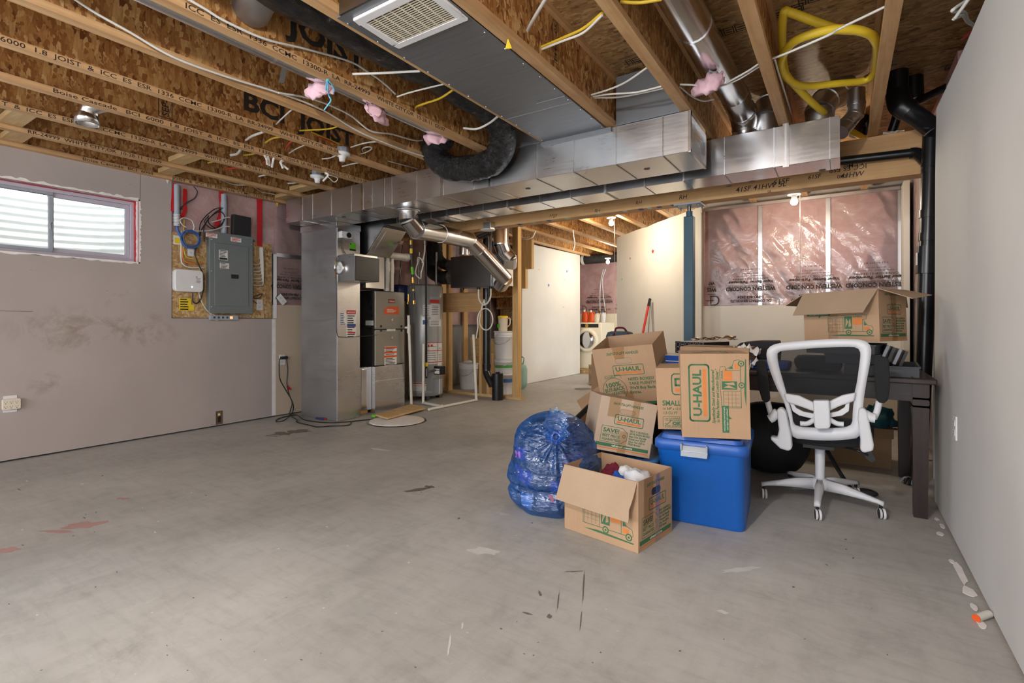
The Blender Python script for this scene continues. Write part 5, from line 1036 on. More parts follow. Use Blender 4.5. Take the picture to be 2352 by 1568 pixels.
W = [('cable', .007, [(810, 170, 2.42), (870, 168, 2.42), (965, 163, 2.40)], 'thick white cable crossing below the black flexible duct'),
     ('cable', .005, [(912, 222, 2.43), (950, 210, 2.42), (1020, 193, 2.41)], 'thin white cable crossing below the black flexible duct'),
     ('cable_y', .007, [(1040, 207, 2.42), (1010, 226, 2.42), (975, 238, 2.43), (955, 248, 2.44), (970, 268, 2.45), (1040, 300, 2.45), (1100, 325, 2.44)], 'yellow cable curling beside the black flexible duct'),
     ('cable', .008, [(1064, 294, 2.40), (1095, 296, 2.40), (1125, 282, 2.40), (1145, 266, 2.40)], 'white cable bundle above the black duct loop'),
     ('cable', .005, [(634, 286, 2.44), (650, 270, 2.42), (670, 252, 2.42)], 'short white cable end between the joists near the middle'),
     ('cable_y', .006, [(688, 300, 2.45), (720, 298, 2.43), (755, 296, 2.42), (776, 290, 2.42)], 'yellow cable end in the bay beyond the fifth joist'),
     ('cable_r', .006, [(730, 313, 2.45), (760, 325, 2.45), (800, 345, 2.46), (850, 370, 2.46), (900, 390, 2.46), (940, 398, 2.47)], 'red cable running along a joist toward the duct'),
     ('cable_y', .006, [(715, 303, 2.46), (790, 335, 2.46), (850, 362, 2.47), (910, 388, 2.47), (945, 395, 2.47)], 'yellow cable running beside the red one toward the duct'),
     ('cable', .006, [(806, 338, 2.44), (840, 328, 2.43), (880, 324, 2.42)], 'white cable pair poking from a joist above the lamp holder'),
     ('cable', .005, [(805, 352, 2.44), (830, 353, 2.44), (850, 345, 2.44), (853, 338, 2.44), (840, 338, 2.44), (832, 345, 2.45), (850, 360, 2.46), (900, 372, 2.46), (960, 388, 2.47)], 'looped white cable leaving the lamp holder'),
     ('cable', .006, [(740, 365, 2.43), (760, 362, 2.42), (780, 352, 2.41)], 'white cable pair below the joist left of the lamp holder'),
     ('cable', .006, [(786, 382, 2.43), (810, 376, 2.42), (835, 372, 2.42)], 'white cable pair below the joist right of the lamp holder'),
     ('cable', .005, [(745, 400, 2.42), (765, 404, 2.40), (776, 410, 2.37), (768, 418, 2.34), (758, 410, 2.36), (748, 399, 2.4)], 'white cable loop hanging beside the second lamp holder'),
     ('cable', .009, [(565, 322, 2.44), (580, 312, 2.42), (605, 303, 2.41)], 'stripped white cable pair between the joists left of the middle'),
     ('cable_y', .007, [(610, 328, 2.44), (625, 318, 2.42), (645, 314, 2.41)], 'yellow cable pair between the joists left of the middle'),
     ('cable_r', .007, [(657, 342, 2.44), (664, 330, 2.42), (672, 323, 2.41)], 'short red cable end between the joists left of the middle'),
     ('cable', .005, [(664, 352, 2.44), (680, 342, 2.42), (700, 333, 2.41)], 'short white cable end left of the lamp holder'),
     ('cable', .011, [(530, 356, 2.44), (545, 353, 2.43), (554, 342, 2.41)], 'fat white cable end curling down near the panel wall'),
     ('cable_y', .007, [(560, 356, 2.44), (578, 354, 2.42), (592, 350, 2.41)], 'yellow cable end near the panel wall'),
     ('cable_r', .007, [(604, 374, 2.43), (620, 366, 2.42)], 'red cable end near the panel wall'),
     ('cable_r', .008, [(518, 388, 2.43), (535, 386, 2.42), (556, 385, 2.41)], 'red and white cable end above the electrical panel'),
     ('cable_y', .007, [(478, 374, 2.43), (490, 371, 2.42), (500, 370, 2.41)], 'yellow cable end above the electrical panel'),
     ('cable', .008, [(595, 405, 2.43), (612, 401, 2.42), (626, 399, 2.41)], 'white cable end above the panel recess'),
     ('cable', .008, [(662, 421, 2.43), (676, 420, 2.42), (695, 414, 2.41)], 'white cable pair at the joist above the duct corner'),
     ('cable', .009, [(442, 362, 2.43), (450, 361, 2.42), (458, 361, 2.41)], 'white cable end beside the timber block'),
     ('cable', .005, [(505, 412, 2.42), (540, 424, 2.42), (575, 426, 2.42), (600, 440, 2.42), (630, 446, 2.42)], 'white cable draped along the outer joist above the panel'),
     ('cable', .008, [(1203, 88, 2.50), (1222, 50, 2.48), (1254, -4, 2.46)], 'white cable dangling at the web right of the grille'),
     ('cable', .006, [(1238, 116, 2.47), (1290, 95, 2.44), (1340, 75, 2.42), (1383, 35, 2.41)], 'white cable sagging across the bay right of the grille'),
     ('cable_y', .007, [(1236, 111, 2.48), (1290, 88, 2.45), (1340, 65, 2.43), (1383, 30, 2.42)], 'yellow cable sagging across the bay right of the grille'),
     ('cable_y', .008, [(1424, 4, 2.45), (1470, 6, 2.44), (1520, -2, 2.43)], 'yellow cable at the very top edge beside the round duct'),
     ('cable', .006, [(1358, 218, 2.46), (1400, 205, 2.44), (1440, 187, 2.43), (1485, 156, 2.41)], 'upper white cable crossing in front of the grey header sheet'),
     ('cable', .006, [(1358, 222, 2.46), (1400, 216, 2.44), (1460, 212, 2.42), (1520, 198, 2.41)], 'middle white cable crossing in front of the grey header sheet'),
     ('cable', .006, [(1360, 224, 2.46), (1420, 223, 2.44), (1480, 212, 2.42), (1525, 202, 2.41)], 'lower white cable crossing in front of the grey header sheet'),
     ('cable', .006, [(1562, 194, 2.43), (1590, 195, 2.43), (1640, 200, 2.43), (1690, 185, 2.43), (1745, 152, 2.43)], 'white cable passing behind the pink fluff on the round duct'),
     ('cable', .005, [(1562, 200, 2.45), (1590, 222, 2.45), (1615, 232, 2.45), (1640, 228, 2.46)], 'slack white cable below the round duct'),
     ('cable', .006, [(1670, 190, 2.43), (1720, 162, 2.43), (1750, 143, 2.42), (1800, 125, 2.38), (1900, 82, 2.38), (1930, 65, 2.40), (2040, 12, 2.42)], 'long white cable rising past the yellow hose'),
     ('cable', .006, [(1780, 138, 2.42), (1786, 160, 2.42), (1800, 205, 2.44), (1815, 255, 2.46), (1820, 282, 2.47)], 'white cable hanging beside the joist left of the yellow hose'),
     ('cable', .007, [(2232, -6, 2.42), (2192, 20, 2.36), (2190, 26, 2.36), (2215, 28, 2.38), (2222, 45, 2.42), (2238, 58, 2.45)], 'white cable end bent at the top of the right wall'),
     ('cable', .007, [(2228, -6, 2.36), (2195, 40, 2.33), (2192, 43, 2.33), (2212, 36, 2.36), (2222, 50, 2.42), (2242, 62, 2.45)], 'second white cable end bent at the top of the right wall')]
for mt, r, pts, lb in W: wire(lb, [PZ(u, v, z) for u, v, z in pts], r, mt, group='cables in the ceiling')
def fluff(label, pts, r, mat='ins', seed=0, name='insulation_tuft'):
    b = MB(); P = catmull(pts, 6); n = 14; vs = []
    for i, p in enumerate(P):
        k = math.sin(PI*(i+.6)/(len(P)+.2))**.5
        for j in range(n): t_ = 2*PI*j/n; q = 1+.75*noise.noise(Vector((math.cos(t_)*1.6+seed, math.sin(t_)*1.6, i*.45))); vs.append(p+Vector((.4*math.cos(t_), math.cos(t_)*.7, math.sin(t_)))*r*k*q)
    fs = [(i*n+j, i*n+(j+1) % n, (i+1)*n+(j+1) % n, (i+1)*n+j) for i in range(len(P)-1) for j in range(n)]
    b.add(vs, fs, m[mat], True); return b.build(name, label=label, cat='insulation', group='pink fluff tied to the ducts')
m['fluff'] = plain('pink_fluff', (226, 186, 198), .95, var=.15, bump=.5)
fluff('pink insulation tuft tied with blue string below a joist', [PZ(703, 216, 2.38), PZ(722, 208, 2.37), PZ(742, 200, 2.37), PZ(765, 208, 2.36)], .042, 'fluff', 1)
fluff('pink insulation tuft on the second hanging spot of the round duct', [PZ(842, 245, 2.37), PZ(860, 252, 2.36), PZ(875, 268, 2.35), PZ(890, 285, 2.34)], .045, 'fluff', 4)
fluff('pink insulation tuft where the black duct loop begins', [PZ(978, 318, 2.39), PZ(1000, 314, 2.38), PZ(1022, 318, 2.38)], .05, 'fluff', 7)
fluff('pink insulation tuft wrapped under the large round duct', [PZ(1590, 212, 2.42), PZ(1615, 200, 2.41), PZ(1645, 185, 2.42), PZ(1662, 172, 2.45)], .05, 'fluff', 9)
wire('bright blue string tied round a pink tuft', [PZ(753, 181, 2.37), PZ(768, 205, 2.35), PZ(762, 216, 2.35), PZ(750, 214, 2.35), PZ(749, 198, 2.36), PZ(752, 182, 2.37), PZ(754, 215, 2.34), PZ(760, 230, 2.31), PZ(754, 240, 2.29), PZ(745, 252, 2.27)], .004, 'cable_b' if False else 'string', 'string', 'string') if m.setdefault('string', plain('blue_string', (100, 190, 220), .5)) else None
b = MB(); random.seed(21)
for (u, v) in ((592, 360), (603, 352), (612, 362), (640, 365), (622, 372), (704, 402)):
    p = PZ(u, v, 2.39); p.x = min(JX, key=lambda j: abs(j-p.x))+JW/2; p.z = 2.369; MB().tube([p, p+Vector((random.uniform(-.03, .03), random.uniform(-.02, .04), -.02)), p+Vector((random.uniform(-.03, .03), random.uniform(-.02, .04), -.07))], .009, m['paper'], n=6).build('tape_end', label='white taped cable end hanging between the left joists', cat='cable end', group='taped cable ends')
a = PZ(650, 142, 2.40); c = PZ(640, 190, 2.37); MB().prism([a, a+Vector((.02, .02, 0)), c+Vector((.02, .02, 0)), c], (0, 0, .003), m['galv']).build('hanger_strap', label='metal strap hanging from the round duct near the stencilled joist', cat='strap')
p = PZ(1166, 90, 2.37); MB().prism([p, p+Vector((.0, .03, -.03)), p+Vector((-.02, .01, -.035))], (.003, .0, .002), m['ylabel']).build('tape_scrap', label='small yellow tape scrap on the joist edge right of the grille', cat='tape')
for i, (u, v) in enumerate(((630, 455), (375, 398))):
    p = PX(u, v, XL+.004); MB().prism([p, p+Vector((0, .06, 0)), p+Vector((.0, .035, -.09))], (.003, 0, 0), m['ylabel' if i == 0 else 'paper']).build('paper_scrap', label=('yellow', 'white')[i]+' film scrap hanging from the wall top '+('by the duct end', 'left of the panel recess'), cat='scrap') if False else MB().prism([p, p+Vector((0, .06, 0)), p+Vector((.0, .035, -.09))], (.003, 0, 0), m['ylabel' if i == 0 else 'paper']).build('paper_scrap', label=('yellow film scrap hanging from the wall top by the duct end', 'white film scrap hanging from the wall top left of the panel recess')[i], cat='scrap')
# yellow hose coil
T = thing('hose', 'thick yellow hose coiled between the joists at the right', 'hose', tuple(PZ(1900, 195, 2.45)))
hp = [(1800, 150, 2.56), (1796, 90, 2.57), (1800, 32, 2.60), (1812, 28, 2.60), (1860, 45, 2.55), (1920, 66, 2.50), (1980, 72, 2.48), (2010, 90, 2.46), (2016, 120, 2.46), (2010, 165, 2.50), (1985, 185, 2.50), (1920, 192, 2.48), (1850, 198, 2.46), (1815, 185, 2.46), (1795, 155, 2.47), (1800, 125, 2.47), (1830, 92, 2.46), (1900, 70, 2.46), (1960, 68, 2.45), (2000, 80, 2.44), (2015, 100, 2.44)]
MB().tube([PZ(*q) for q in hp], .021, m['yellow'], n=12, k=6).build('coil', T)
h2 = [(1800, 150, 2.52), (1806, 172, 2.50), (1830, 200, 2.46), (1870, 240, 2.43), (1920, 280, 2.42), (1950, 298, 2.42), (1985, 318, 2.42)]
MB().tube([PZ(*q) for q in h2], .021, m['yellow'], n=12, k=6).build('tail', T); p = PZ(2012, 166, 2.52); MB().cyl(p, p+Vector((-.05, .03, -.01)), .016, m['brass'], n=10).cyl(p+Vector((0, 0, 0)), p+Vector((.05, -.03, .01)), .010, m['cable'], n=10).build('fitting', T, 'brass hose fitting')

wire('white cable bundle draped at the top of the stud post', [PY(u, v, 5.9) for u, v in ((1168, 530), (1185, 542), (1205, 548), (1222, 545), (1230, 530))], .012)
wire('pale strip dangling in front of the partition wall', [PD(u, v, 6.5) for u, v in ((1316, 528), (1318, 545), (1320, 560), (1317, 575))], .006, 'paper')
# ================================================================= CARTONS
def rr_line(b, F, x, y, w, h, r, lw, mat, lift=.0006): b.line([(x+w/2+a, y+h/2+c) for a, c in rrect(w, h, r, 4)], F, lw, mat, lift, closed=True)
def rect(b, F, x, y, w, h, mat, lift=.0005): b.flat([(x, y), (x+w, y), (x+w, y+h), (x, y+h)], F, mat, lift)
def logo(b, F, x, y, w, lw=.004):
    h = w*.33; rr_line(b, F, x, y, w, h, h*.16, lw, m['ink_g'])
    b.text('U-HAUL', F @ Matrix.Translation((x+w*.09, y+h*.40, 0)), h*.42, m['ink_g'], w*.82, bold=.03); rect(b, F, x+w*.08, y+h*.13, w*.84, h*.18, m['ink_o'])
def vlogo(b, F, x, y, w, h): # logo turned a quarter, lying on its end
    logo(b, F @ Matrix.Translation((x+w, y, 0)) @ Matrix.Rotation(PI/2, 4, 'Z') @ Matrix.Scale(1, 4), 0, 0, h, .007)
def truck(b, F, W):      # side view moving truck, W long
    L = lambda pts, lw=.0022, **k: b.line([(x*W, y*W) for x, y in pts], F, lw, m['ink_g'], **k)
    P = lambda pts, mt, lf=.0005: b.flat([(x*W, y*W) for x, y in pts], F, m[mt], lf)
    L([(0, .09), (0, .46), (.74, .49), (.84, .47), (.84, .38), (.76, .37), (.76, .10)]); L([(.02, .1), (.02, .42), (.34, .42), (.34, .1)]); L([(0, .09), (.95, .09)], .003)
    for i in range(1, 4): L([(.02+.08*i, .12), (.02+.08*i, .40)], .0012); L([(.03, .12+.07*i), (.33, .12+.07*i)], .0012)
    P([(.37, .16), (.37, .45), (.54, .45), (.54, .16)], 'ink_g'); P([(.39, .18), (.46, .32), (.41, .42), (.40, .30)], 'card', .0009); P([(.46, .2), (.52, .22), (.50, .40), (.47, .34)], 'card', .0009)
    P([(.55, .25), (.55, .38), (.75, .38), (.75, .25)], 'ink_o'); P([(.55, .38), (.55, .41), (.80, .41), (.80, .38)], 'ink_o')
    b.text('U-HAUL', F @ Matrix.Translation((.56*W, .425*W, 0)), .04*W, m['ink_g'], .20*W, bold=.03)
    L([(.76, .37), (.80, .34), (.86, .24), (.96, .21), (.98, .12), (.95, .09)]); P([(.79, .33), (.85, .24), (.79, .23)], 'ink_g'); P([(.79, .12), (.79, .20), (.90, .20), (.90, .12)], 'ink_o')
    for cx in (.46, .90):
        for r_, mt, lf in ((.062, 'ink_g', .0008), (.04, 'card', .001), (.02, 'ink_g', .0012)): P([(cx+r_*math.cos(a), .075+r_*math.sin(a)) for a in [i*2*PI/16 for i in range(16)]], mt, lf)
    P([(.0, .0), (.3, .03), (1.0, .0), (.98, -.02), (.3, -.01)], 'ink_g', .0004)
def bubble(b, F, W):
    rect(b, F, 0, 0, W, W*.24, m['ink_g']); b.flat([(W*.5, 0), (W*.62, 0), (W*.52, -W*.1)], F, m['ink_g'])
    b.text('makes packing material straight,', F @ Matrix.Translation((W*.05, W*.14, 0)), W*.055, m['ink_w'], W*.9, bold=0, shear=.2, lift=.001); b.text('stack higher with confidence!', F @ Matrix.Translation((W*.1, W*.04, 0)), W*.055, m['ink_w'], W*.8, bold=0, shear=.2, lift=.001)
def tagsave(b, F, x, y, w, h, dx=0):
    b.line([(x, y), (x+w*.78, y), (x+w, y+h*.28), (x+w, y+h*.72), (x+w*.78, y+h), (x, y+h)], F, .0025, m['ink_g'], closed=True)
    b.text('SAVE!', F @ Matrix.Translation((x+w*.06, y+h*.62, 0)), h*.25, m['ink_g'], w*.62, bold=.03); rect(b, F, x+w*.06, y+h*.545, w*.66, h*.018, m['ink_g'])
    b.text('BEST PRICE', F @ Matrix.Translation((x+w*.06, y+h*.32, 0)), h*.16, m['ink_g'], w*.66, bold=.03); b.text('GUARANTEED', F @ Matrix.Translation((x+w*.06, y+h*.10, 0)), h*.14, m['ink_g'], w*.70, bold=.03)
    b.line([(x+w*.88+.008*math.cos(a), y+h*.5+.008*math.sin(a)) for a in [i*2*PI/10 for i in range(10)]], F, .003, m['ink_g'], closed=True)
def endface(b, F, W, H, kind='save', top=True, slot=True):
    if top: b.text('EASY-TO-LIFT HANDLES', F @ Matrix.Translation((W/2, H*.875, 0)), H*.042, m['ink_g'], W*.52, align='c', bold=.03, shear=.1)
    if slot:
        pts = [(W/2+a, H*.765+c) for a, c in rrect(W*.27, H*.095, H*.046, 5)]; b.flat(pts, F, m['card_in'], .0004); b.line(pts, F, .002, m['card_d'], closed=True)
    logo(b, F, W*.30, H*.52, W*.5)
    if kind == 'save':
        tagsave(b, F, W*.10, H*.17, W*.46, H*.29)
        for i, t_ in enumerate(('"BUY A BUNDLE--', 'SAVE EVEN MORE!', 'Beat Our Bundle', "Prices and We'll", 'Give You $20 in', 'FREE Boxes!')): b.text(t_, F @ Matrix.Translation((W*.59, H*.42-i*H*.048, 0)), H*.033, m['ink_g'], None, bold=.035, shear=.15)
        rect(b, F, W*.04, H*.085, W*.92, H*.062, m['ink_g']); b.text('uhaul.com', F @ Matrix.Translation((W/2, H*.10, 0)), H*.035, m['ink_w'], W*.36, align='c', bold=.03, lift=.001); rect(b, F, W*.04, H*.045, W*.92, H*.022, m['ink_o'])
    else:
        R_ = W*.20; c = (W*.27, H*.27)
        b.line([(c[0]+R_*math.cos(a), c[1]+R_*math.sin(a)) for a in [i*2*PI/26 for i in range(26)]], F, .0032, m['ink_g'], closed=True); b.line([(c[0]-W*.14, c[1]+R_*.92), (c[0]-W*.13, c[1]+R_*1.2), (c[0]+W*.12, c[1]+R_*1.28), (c[0]+W*.14, c[1]+R_*1.0)], F, .0028, m['ink_g'])
        G = F @ Matrix.Translation((c[0], c[1], 0)) @ Matrix.Rotation(.14, 4, 'Z'); b.text('U-HAUL', G @ Matrix.Translation((0, R_*1.02, 0)), H*.032, m['ink_g'], W*.18, align='c', bold=.03)
        for t_, yy, hh, ww in (('100%', .28, .075, .25), ('BUY-BACK', -.10, .062, .34), ('GUARANTEE', -.46, .055, .31)): b.text(t_, G @ Matrix.Translation((0, R_*yy, 0)), H*hh, m['ink_g'], W*ww, align='c', bold=.03)
        for i, t_ in enumerate(('NEED BOXES?', 'TAKE PLENTY!', "We'll Buy Back", 'Extras.')): b.text(t_, F @ Matrix.Translation((W*.52, H*.42-i*H*.075, 0)), H*.048, m['ink_g'], None, bold=.03)
        rect(b, F, W*.04, H*.0, W*.94, H*.05, m['ink_g'])
def carton(name, label, M, w, d, h, opened=True, front=None, right=None, top=None, group='printed moving boxes', mat='card'):
    T = thing(name, label, 'cardboard box', M=M, group=group); t_ = .004; b = MB(M); c = m[mat]; ci = m['card_in']
    b.box(0, w, 0, t_, 0, h, c).box(0, w, d-t_, d, 0, h, c).box(0, t_, t_, d-t_, 0, h, c).box(w-t_, w, t_, d-t_, 0, h, c).box(t_, w-t_, t_, d-t_, 0, t_, c)
    if not opened: b.box(t_, w-t_, t_, d-t_, h-t_, h, c)
    b.M = Matrix.Identity(4)
    if front: front(b, M @ frame((0, 0, 0), (1, 0, 0), (0, 0, 1)))
    if right: right(b, M @ frame((w, 0, 0), (0, 1, 0), (0, 0, 1)))
    if top: top(b, M @ frame((0, 0, h), (1, 0, 0), (0, 1, 0)))
    b.build('body', T)
    return T
def flap(T, pts, name='flap', label=None, prnt=None, mat='card_in', wav=0):
    M = WM[T.name]; P = [M @ Vector(p) for p in pts]; n = (P[1]-P[0]).cross(P[2]-P[0]).normalized(); b = MB().prism(P, n*.004, m[mat])
    return b.build(name, T, label)
def tapestrip(T, F, pts, label='clear packing tape', lift=.0016):
    b = MB(); b.flat(pts, F, m['tape'], lift); return b.build('tape', T, label)
def axes(o, x, up, roll=0):
    x = Vector(x).normalized(); z = Vector(up).normalized(); y = z.cross(x).normalized(); z = x.cross(y); M = Matrix((x, y, z)).transposed().to_4x4(); M.translation = Vector(o); return M
# front open box on the floor
Lf = Vector((-1.191, 2.309, .001)); Nn = Vector((-.776, 2.235, .001))
M1 = axes(Lf, Nn-Lf, (0, 0, 1)); w, d, h = .42, .335, .325
def fr1(b, F): truck(b, F @ Matrix.Translation((.115, .038, 0)), .285); bubble(b, F @ Matrix.Translation((.03, .165, 0)), .15)
def rt1(b, F): endface(b, F, d, h)
T = carton('moving_box', 'open cardboard box of clothes on the floor in front of the blue storage bin', M1, w, d, h, True, fr1, rt1)
flap(T, [(0, -.002, h), (w-.006, -.002, h), (w-.010, -.030, h-.07), (w-.022, -.045, h-.12), (w-.016, -.06, h-.172), (w-.2, -.065, h-.168), (-.012, -.06, h-.165)], label='blank front flap folded down outside')
R1 = M1 @ frame((w, 0, 0), (0, 1, 0), (0, 0, 1))
b = MB(); b.flat([(d/2+a, h*.77+c) for a, c in rrect(.085, .035, .016, 5)], R1, m['black'], .0012); b.build('hand_hole', T, 'dark hand hole')
tapestrip(T, R1, [(.05, .10), (.14, .115), (.14, h), (.05, h)]); tapestrip(T, R1, [(.16, .0), (.21, .0), (.205, h), (.165, h)])
b = MB(M1); b.box(.05, .11, .004, .008, h-.01, h-.008, m['card_d']) if False else None
L1 = M1 @ frame((.004, .335, 0), (0, -1, 0), (0, 0, 1)); b = MB(); b.flat([(.17+a, .27+c) for a, c in rrect(.085, .03, .014, 5)], L1, m['card'], .001); b.build('hand_hole', T, 'hand hole on the inside')
def cloth(label, c, r, mat, seed, M=None, name='garment', group='clothes in the open box', sc=(1, 1, .4)):
    b = MB(M); 
    def f(s, t_):
        a = 2*PI*s; q = PI*t_*.5; x, y, z = math.cos(a)*math.sin(q), math.sin(a)*math.sin(q), math.cos(q)
        k = 1+.45*noise.noise(Vector((x*2.2, y*2.2, z*2.2+seed)))+.12*noise.noise(Vector((x*9, y*5+seed, z*9)))
        return Vector(c)+Vector((x*sc[0], y*sc[1], z*sc[2]))*r*k
    b.grid(40, 16, f, m[mat]); return b.build(name, label=label, cat='clothing', group=group)
m['maroon'] = plain('maroon_cloth', (110, 24, 46), .9, bump=.3); m['wcloth'] = plain('white_cloth', (226, 230, 238), .9, var=.05, bump=.3); m['bcloth'] = plain('blue_cloth', (36, 84, 176), .9, bump=.3)
cloth('white garment folded in the open front box', (.27, .19, .19), .13, 'wcloth', 3.0, M1, sc=(1, .9, .95)); cloth('blue garment beside the white one in the open front box', (.245, .12, .20), .07, 'bcloth', 6.0, M1, sc=(.8, .6, 1.4)); cloth('maroon garment behind in the open front box', (.15, .22, .21), .09, 'maroon', 9.0, M1, sc=(.9, .8, 1.0))
# blue storage bin with lid
ax = Vector((.996, .087, 0)); ay = Vector((-.087, .996, 0)); MT = axes((-.845, 2.662, .001), ax, (0, 0, 1))
T = thing('storage_bin', 'large blue plastic storage bin with a grey front latch', 'storage bin', M=MT); BW, BD, BH = .462, .58, .405
def ring(w_, d_, z, r, ox=0, oy=0): return [Vector((BW/2+ox+a, BD/2+oy+c, z)) for a, c in rrect(w_, d_, r, 6)]
def loft(b, rings, mat, cap0=True, cap1=True, smooth=True):
    n = len(rings[0]); vs = [v for r_ in rings for v in r_]
    b.add(vs, [(i*n+j, i*n+(j+1) % n, (i+1)*n+(j+1) % n, (i+1)*n+j) for i in range(len(rings)-1) for j in range(n)], mat, smooth)
    if cap0: b.add(rings[0], [list(range(n))[::-1]], mat)
    if cap1: b.add(rings[-1], [list(range(n))], mat)
b = MB(MT); loft(b, [ring(BW-.085, BD-.085, 0, .035, .02), ring(BW-.07, BD-.07, .012, .045, .018), ring(BW-.03, BD-.03, BH-.045, .05), ring(BW-.028, BD-.028, BH-.044, .05), ring(BW-.022, BD-.022, BH, .05)], m['tote']); b.build('body', T)
b = MB(MT); loft(b, [ring(BW-.018, BD-.018, BH-.022, .05), ring(BW, BD, BH-.02, .05), ring(BW, BD, BH+.018, .05), ring(BW-.02, BD-.02, BH+.03, .045)], m['tote_l']); loft(b, [ring(BW-.06, BD-.06, BH+.0305, .04), ring(BW-.075, BD-.075, BH+.050, .035)], m['tote_l'], cap0=False); b.build('lid', T, bevel=0)
xl = BW*.455; b = MB(MT); b.prism([(xl-.066, -.012, BH+.012), (xl+.066, -.012, BH+.012), (xl+.066, -.026, BH-.012), (xl+.064, -.030, BH-.040), (xl-.064, -.030, BH-.040), (xl-.066, -.026, BH-.012)], (0, .018, 0), m['latch']); b.box(xl-.066, xl-.058, -.03, -.004, BH-.01, BH+.022, m['latch']).box(xl+.058, xl+.066, -.03, -.004, BH-.01, BH+.022, m['latch']).box(xl-.058, xl+.058, -.031, -.028, BH-.014, BH-.011, m['white'])
b.build('latch', T, 'grey front latch', bevel=.003)
LT = .462
# upright box on the bin lid
V0 = PZ(1567, 1005, LT); V1 = PZ(1725, 1015, LT); M2 = axes(V0, V1-V0, (0.00, 0, 1)); M2 = M2 @ Matrix.Rotation(-.025, 4, 'Y') @ Matrix.Translation((0, 0, .004)); w2, d2, h2 = .322, .315, .425
def fr2(b, F):
    vlogo2 = F @ Matrix.Translation((.135, .085, 0)) @ Matrix.Rotation(PI/2, 4, 'Z'); logo(b, vlogo2, 0, 0, .285, .008)
    G = F @ Matrix.Rotation(PI/2, 4, 'Z')
    b.text('Specifically Sized and Manufactured', F @ Matrix.Translation((.160, .075, 0)) @ Matrix.Rotation(PI/2, 4, 'Z'), .0135, m['ink_g'], .27, bold=.03, shear=.2); b.text('to Make Packing and Loading Easier."', F @ Matrix.Translation((.180, .08, 0)) @ Matrix.Rotation(PI/2, 4, 'Z'), .0135, m['ink_g'], .27, bold=.03, shear=.2)
    truck(b, F @ Matrix.Translation((.305, .155, 0)) @ Matrix.Rotation(PI/2, 4, 'Z'), .245); bubble(b, F @ Matrix.Translation((.225, .03, 0)) @ Matrix.Rotation(PI/2, 4, 'Z'), .135)
def tp2(b, F):
    b.flat([(.09+a, .10+c) for a, c in rrect(.05, .03, .01, 4)], F, m['black'], .0006); logo(b, F @ Matrix.Translation((.26, .05, 0)) @ Matrix.Rotation(PI/2, 4, 'Z'), 0, 0, .16); tagsave(b, F, .12, .12, .09, .12)
T = carton('moving_box', 'box standing on end with a sideways green logo on the blue bin lid', M2, w2, d2, h2, False, fr2, None, tp2)
R2 = M2 @ frame((w2, 0, 0), (0, 1, 0), (0, 0, 1)); b = MB(); b.line([(.155, 0), (.157, h2)], R2, .003, m['card_d'], .001); b.build('flap_seam', T)
# small box behind it on the lid
S0_ = PZ(1512, 986, LT); S1_ = PZ(1567, 990, LT); M3 = axes(S0_+Vector((0, 0, .003)), S1_-S0_, (0, 0, 1)) @ Matrix.Rotation(-.045, 4, 'Y')
def fr3(b, F):
    G = F @ Matrix.Translation((.082, .19, 0)); b.line([(.064, .112), (.012, .112), (.003, .104), (.0, .09), (.0, .02), (.004, .006), (.014, 0), (.064, 0)], G, .006, m['ink_g'])
    b.line([(.05, .085), (.02, .085), (.02, .05), (.064, .05)], G, .011, m['ink_g']); rect(b, G, .018, .016, .046, .018, m['ink_o'])
    b.text('SMALL', F @ Matrix.Translation((.028, .130, 0)), .027, m['ink_g'], .100, bold=.03); b.text('B', F @ Matrix.Translation((.134, .130, 0)), .027, m['ink_g'], .014, bold=.03)
    b.text('16 3/8" x 12 5/8"', F @ Matrix.Translation((.030, .107, 0)), .012, m['ink_g'], .113, bold=.03, shear=.15); b.text('1.5 CU FT', F @ Matrix.Translation((.032, .083, 0)), .014, m['ink_g'], .075, bold=.03, shear=.1)
    rr_line(b, F, .028, .012, .120, .058, .008, .0022, m['ink_g']); b.text('U-HAUL', F @ Matrix.Translation((.062, .056, 0)), .0085, m['ink_g'], .075, bold=.03); b.text('BOXES', F @ Matrix.Translation((.062, .045, 0)), .0085, m['ink_g'], .065, bold=.03)
    b.text('OK', F @ Matrix.Translation((.075, .025, 0)), .016, m['ink_g'], .05, bold=.07); b.line([(.04, .032), (.047, .026), (.066, .044)], F, .004, m['ink_g']); b.text('FOR SHIPPING', F @ Matrix.Translation((.036, .0145, 0)), .0075, m['ink_g'], .105, bold=.03)
    for a in range(4): b.flat([(.048+.006*math.cos(a*PI/2+.8)+.003*math.cos(t_), .054+.006*math.sin(a*PI/2+.8)+.003*math.sin(t_)) for t_ in [i*PI/3 for i in range(6)]], F, m['ink_g'])
T = carton('moving_box', 'narrow visible box marked small tucked left of the upright box on the bin', M3, .152, .33, .335, False, fr3)
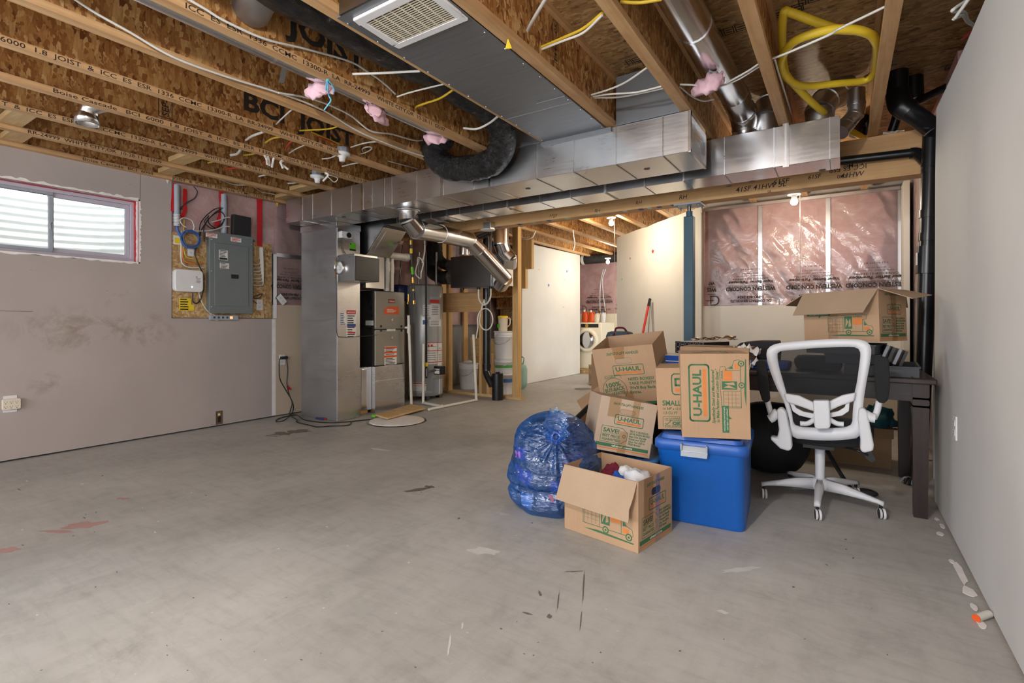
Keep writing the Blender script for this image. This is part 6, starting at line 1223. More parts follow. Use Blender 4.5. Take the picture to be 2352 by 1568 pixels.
# tilted box on the light blue tub
o = PD(1361, 1029, 2.80); xv = PD(1491, 1053, 2.80)-o; zv = PD(1370.4, 905.5, 2.82)-o; M4 = axes(o, xv, zv); w4 = xv.length; h4 = zv.length
T = carton('moving_box', 'grey-brown box leaning at an angle above the open front box', M4, w4, .36, h4, False, lambda b, F: endface(b, F, w4, h4), mat='card_l')
F4 = M4 @ frame((0, 0, 0), (1, 0, 0), (0, 0, 1)); tapestrip(T, F4, [(.05, .19), (.115, .19), (.115, h4), (.05, h4)]); tapestrip(T, F4, [(.185, .19), (.225, .19), (.225, h4), (.185, h4)]); tapestrip(T, F4, [(.135, 0), (.18, 0), (.18, .12), (.135, .12)])
b = MB(); b.flat([(.05, h4-.012), (.115, h4-.012), (.115, h4), (.05, h4)], F4, m['chrome'], .0022) if False else None
tb = M4 @ Vector((w4/2, 0, 0)); T = thing('tub', 'light blue plastic tub under the leaning box', 'tub', (-1.02, 2.98, 0)); c = Vector((-1.045, 2.985, 0))
b = MB(Matrix.Translation(c) @ Matrix.Rotation(.05, 4, 'Z')); rg = lambda w_, d_, z, r_: [Vector((a, e, z)) for a, e in rrect(w_, d_, r_, 6)]
loft(b, [rg(.28, .34, .001, .04), rg(.31, .37, .25, .05), rg(.335, .395, .252, .055), rg(.335, .395, .272, .055), rg(.315, .375, .276, .05)], m['tote_s']); b.build('body', T)
# open tilted box at the back of the pile
TL = PD(1359, 803, 3.42); TR = PD(1498, 790, 3.22); BLk = PD(1402, 772, 3.72); xv = TR-TL; yv = BLk-TL; xv.normalize(); yv = (yv-xv*yv.dot(xv)).normalized(); zv = xv.cross(yv); w5 = (TR-TL).length; h5 = .40
M5 = Matrix((xv, yv, zv)).transposed().to_4x4(); M5.translation = TL-zv*h5
def rt5(b, F): logo(b, F @ Matrix.Translation((.07, .18, 0)) @ Matrix.Rotation(.0, 4, 'Z'), 0, 0, .22, .005)
T = carton('moving_box', 'large open topped box tilted at the back of the pile', M5, w5, .36, h5, True, lambda b, F: endface(b, F, w5, h5, 'back'), rt5)
F5 = M5 @ frame((0, 0, 0), (1, 0, 0), (0, 0, 1)); tapestrip(T, F5, [(w5*.36, h5*.80), (w5*.52, h5*.80), (w5*.55, h5), (w5*.34, h5)]); tapestrip(T, F5, [(w5*.42, 0), (w5*.56, 0), (w5*.56, h5*.22), (w5*.42, h5*.24)], 'brown packing tape')
# brown box with raised flaps below it
q0 = PD(1338, 976, 3.27); M6 = axes((q0.x, q0.y, .001), (1, .25, 0), (0, 0, 1)); h6 = q0.z
T = carton('open_carton', 'plain brown carton with dark edged flaps left of the leaning box', M6, .40, .40, h6, True, mat='card_d', group=None)
fp = [PD(1338, 976, 3.27), M6 @ Vector((0, .40, h6)), PD(1372, 908, 3.55), PD(1315, 962, 3.22)]; n_ = (fp[1]-fp[0]).cross(fp[2]-fp[0]).normalized()
MB().prism(fp, n_*.004, m['card_d']).build('flap', T); e0, e1 = fp[3], fp[2]; dn = (fp[0]-fp[3])*.38
MB().prism([e0-n_*.002, e1-n_*.002, e1+dn-n_*.002, e0+dn-n_*.002], n_*.0085, m['black_m']).build('flap_edge', T, 'black printed flap edge')
fp = [PD(1337, 943, 3.60), PD(1380, 915, 3.62), PD(1380, 884, 3.80), PD(1325, 921, 3.78)]; n_ = (fp[1]-fp[0]).cross(fp[2]-fp[0]).normalized(); MB().prism(fp, n_*.004, m['card']).build('flap', T)
# box lying flat on the table behind the upright one
p0 = PD(1560, 812, 3.35); M7 = axes((-.93, 3.52, .7535), (1, .02, 0), (0, 0, 1)); zt = EYE-(800-CYP)/FPX*3.2-.7535
def tp7(b, F): logo(b, F, .06, .06, .16); tagsave(b, F, .26, .08, .10, .13); b.flat([(.36+a, .08+c) for a, c in rrect(.05, .03, .012, 4)], F, m['black'])
T = carton('moving_box', 'low box lying on the table behind the upright box', M7, .43, .32, max(.12, zt), False, None, None, tp7)
# big open box on the stack of trays at the right end of the table
b_a = 26.9*PI/180; yv = Vector((math.sin(b_a), math.cos(b_a), 0)); xv = Vector((math.cos(b_a), -math.sin(b_a), 0)); c0 = Vector((.175, 3.48, .932)); w8, d8, h8 = .42, .32, .30
M8 = Matrix((xv, yv, Vector((0, 0, 1)))).transposed().to_4x4(); M8.translation = c0 - xv*w8; M8 = M8 @ Matrix.Rotation(-.03, 4, 'Y')
def fr8(b, F): truck(b, F @ Matrix.Translation((.145, .035, 0)), .25); bubble(b, F @ Matrix.Translation((.02, .155, 0)), .14); b.text('ROOM NAME', F @ Matrix.Translation((.03, .232, 0)), .02, m['ink_k'], .3, bold=.02) if False else None
T = carton('moving_box', 'open box with spread flaps and a truck print above the office chair', M8, w8, d8, h8, True, fr8, lambda b, F: endface(b, F, d8, h8))
flap(T, [(0, -.002, h8), (w8, -.002, h8), (w8-.035, -.10, h8-.135), (-.012, -.10, h8-.135)], label='front flap hanging open')
flap(T, [(w8, 0, h8), (w8, d8, h8), (w8+.135, d8-.02, h8-.04), (w8+.145, .04, h8-.065)], label='right flap spread outward'); flap(T, [(0, d8, h8), (0, 0, h8), (-.13, .02, h8-.065), (-.13, d8-.02, h8-.07)], label='left flap spread outward'); flap(T, [(w8, d8+.002, h8), (0, d8+.002, h8), (.03, d8+.1, h8-.10), (w8-.03, d8+.1, h8-.10)], label='back flap')
F8 = M8 @ frame((0, 0, 0), (1, 0, 0), (0, 0, 1)); tapestrip(T, F8, [(.145, 0), (.20, 0), (.205, .21), (.15, .21)]); R8 = M8 @ frame((w8, 0, 0), (0, 1, 0), (0, 0, 1)); tapestrip(T, R8, [(.14, 0), (.20, 0), (.19, h8), (.13, h8)])
# carton near the far doorway
p0 = PZ(1352, 878, .001); M9 = axes(p0, (.6, -.8, 0), (0, 0, 1)); 
T = carton('moving_box', 'small carton with green print on the floor by the laundry doorway', M9, .42, .32, .31, True, lambda b, F: (logo(b, F, .03, .22, .2), tagsave(b, F, .05, .05, .16, .12), rect(b, F, .25, .04, .14, .1, m['ink_o'])), None, None)
flap(T, [(0, -.002, .004), (.42, -.002, .004), (.40, -.12, .004), (.02, -.12, .004)], label='flap lying on the floor') if False else None
# ---------------------------------------------------------------- blue rubbish bag
T = thing('rubbish_bag', 'blue translucent plastic bag of clothes tied at the top', 'bag', (-1.385, 2.55, 0)); C0 = Vector((-1.385, 2.56, 0))
kn = PD(1277, 1003, 2.56)
kdir = (kn-Vector((C0.x, C0.y, kn.z-.12))).normalized(); ku = kdir.cross(Vector((0, 0, 1))).normalized(); kv = ku.cross(kdir)
def bagf(s, t_, sh=1.0, seed=0.0, top=.54):
    a = 2*PI*s; z = top*t_
    prof = max(0, 1-abs((t_-.42)/.585)**2.6)**.5; waist = 1-.07*math.exp(-((t_-.25)/.05)**2)+.05*math.exp(-((t_-.12)/.08)**2); r = .252*prof*waist*sh
    d_ = Vector((math.cos(a), math.sin(a))); x3 = Vector((d_.x, d_.y, z*4+seed))
    q = .11*noise.noise(x3*1.3)+.06*noise.noise(x3*2.6)
    wr = .030*abs(noise.noise(Vector((d_.x*3+z*9, d_.y*3, z*16+seed))))+.022*noise.noise(Vector((d_.x*9, d_.y*9, z*22+seed)))+.014*math.sin(a*4+z*70+5*noise.noise(x3*2))*math.exp(-((t_-.24)/.16)**2)
    p = C0+Vector((d_.x*r*(1+q+wr), d_.y*r*(1+q+wr), z))
    e = p-kn; rr = e.length
    if rr < .4:
        ph = math.atan2(e.dot(kv), e.dot(ku)); am = math.exp(-rr/.15)*min(1, rr/.05)
        p = p+kdir*(.022*math.sin(11*ph+3*noise.noise(Vector((ph, rr*6, 2))))*am+.012*math.sin(23*ph)*am-.030*math.exp(-(rr/.06)**2))*sh
    return p
def bagm():
    q = N('blue_bag_film'); q.t.nodes.remove(q.b); tr = q.n('BsdfTransparent'); tr.inputs[0].default_value = (.22, .50, .95, 1); gl = q.n('BsdfGlossy'); gl.inputs['Roughness'].default_value = .11
    df = q.n('BsdfDiffuse'); df.inputs[0].default_value = (.04, .28, .88, 1); tl = q.n('BsdfTranslucent'); tl.inputs[0].default_value = (.05, .28, .8, 1)
    f = q.noise(q.coord((5, 5, 16)), 1.6, 4, .6, 1.0); bp = q.n('Bump'); bp.inputs['Strength'].default_value = .9; bp.inputs['Distance'].default_value = .03; q.l(f, bp.inputs['Height'])
    for s_ in (gl, df): q.l(bp.outputs[0], s_.inputs['Normal'])
    a = q.n('MixShader'); a.inputs[0].default_value = .4; q.l(df.outputs[0], a.inputs[1]); q.l(tl.outputs[0], a.inputs[2]); b_ = q.n('MixShader'); b_.inputs[0].default_value = .32; q.l(tr.outputs[0], b_.inputs[1]); q.l(a.outputs[0], b_.inputs[2])
    c_ = q.n('MixShader'); c_.inputs[0].default_value = .17; q.l(b_.outputs[0], c_.inputs[1]); q.l(gl.outputs[0], c_.inputs[2]); q.l(c_.outputs[0], q.o.inputs[0]); return q.m
m['bag'] = bagm()
b = MB(); b.grid(220, 90, lambda s, t_: bagf(s, t_*.995+.004), m['bag']); b.build('bag_skin', T)
m['navyc'] = plain('dark_clothes', (42, 50, 74), .9, var=.5, scale=9, bump=.4); m['pinkc'] = plain('pink_clothes', (196, 44, 110), .9, var=.3, bump=.4); m['lilac'] = plain('lilac_clothes', (150, 96, 190), .9, bump=.4); m['mauve'] = plain('mauve_clothes', (150, 100, 120), .9, bump=.4)
b = MB(); b.grid(60, 26, lambda s, t_: bagf(s, .03+t_*.86, .90, 3.0), m['navyc']); b.build('contents', T, 'dark clothes inside the bag')
def patch(lb, mt, a0, a1, t0, t1, sd):
    b = MB()
    def f(s, t_):
        e = .012*noise.noise(Vector((s*4, t_*4, sd)))
        aa = a0+(a1-a0)*(s+.18*noise.noise(Vector((t_*2.5, sd, 1)))); tt = t0+(t1-t0)*(t_+.2*noise.noise(Vector((s*2.5, sd, 5))))
        sh = .90+.055*math.sin(PI*s)**.5*math.sin(PI*t_)**.5
        return bagf(aa, .03+tt*.86, sh, 3.0)
    b.grid(18, 18, f, m[mt]); b.build('cloth_patch', T, lb)
vb = math.atan2(-C0.y, -C0.x)/(2*PI)      # towards the camera, in turns
for a_ in (('pink cloth pressed against the bag at the right', 'pinkc', vb+.03, vb+.16, .40, .72, 1.0), ('lilac cloth at the left of the bag', 'lilac', vb-.19, vb-.09, .32, .50, 4.0), ('second lilac cloth higher at the left', 'lilac', vb-.2, vb-.12, .60, .74, 7.0), ('mauve cloth near the bottom of the bag', 'mauve', vb-.07, vb+.02, .06, .26, 9.0), ('pale cloth at the bottom left', 'wcloth', vb-.17, vb-.10, .03, .20, 12.0), ('grey blue cloth in the middle', 'bcloth', vb-.02, vb+.05, .30, .42, 15.0)): patch(*a_)
b = MB()
def knot(s, t_):      # gathered plastic above the tie
    a = 2*PI*s; r = .012+.075*t_**.8; w_ = 1+.4*noise.noise(Vector((math.cos(a)*3, math.sin(a)*3, t_*2)))+.12*math.sin(a*13)
    return kn+kdir*(.0+.05*t_*(1-.3*t_)*w_)+(ku*math.cos(a)*.7+kv*math.sin(a)*1.0)*r*w_+Vector((0, 0, .05*t_))
b.grid(90, 14, knot, m['bag']); b.build('gathered_top', T); MB().tube([kn+kdir*.004+ku*.022*math.cos(a)+kv*.022*math.sin(a) for a in [i*PI/5 for i in range(10)]], .011, m['bag'], n=8, closed=True).build('tie', T)

p = PD(1425, 880, 4.65); MB().box(p.x-.2, p.x+.2, p.y-.2, p.y+.2, .001, .76, m['card_d']).build('storage_carton', label='tall brown carton hidden behind the pile of printed boxes', cat='cardboard box')
T = thing('travel_bag', 'grey green soft bag with brown straps showing behind the tilted open box', 'bag', (p.x, p.y, .761)); q_ = PD(1424, 770, 4.6)
b = MB(Matrix.Translation((q_.x, q_.y, .761)) @ Matrix.Rotation(.5, 4, 'Z')); loft(b, [[Vector((a, c, z)) for a, c in rrect(w_, .14, .05, 6)] for w_, z in ((.24, 0), (.25, .03), (.25, .16), (.22, .195), (.15, .205))], m['suit']); b.build('body', T)
b = MB(Matrix.Translation((q_.x, q_.y, .761)) @ Matrix.Rotation(.5, 4, 'Z'))
b.tube([(-.07, -.072, .06), (-.068, -.074, .16), (-.05, -.05, .205), (-.03, .0, .235), (.03, 0, .235), (.05, -.05, .205), (.068, -.074, .16), (.07, -.072, .06)], .009, m['maroon'], n=8); b.build('handle', T, 'brown carrying handle')
T = thing('broom', 'red handled broom with black grip leaning against the angled white wall', 'broom', tuple(PD(1447, 915, 6.2))); a_ = PD(1447, 912, 6.2); b_ = PD(1489, 703, 6.6); c_ = PD(1493, 686, 6.63)
MB().tube([a_, b_], .016, m['ink_r'], n=10, spline=False).build('handle', T); MB().tube([b_, c_], .018, m['black_m'], n=10, spline=False).build('grip', T, 'black grip'); MB().box(a_.x-.15, a_.x+.15, a_.y-.03, a_.y+.03, .0, .12, m['black_m']).build('head', T)
a_ = PD(1480, 915, 6.3); b_ = PD(1493, 692, 6.7); MB().tube([Vector((a_.x, a_.y, .002)), b_], .008, m['latch'], n=8, spline=False).build('stick', label='thin grey stick leaning beside the red broom', cat='stick')
# ================================================================= TABLE AND CHAIR
T = thing('dining_table', 'dark wooden table along the right side behind the office chair', 'table', (-.35, 3.93, 0)); tx0, tx1, ty0, ty1 = -1.13, .418, 3.44, 4.40
MB().box(tx0, tx1, ty0, ty1, .722, .752, m['dwood']).build('tabletop', T, bevel=.006); MB().box(tx0+.09, tx1-.09, ty0+.04, ty0+.06, .625, .721, m['dwood']).box(tx0+.09, tx1-.09, ty1-.06, ty1-.04, .625, .721, m['dwood']).box(tx0+.04, tx0+.06, ty0+.1, ty1-.1, .625, .721, m['dwood']).box(tx1-.065, tx1-.045, ty0+.1, ty1-.1, .625, .721, m['dwood']).build('apron', T)
for x in (tx0+.06, tx1-.066):
    for y in (ty0+.06, ty1-.06):
        b = MB(); hw = .036
        for z0, z1, k0, k1 in ((.0, .59, .82, 1), (.595, .605, .93, .93), (.61, .632, 1, 1), (.637, .647, .93, .93), (.652, .721, 1, 1)): b.add([(x+sx*hw*k, y+sy*hw*k, z) for z, k in ((z0, k0), (z1, k1)) for sx, sy in ((-1, -1), (1, -1), (1, 1), (-1, 1))], [(0, 1, 5, 4), (1, 2, 6, 5), (2, 3, 7, 6), (3, 0, 4, 7), (0, 3, 2, 1), (4, 5, 6, 7)], m['dwood_v'])
        b.box(x-hw*.93, x+hw*.93, y-hw*.93, y+hw*.93, .585, .66, m['dwood_v']); b.build('leg', T)
# office chair -----------------------------------------------------------
YB = 3.17
T = thing('office_chair', 'white office chair with black mesh back turned toward the table', 'chair', (-.11, 3.45, 0))
def loop(l, n=72):
    P = catmull([PY(u, v, YB) for u, v in l], 8, True); P.append(P[0].copy()); L = [0]
    for a, c in zip(P, P[1:]): L.append(L[-1]+(c-a).length)
    out = []; j = 0
    for i in range(n):
        t_ = L[-1]*i/n
        while L[j+1] < t_: j += 1
        k = (t_-L[j])/max(1e-9, L[j+1]-L[j]); out.append(P[j].lerp(P[j+1], k))
    return out
OUT = [(1762, 803), (1775, 792), (1800, 787), (1884, 780), (1960, 779), (1990, 784), (2001, 800), (1999, 830), (1990, 880), (1984, 920), (1980, 970), (1974, 1003), (1945, 1011), (1898, 1014), (1850, 1011), (1820, 1004), (1812, 965), (1800, 925), (1783, 890), (1768, 850), (1761, 822)]
INN = [(1785, 812), (1792, 807), (1820, 804), (1884, 799), (1950, 797), (1968, 799), (1976, 808), (1975, 832), (1968, 880), (1963, 905), (1959, 945), (1956, 975), (1940, 983), (1898, 986), (1850, 983), (1824, 977), (1818, 950), (1810, 920), (1800, 885), (1789, 845), (1785, 822)]
lo, li = loop(OUT), loop(INN)
# start both loops at the same angular place
def curve(p): c = PY(1880, 890, YB); k = (p.x-c.x)/.27; return p+Vector((0, -.035*k*k+.03, 0))   # the back wraps forward at the centre
lo = [curve(p) for p in lo]; li = [curve(p) for p in li]; n = len(lo); tk = Vector((0, .034, 0)); b = MB()
mid = [a.lerp(c, .5)-tk*.25 for a, c in zip(lo, li)]
vs = lo+mid+li+[p+tk for p in li]+[p+tk for p in lo]
fs = [(k*n+i, k*n+(i+1) % n, ((k+1) % 5)*n+(i+1) % n, ((k+1) % 5)*n+i) for k in range(5) for i in range(n)]
b.add(vs, fs, m['chair_w'], True); b.build('back_frame', T)
q = N('chair_mesh'); q.t.nodes.remove(q.b); tr = q.n('BsdfTransparent'); df = q.n('BsdfDiffuse'); df.inputs[0].default_value = (.03, .032, .035, 1); mx = q.n('MixShader'); mx.inputs[0].default_value = .72
q.l(tr.outputs[0], mx.inputs[1]); q.l(df.outputs[0], mx.inputs[2]); q.l(mx.outputs[0], q.o.inputs[0]); m['mesh'] = q.m
cc = sum(li, Vector())/n+Vector((0, .02, 0)); b = MB(); mid2 = [p.lerp(cc, .5)+Vector((0, .015, 0)) for p in li]; b.add([p+tk*.6 for p in li]+mid2+[cc], [(i, (i+1) % n, n+(i+1) % n, n+i) for i in range(n)]+[(n+i, n+(i+1) % n, 2*n) for i in range(n)], m['mesh'], True); b.build('back_mesh', T, 'black see-through mesh')
def yoff(u, v, dy): return PY(u, v, YB)+Vector((0, dy, 0))
def plate(name, pts, dy, th, label=None, bv=.006, mat='chair_w'):
    b = MB().prism([yoff(u, v, dy) for u, v in pts], (0, th, 0), m[mat]); return b.build(name, T, label, bevel=bv, seg=3)
plate('spine', [(1868, 917), (1905, 917), (1908, 976), (1903, 982), (1876, 982), (1871, 976)], -.045, .05, bv=.012)
for sg in (0, 1):
    A = [(1800, 903), (1835, 908), (1870, 924), (1873, 946), (1840, 934), (1806, 923)] if sg == 0 else [(1966, 901), (1935, 907), (1903, 922), (1904, 944), (1930, 932), (1962, 921)]
    plate('back_yoke', A, -.008, .03, bv=.01)
    A = [(1813, 925), (1820, 945), (1835, 955), (1872, 964), (1872, 951), (1845, 946), (1828, 937), (1822, 926)] if sg == 0 else [(1952, 922), (1950, 945), (1935, 955), (1905, 960), (1905, 949), (1925, 945), (1940, 936), (1944, 923)]
    plate('lumbar_pad', A, .012, .018, bv=.004)
    A = [(1838, 972), (1855, 972), (1873, 962)] if sg == 0 else [(1938, 974), (1922, 972), (1905, 963)]
    MB().tube([yoff(u, v, .0) for u, v in A], .013, m['chair_w'], n=10).build('lumbar_bracket', T)
    # side bracket, arm post and flipped-up arm pad
    A = [(1785, 938), (1797, 935), (1806, 945), (1818, 1000), (1820, 1028), (1812, 1034), (1793, 1028), (1772, 1008), (1770, 1000), (1786, 1004), (1790, 985), (1786, 955)] if sg == 0 else [(1972, 936), (1985, 935), (1992, 945), (2000, 985), (2007, 1020), (2005, 1033), (1982, 1038), (1975, 1030), (1976, 1010), (1970, 960)]
    plate('side_bracket', A, -.03, .07, bv=.014)
    A = [(1787, 945), (1775, 958), (1768, 962)] if sg == 0 else [(1985, 950), (2000, 958), (2010, 960)]
    MB().tube([yoff(u, v, .0) for u, v in A], .024, m['chair_w'], n=14).build('arm_pivot', T)
    A = [(1774, 964), (1768, 945), (1762, 922)] if sg == 0 else [(2007, 962), (2015, 945), (2020, 922)]
    MB().tube([yoff(u, v, .02) for u, v in A], .015, m['chair_w'], n=12).build('arm_post', T)
    cpt = [(1736, 832), (1742, 827), (1757, 827), (1760, 835), (1768, 915), (1766, 922), (1758, 925), (1750, 918), (1742, 890)] if sg == 0 else [(2007, 820), (2014, 817), (2035, 820), (2042, 826), (2044, 890), (2040, 918), (2030, 926), (2018, 924), (2012, 915)]
    b = MB().prism([yoff(u, v, -.01) for u, v in cpt], (0, .05, 0), m['cushion']); b.build('arm_pad', T, 'black foam arm pad', bevel=.012, seg=3)
b = MB(Matrix.Translation((-.115, 3.49, .425))); 
def seat(s, t_):
    a = 2*PI*s; k = [0, .8, .97, 1, 1, .96, .7, 0]; zz = [-.065, -.065, -.055, -.02, .01, .03, .045, .05]; i = min(6, int(t_*7)); f_ = t_*7-i; r = k[i]+(k[i+1]-k[i])*f_; z = zz[i]+(zz[i+1]-zz[i])*f_
    c_, s_ = math.cos(a), math.sin(a); e = .55; x = math.copysign(abs(c_)**e, c_)*.262*r; y = math.copysign(abs(s_)**e, s_)*.235*r; return Vector((x, y, z+.02*(x/.262)**2))
b.grid(56, 21, seat, m['cushion']); b.build('seat', T, 'black padded seat')
MB().box(-.19, -.04, 3.34, 3.56, .335, .36, m['black']).build('tilt_mechanism', T)
MB().cyl((-.11, 3.45, .30), (-.11, 3.45, .345), .016, m['chrome']).build('gas_lift', T, 'chrome gas lift'); MB().lathe([(.024, .13), (.026, .31), (.022, .315), (.016, .315)], m['chair_w'], o=(-.11, 3.45, 0)).build('column', T)
p = yoff(1995, 1050, .05); MB().tube([Vector((-.06, 3.42, .35)), p+Vector((-.06, 0, .02)), p], .006, m['black'], n=8).prism([p+Vector((-.025, 0, .025)), p+Vector((.012, 0, .025)), p+Vector((.032, 0, -.02)), p+Vector((.015, 0, -.035)), p+Vector((-.008, 0, -.02))], (0, .012, 0), m['black']).build('lever', T, 'black adjusting lever')
C = Vector((-.11, 3.45, 0)); MB().lathe([(.045, .085), (.05, .10), (.045, .135), (.03, .145)], m['chair_w'], o=C).build('hub', T)
for k in range(5):
    a = math.radians(-90+72*k-0.5); d_ = Vector((math.cos(a), math.sin(a), 0)); nrm = Vector((-d_.y, d_.x, 0)); R_ = .30
    sec = [(.03, .024, .08, .142), (.12, .022, .085, .135), (.22, .018, .083, .112), (.285, .016, .078, .098), (.312, .015, .070, .092)]
    vs = []
    for r_, hw, z0, z1 in sec: vs += [C+d_*r_+nrm*s_*hw*k_+Vector((0, 0, z)) for s_, k_, z in ((-1, .9, z0), (-1, 1, (z0+z1)/2), (-1, .6, z1), (1, .6, z1), (1, 1, (z0+z1)/2), (1, .9, z0))]
    b = MB(); b.add(vs, [(i*6+j, i*6+(j+1) % 6, (i+1)*6+(j+1) % 6, (i+1)*6+j) for i in range(len(sec)-1) for j in range(6)]+[tuple(range(6))[::-1], tuple(range(len(vs)-6, len(vs)))], m['chair_w'], True); arm = b.build('base_arm', T, bevel=0)
    e = C+d_*.298; th = (.5, .2, 1.2, 2.1, -.4)[k]; ax_ = Vector((math.cos(th*.0+.25), math.sin(.25), 0)); cz = e+Vector((ax_.y*.012, -ax_.x*.012, 0))
    b = MB().cyl(e+Vector((0, 0, .05)), e+Vector((0, 0, .08)), .008, m['black'], n=10).tube([cz-ax_*.013+Vector((0, 0, .028)), cz+ax_*.013+Vector((0, 0, .028))], .0262, m['black'], n=18, spline=False); cst = b.build('caster', T, 'black and white caster wheel')
    for s_ in (-1, 1):
        A_ = frame(cz+ax_*s_*.0135+Vector((0, 0, .0285)), Vector((0, 0, 1)) if s_ > 0 else Vector((-ax_.y, ax_.x, 0)), Vector((-ax_.y, ax_.x, 0)) if s_ > 0 else Vector((0, 0, 1)))
        MB().lathe([(.0275, 0), (.0278, .010), (.022, .013), (.017, .0125)], m['white'], n=24, ax=A_, caps=False).lathe([(.017, .0122), (.001, .0122)], m['black'], n=24, ax=A_, caps=False).build('wheel_tread', cst)
# ---------------------------------------------------------------- things on and under the table
T = thing('drawer_tray', 'wide black plastic tray on the right end of the table', 'tray', (.22, 3.72, .753)); MTy = Matrix.Translation((.19, 3.70, .753)) @ Matrix.Rotation(-.06, 4, 'Z')
def tray(T, M, w_, d_, h_, mat='grey', name='body'):
    b = MB(M); t_ = .004; b.box(-w_/2, w_/2, -d_/2, -d_/2+t_, 0, h_, m[mat]).box(-w_/2, w_/2, d_/2-t_, d_/2, 0, h_, m[mat]).box(-w_/2, -w_/2+t_, -d_/2+t_, d_/2-t_, 0, h_, m[mat]).box(w_/2-t_, w_/2, -d_/2+t_, d_/2-t_, 0, h_, m[mat]).box(-w_/2+t_, w_/2-t_, -d_/2+t_, d_/2-t_, 0, t_, m[mat])
    b.box(-w_/2-.006, w_/2+.006, -d_/2-.006, -d_/2, h_-.008, h_, m[mat]).box(w_/2, w_/2+.006, -d_/2, d_/2, h_-.008, h_, m[mat]); return b.build(name, T)
tray(T, MTy, .34, .44, .058); b = MB(MTy)
for x in (-.05, .06): b.box(x-.003, x+.003, -.21, .21, .005, .05, m['grey'])
b.build('divider', T)
T = thing('parts_bin', 'deep black plastic bin stacked under the open truck box', 'bin', (.1, 3.66, .812)); tray(T, Matrix.Translation((.06, 3.69, .813)) @ Matrix.Rotation(-.1, 4, 'Z'), .26, .34, .055, 'grey')
T = thing('parts_bin', 'topmost black bin directly under the open truck box', 'bin', (.1, 3.66, .87)); tray(T, Matrix.Translation((.02, 3.68, .869)) @ Matrix.Rotation(-.2, 4, 'Z'), .34, .36, .056, 'grey')
T = thing('wire_rack', 'slanted black and white striped rack beside the bins', 'rack', (.25, 3.72, .82)); b = MB(Matrix.Translation((.24, 3.74, .815)) @ Matrix.Rotation(.35, 4, 'Y'))
for i in range(4): b.box(-.06+.03*i, -.045+.03*i, -.12, .1, 0, .09, m['black' if i % 2 else 'latch'])
b.build('slats', T)
p = PZ(2078, 864, .757); MB().tube([p+Vector((-.03, 0, 0)), p, p+Vector((.02, -.01, 0)), p+Vector((.035, -.025, 0))], .003, m['chrome'], n=6).build('hook', label='bent metal hook on the table edge in front of the black tray', cat='hook')
T = thing('camera_bag', 'black curved case top behind the white papers on the table', 'case', (-.75, 3.95, .753)); p0 = PY(1692, 782, 3.98); p1 = PY(1787, 786, 3.98)
b = MB().prism([Vector((p0.x, 3.9, .753)), Vector((p1.x, 3.9, .753)), PY(1787, 812, 3.9), PY(1785, 783, 3.9), PY(1740, 783, 3.9), PY(1700, 787, 3.9), PY(1691, 795, 3.9)], (0, .25, 0), m['black_m']); b.build('case', T, bevel=.01)
b = MB(); random.seed(4)
def crumple(b, c, sx, sy, sz, mat, seed):
    def f(s, t_): p = Vector(((s-.5)*sx, (t_-.5)*sy, 0)); return Vector(c)+p+Vector((0, 0, sz*(noise.noise(Vector((s*3, t_*3, seed)))+.6*noise.noise(Vector((s*7, t_*7, seed))))))
    b.grid(14, 14, f, m[mat], False)
crumple(b, PY(1715, 805, 3.62), .16, .14, .06, 'paper', 2.0); b.build('paper', label='crumpled white paper behind the upright box on the table', cat='paper'); b = MB(); crumple(b, PY(1722, 838, 3.55), .12, .1, .05, 'paper', 6.0); b.build('paper', label='second crumpled white sheet lower down beside the chair arm', cat='paper')
MB().box(-.57, -.28, 3.56, 3.8, .7535, .80, m['bcloth']).build('folded_cloth', label='blue folded cloth on the table left of the chair back', cat='cloth', bevel=.012)
MB().box(-.25, .0, 3.62, 3.85, .7535, .84, m['cushion']).build('black_pouch', label='black padded pouch on the table seen through the chair mesh', cat='pouch', bevel=.03)
p = PY(1838, 800, 3.6); MB().ball((p.x, 3.75, .80), .045, m['black'], 14).ball((p.x+.0, 3.70, .78), .025, m['paper'], 10).build('toy_ball', label='small black and white soft toy on the table behind the chair mesh', cat='toy')
T = thing('patterned_box', 'grey box with honeycomb pattern on the table behind the open box', 'box', (-1.05, 4.0, .753)); p0 = PD(1520, 800, 4.2); p1 = PD(1580, 800, 4.0)
b = MB(axes((-1.08, 3.95, .7535), (.9, -.4, 0), (0, 0, 1))); b.box(0, .26, 0, .3, 0, .15, m['black_m']); b.M = b.M @ Matrix.Identity(4); F = axes((-1.08, 3.95, .7535), (.9, -.4, 0), (0, 0, 1)); b.M = Matrix.Identity(4)
Ff = F @ frame((0, 0, 0), (1, 0, 0), (0, 0, 1))
for i in range(6):
    for j in range(4): cx, cy = .025+.042*i, .02+.036*j+(.018 if i % 2 else 0); b.line([(cx+.019*math.cos(a), min(.148, cy+.019*math.sin(a))) for a in [k*PI/3 for k in range(6)]], Ff, .003, m['latch'], closed=True)
rect(b, F @ frame((0, 0, .15), (1, 0, 0), (0, 1, 0)), .0, .0, .26, .3, m['paper']); b.build('case', T)
b = MB(); crumple(b, (-.80, 3.98, .93), .30, .22, .03, 'poly', 8.0); b.build('plastic_wrap', label='clear plastic wrap lying on the patterned box', cat='plastic wrap')
T = thing('folder', 'blue and white packet beside the patterned box', 'packet', (-1.0, 3.62, .753)); b = MB(axes((-1.09, 3.50, .7535), (1, -.1, 0), (-.2, 0, 1))); b.box(0, .2, 0, .22, 0, .07, m['bcloth']).box(0, .2, -.001, 0, .03, .035, m['paper']).box(0, .2, 0, .22, .0701, .0706, m['paper']); b.build('packet', T)
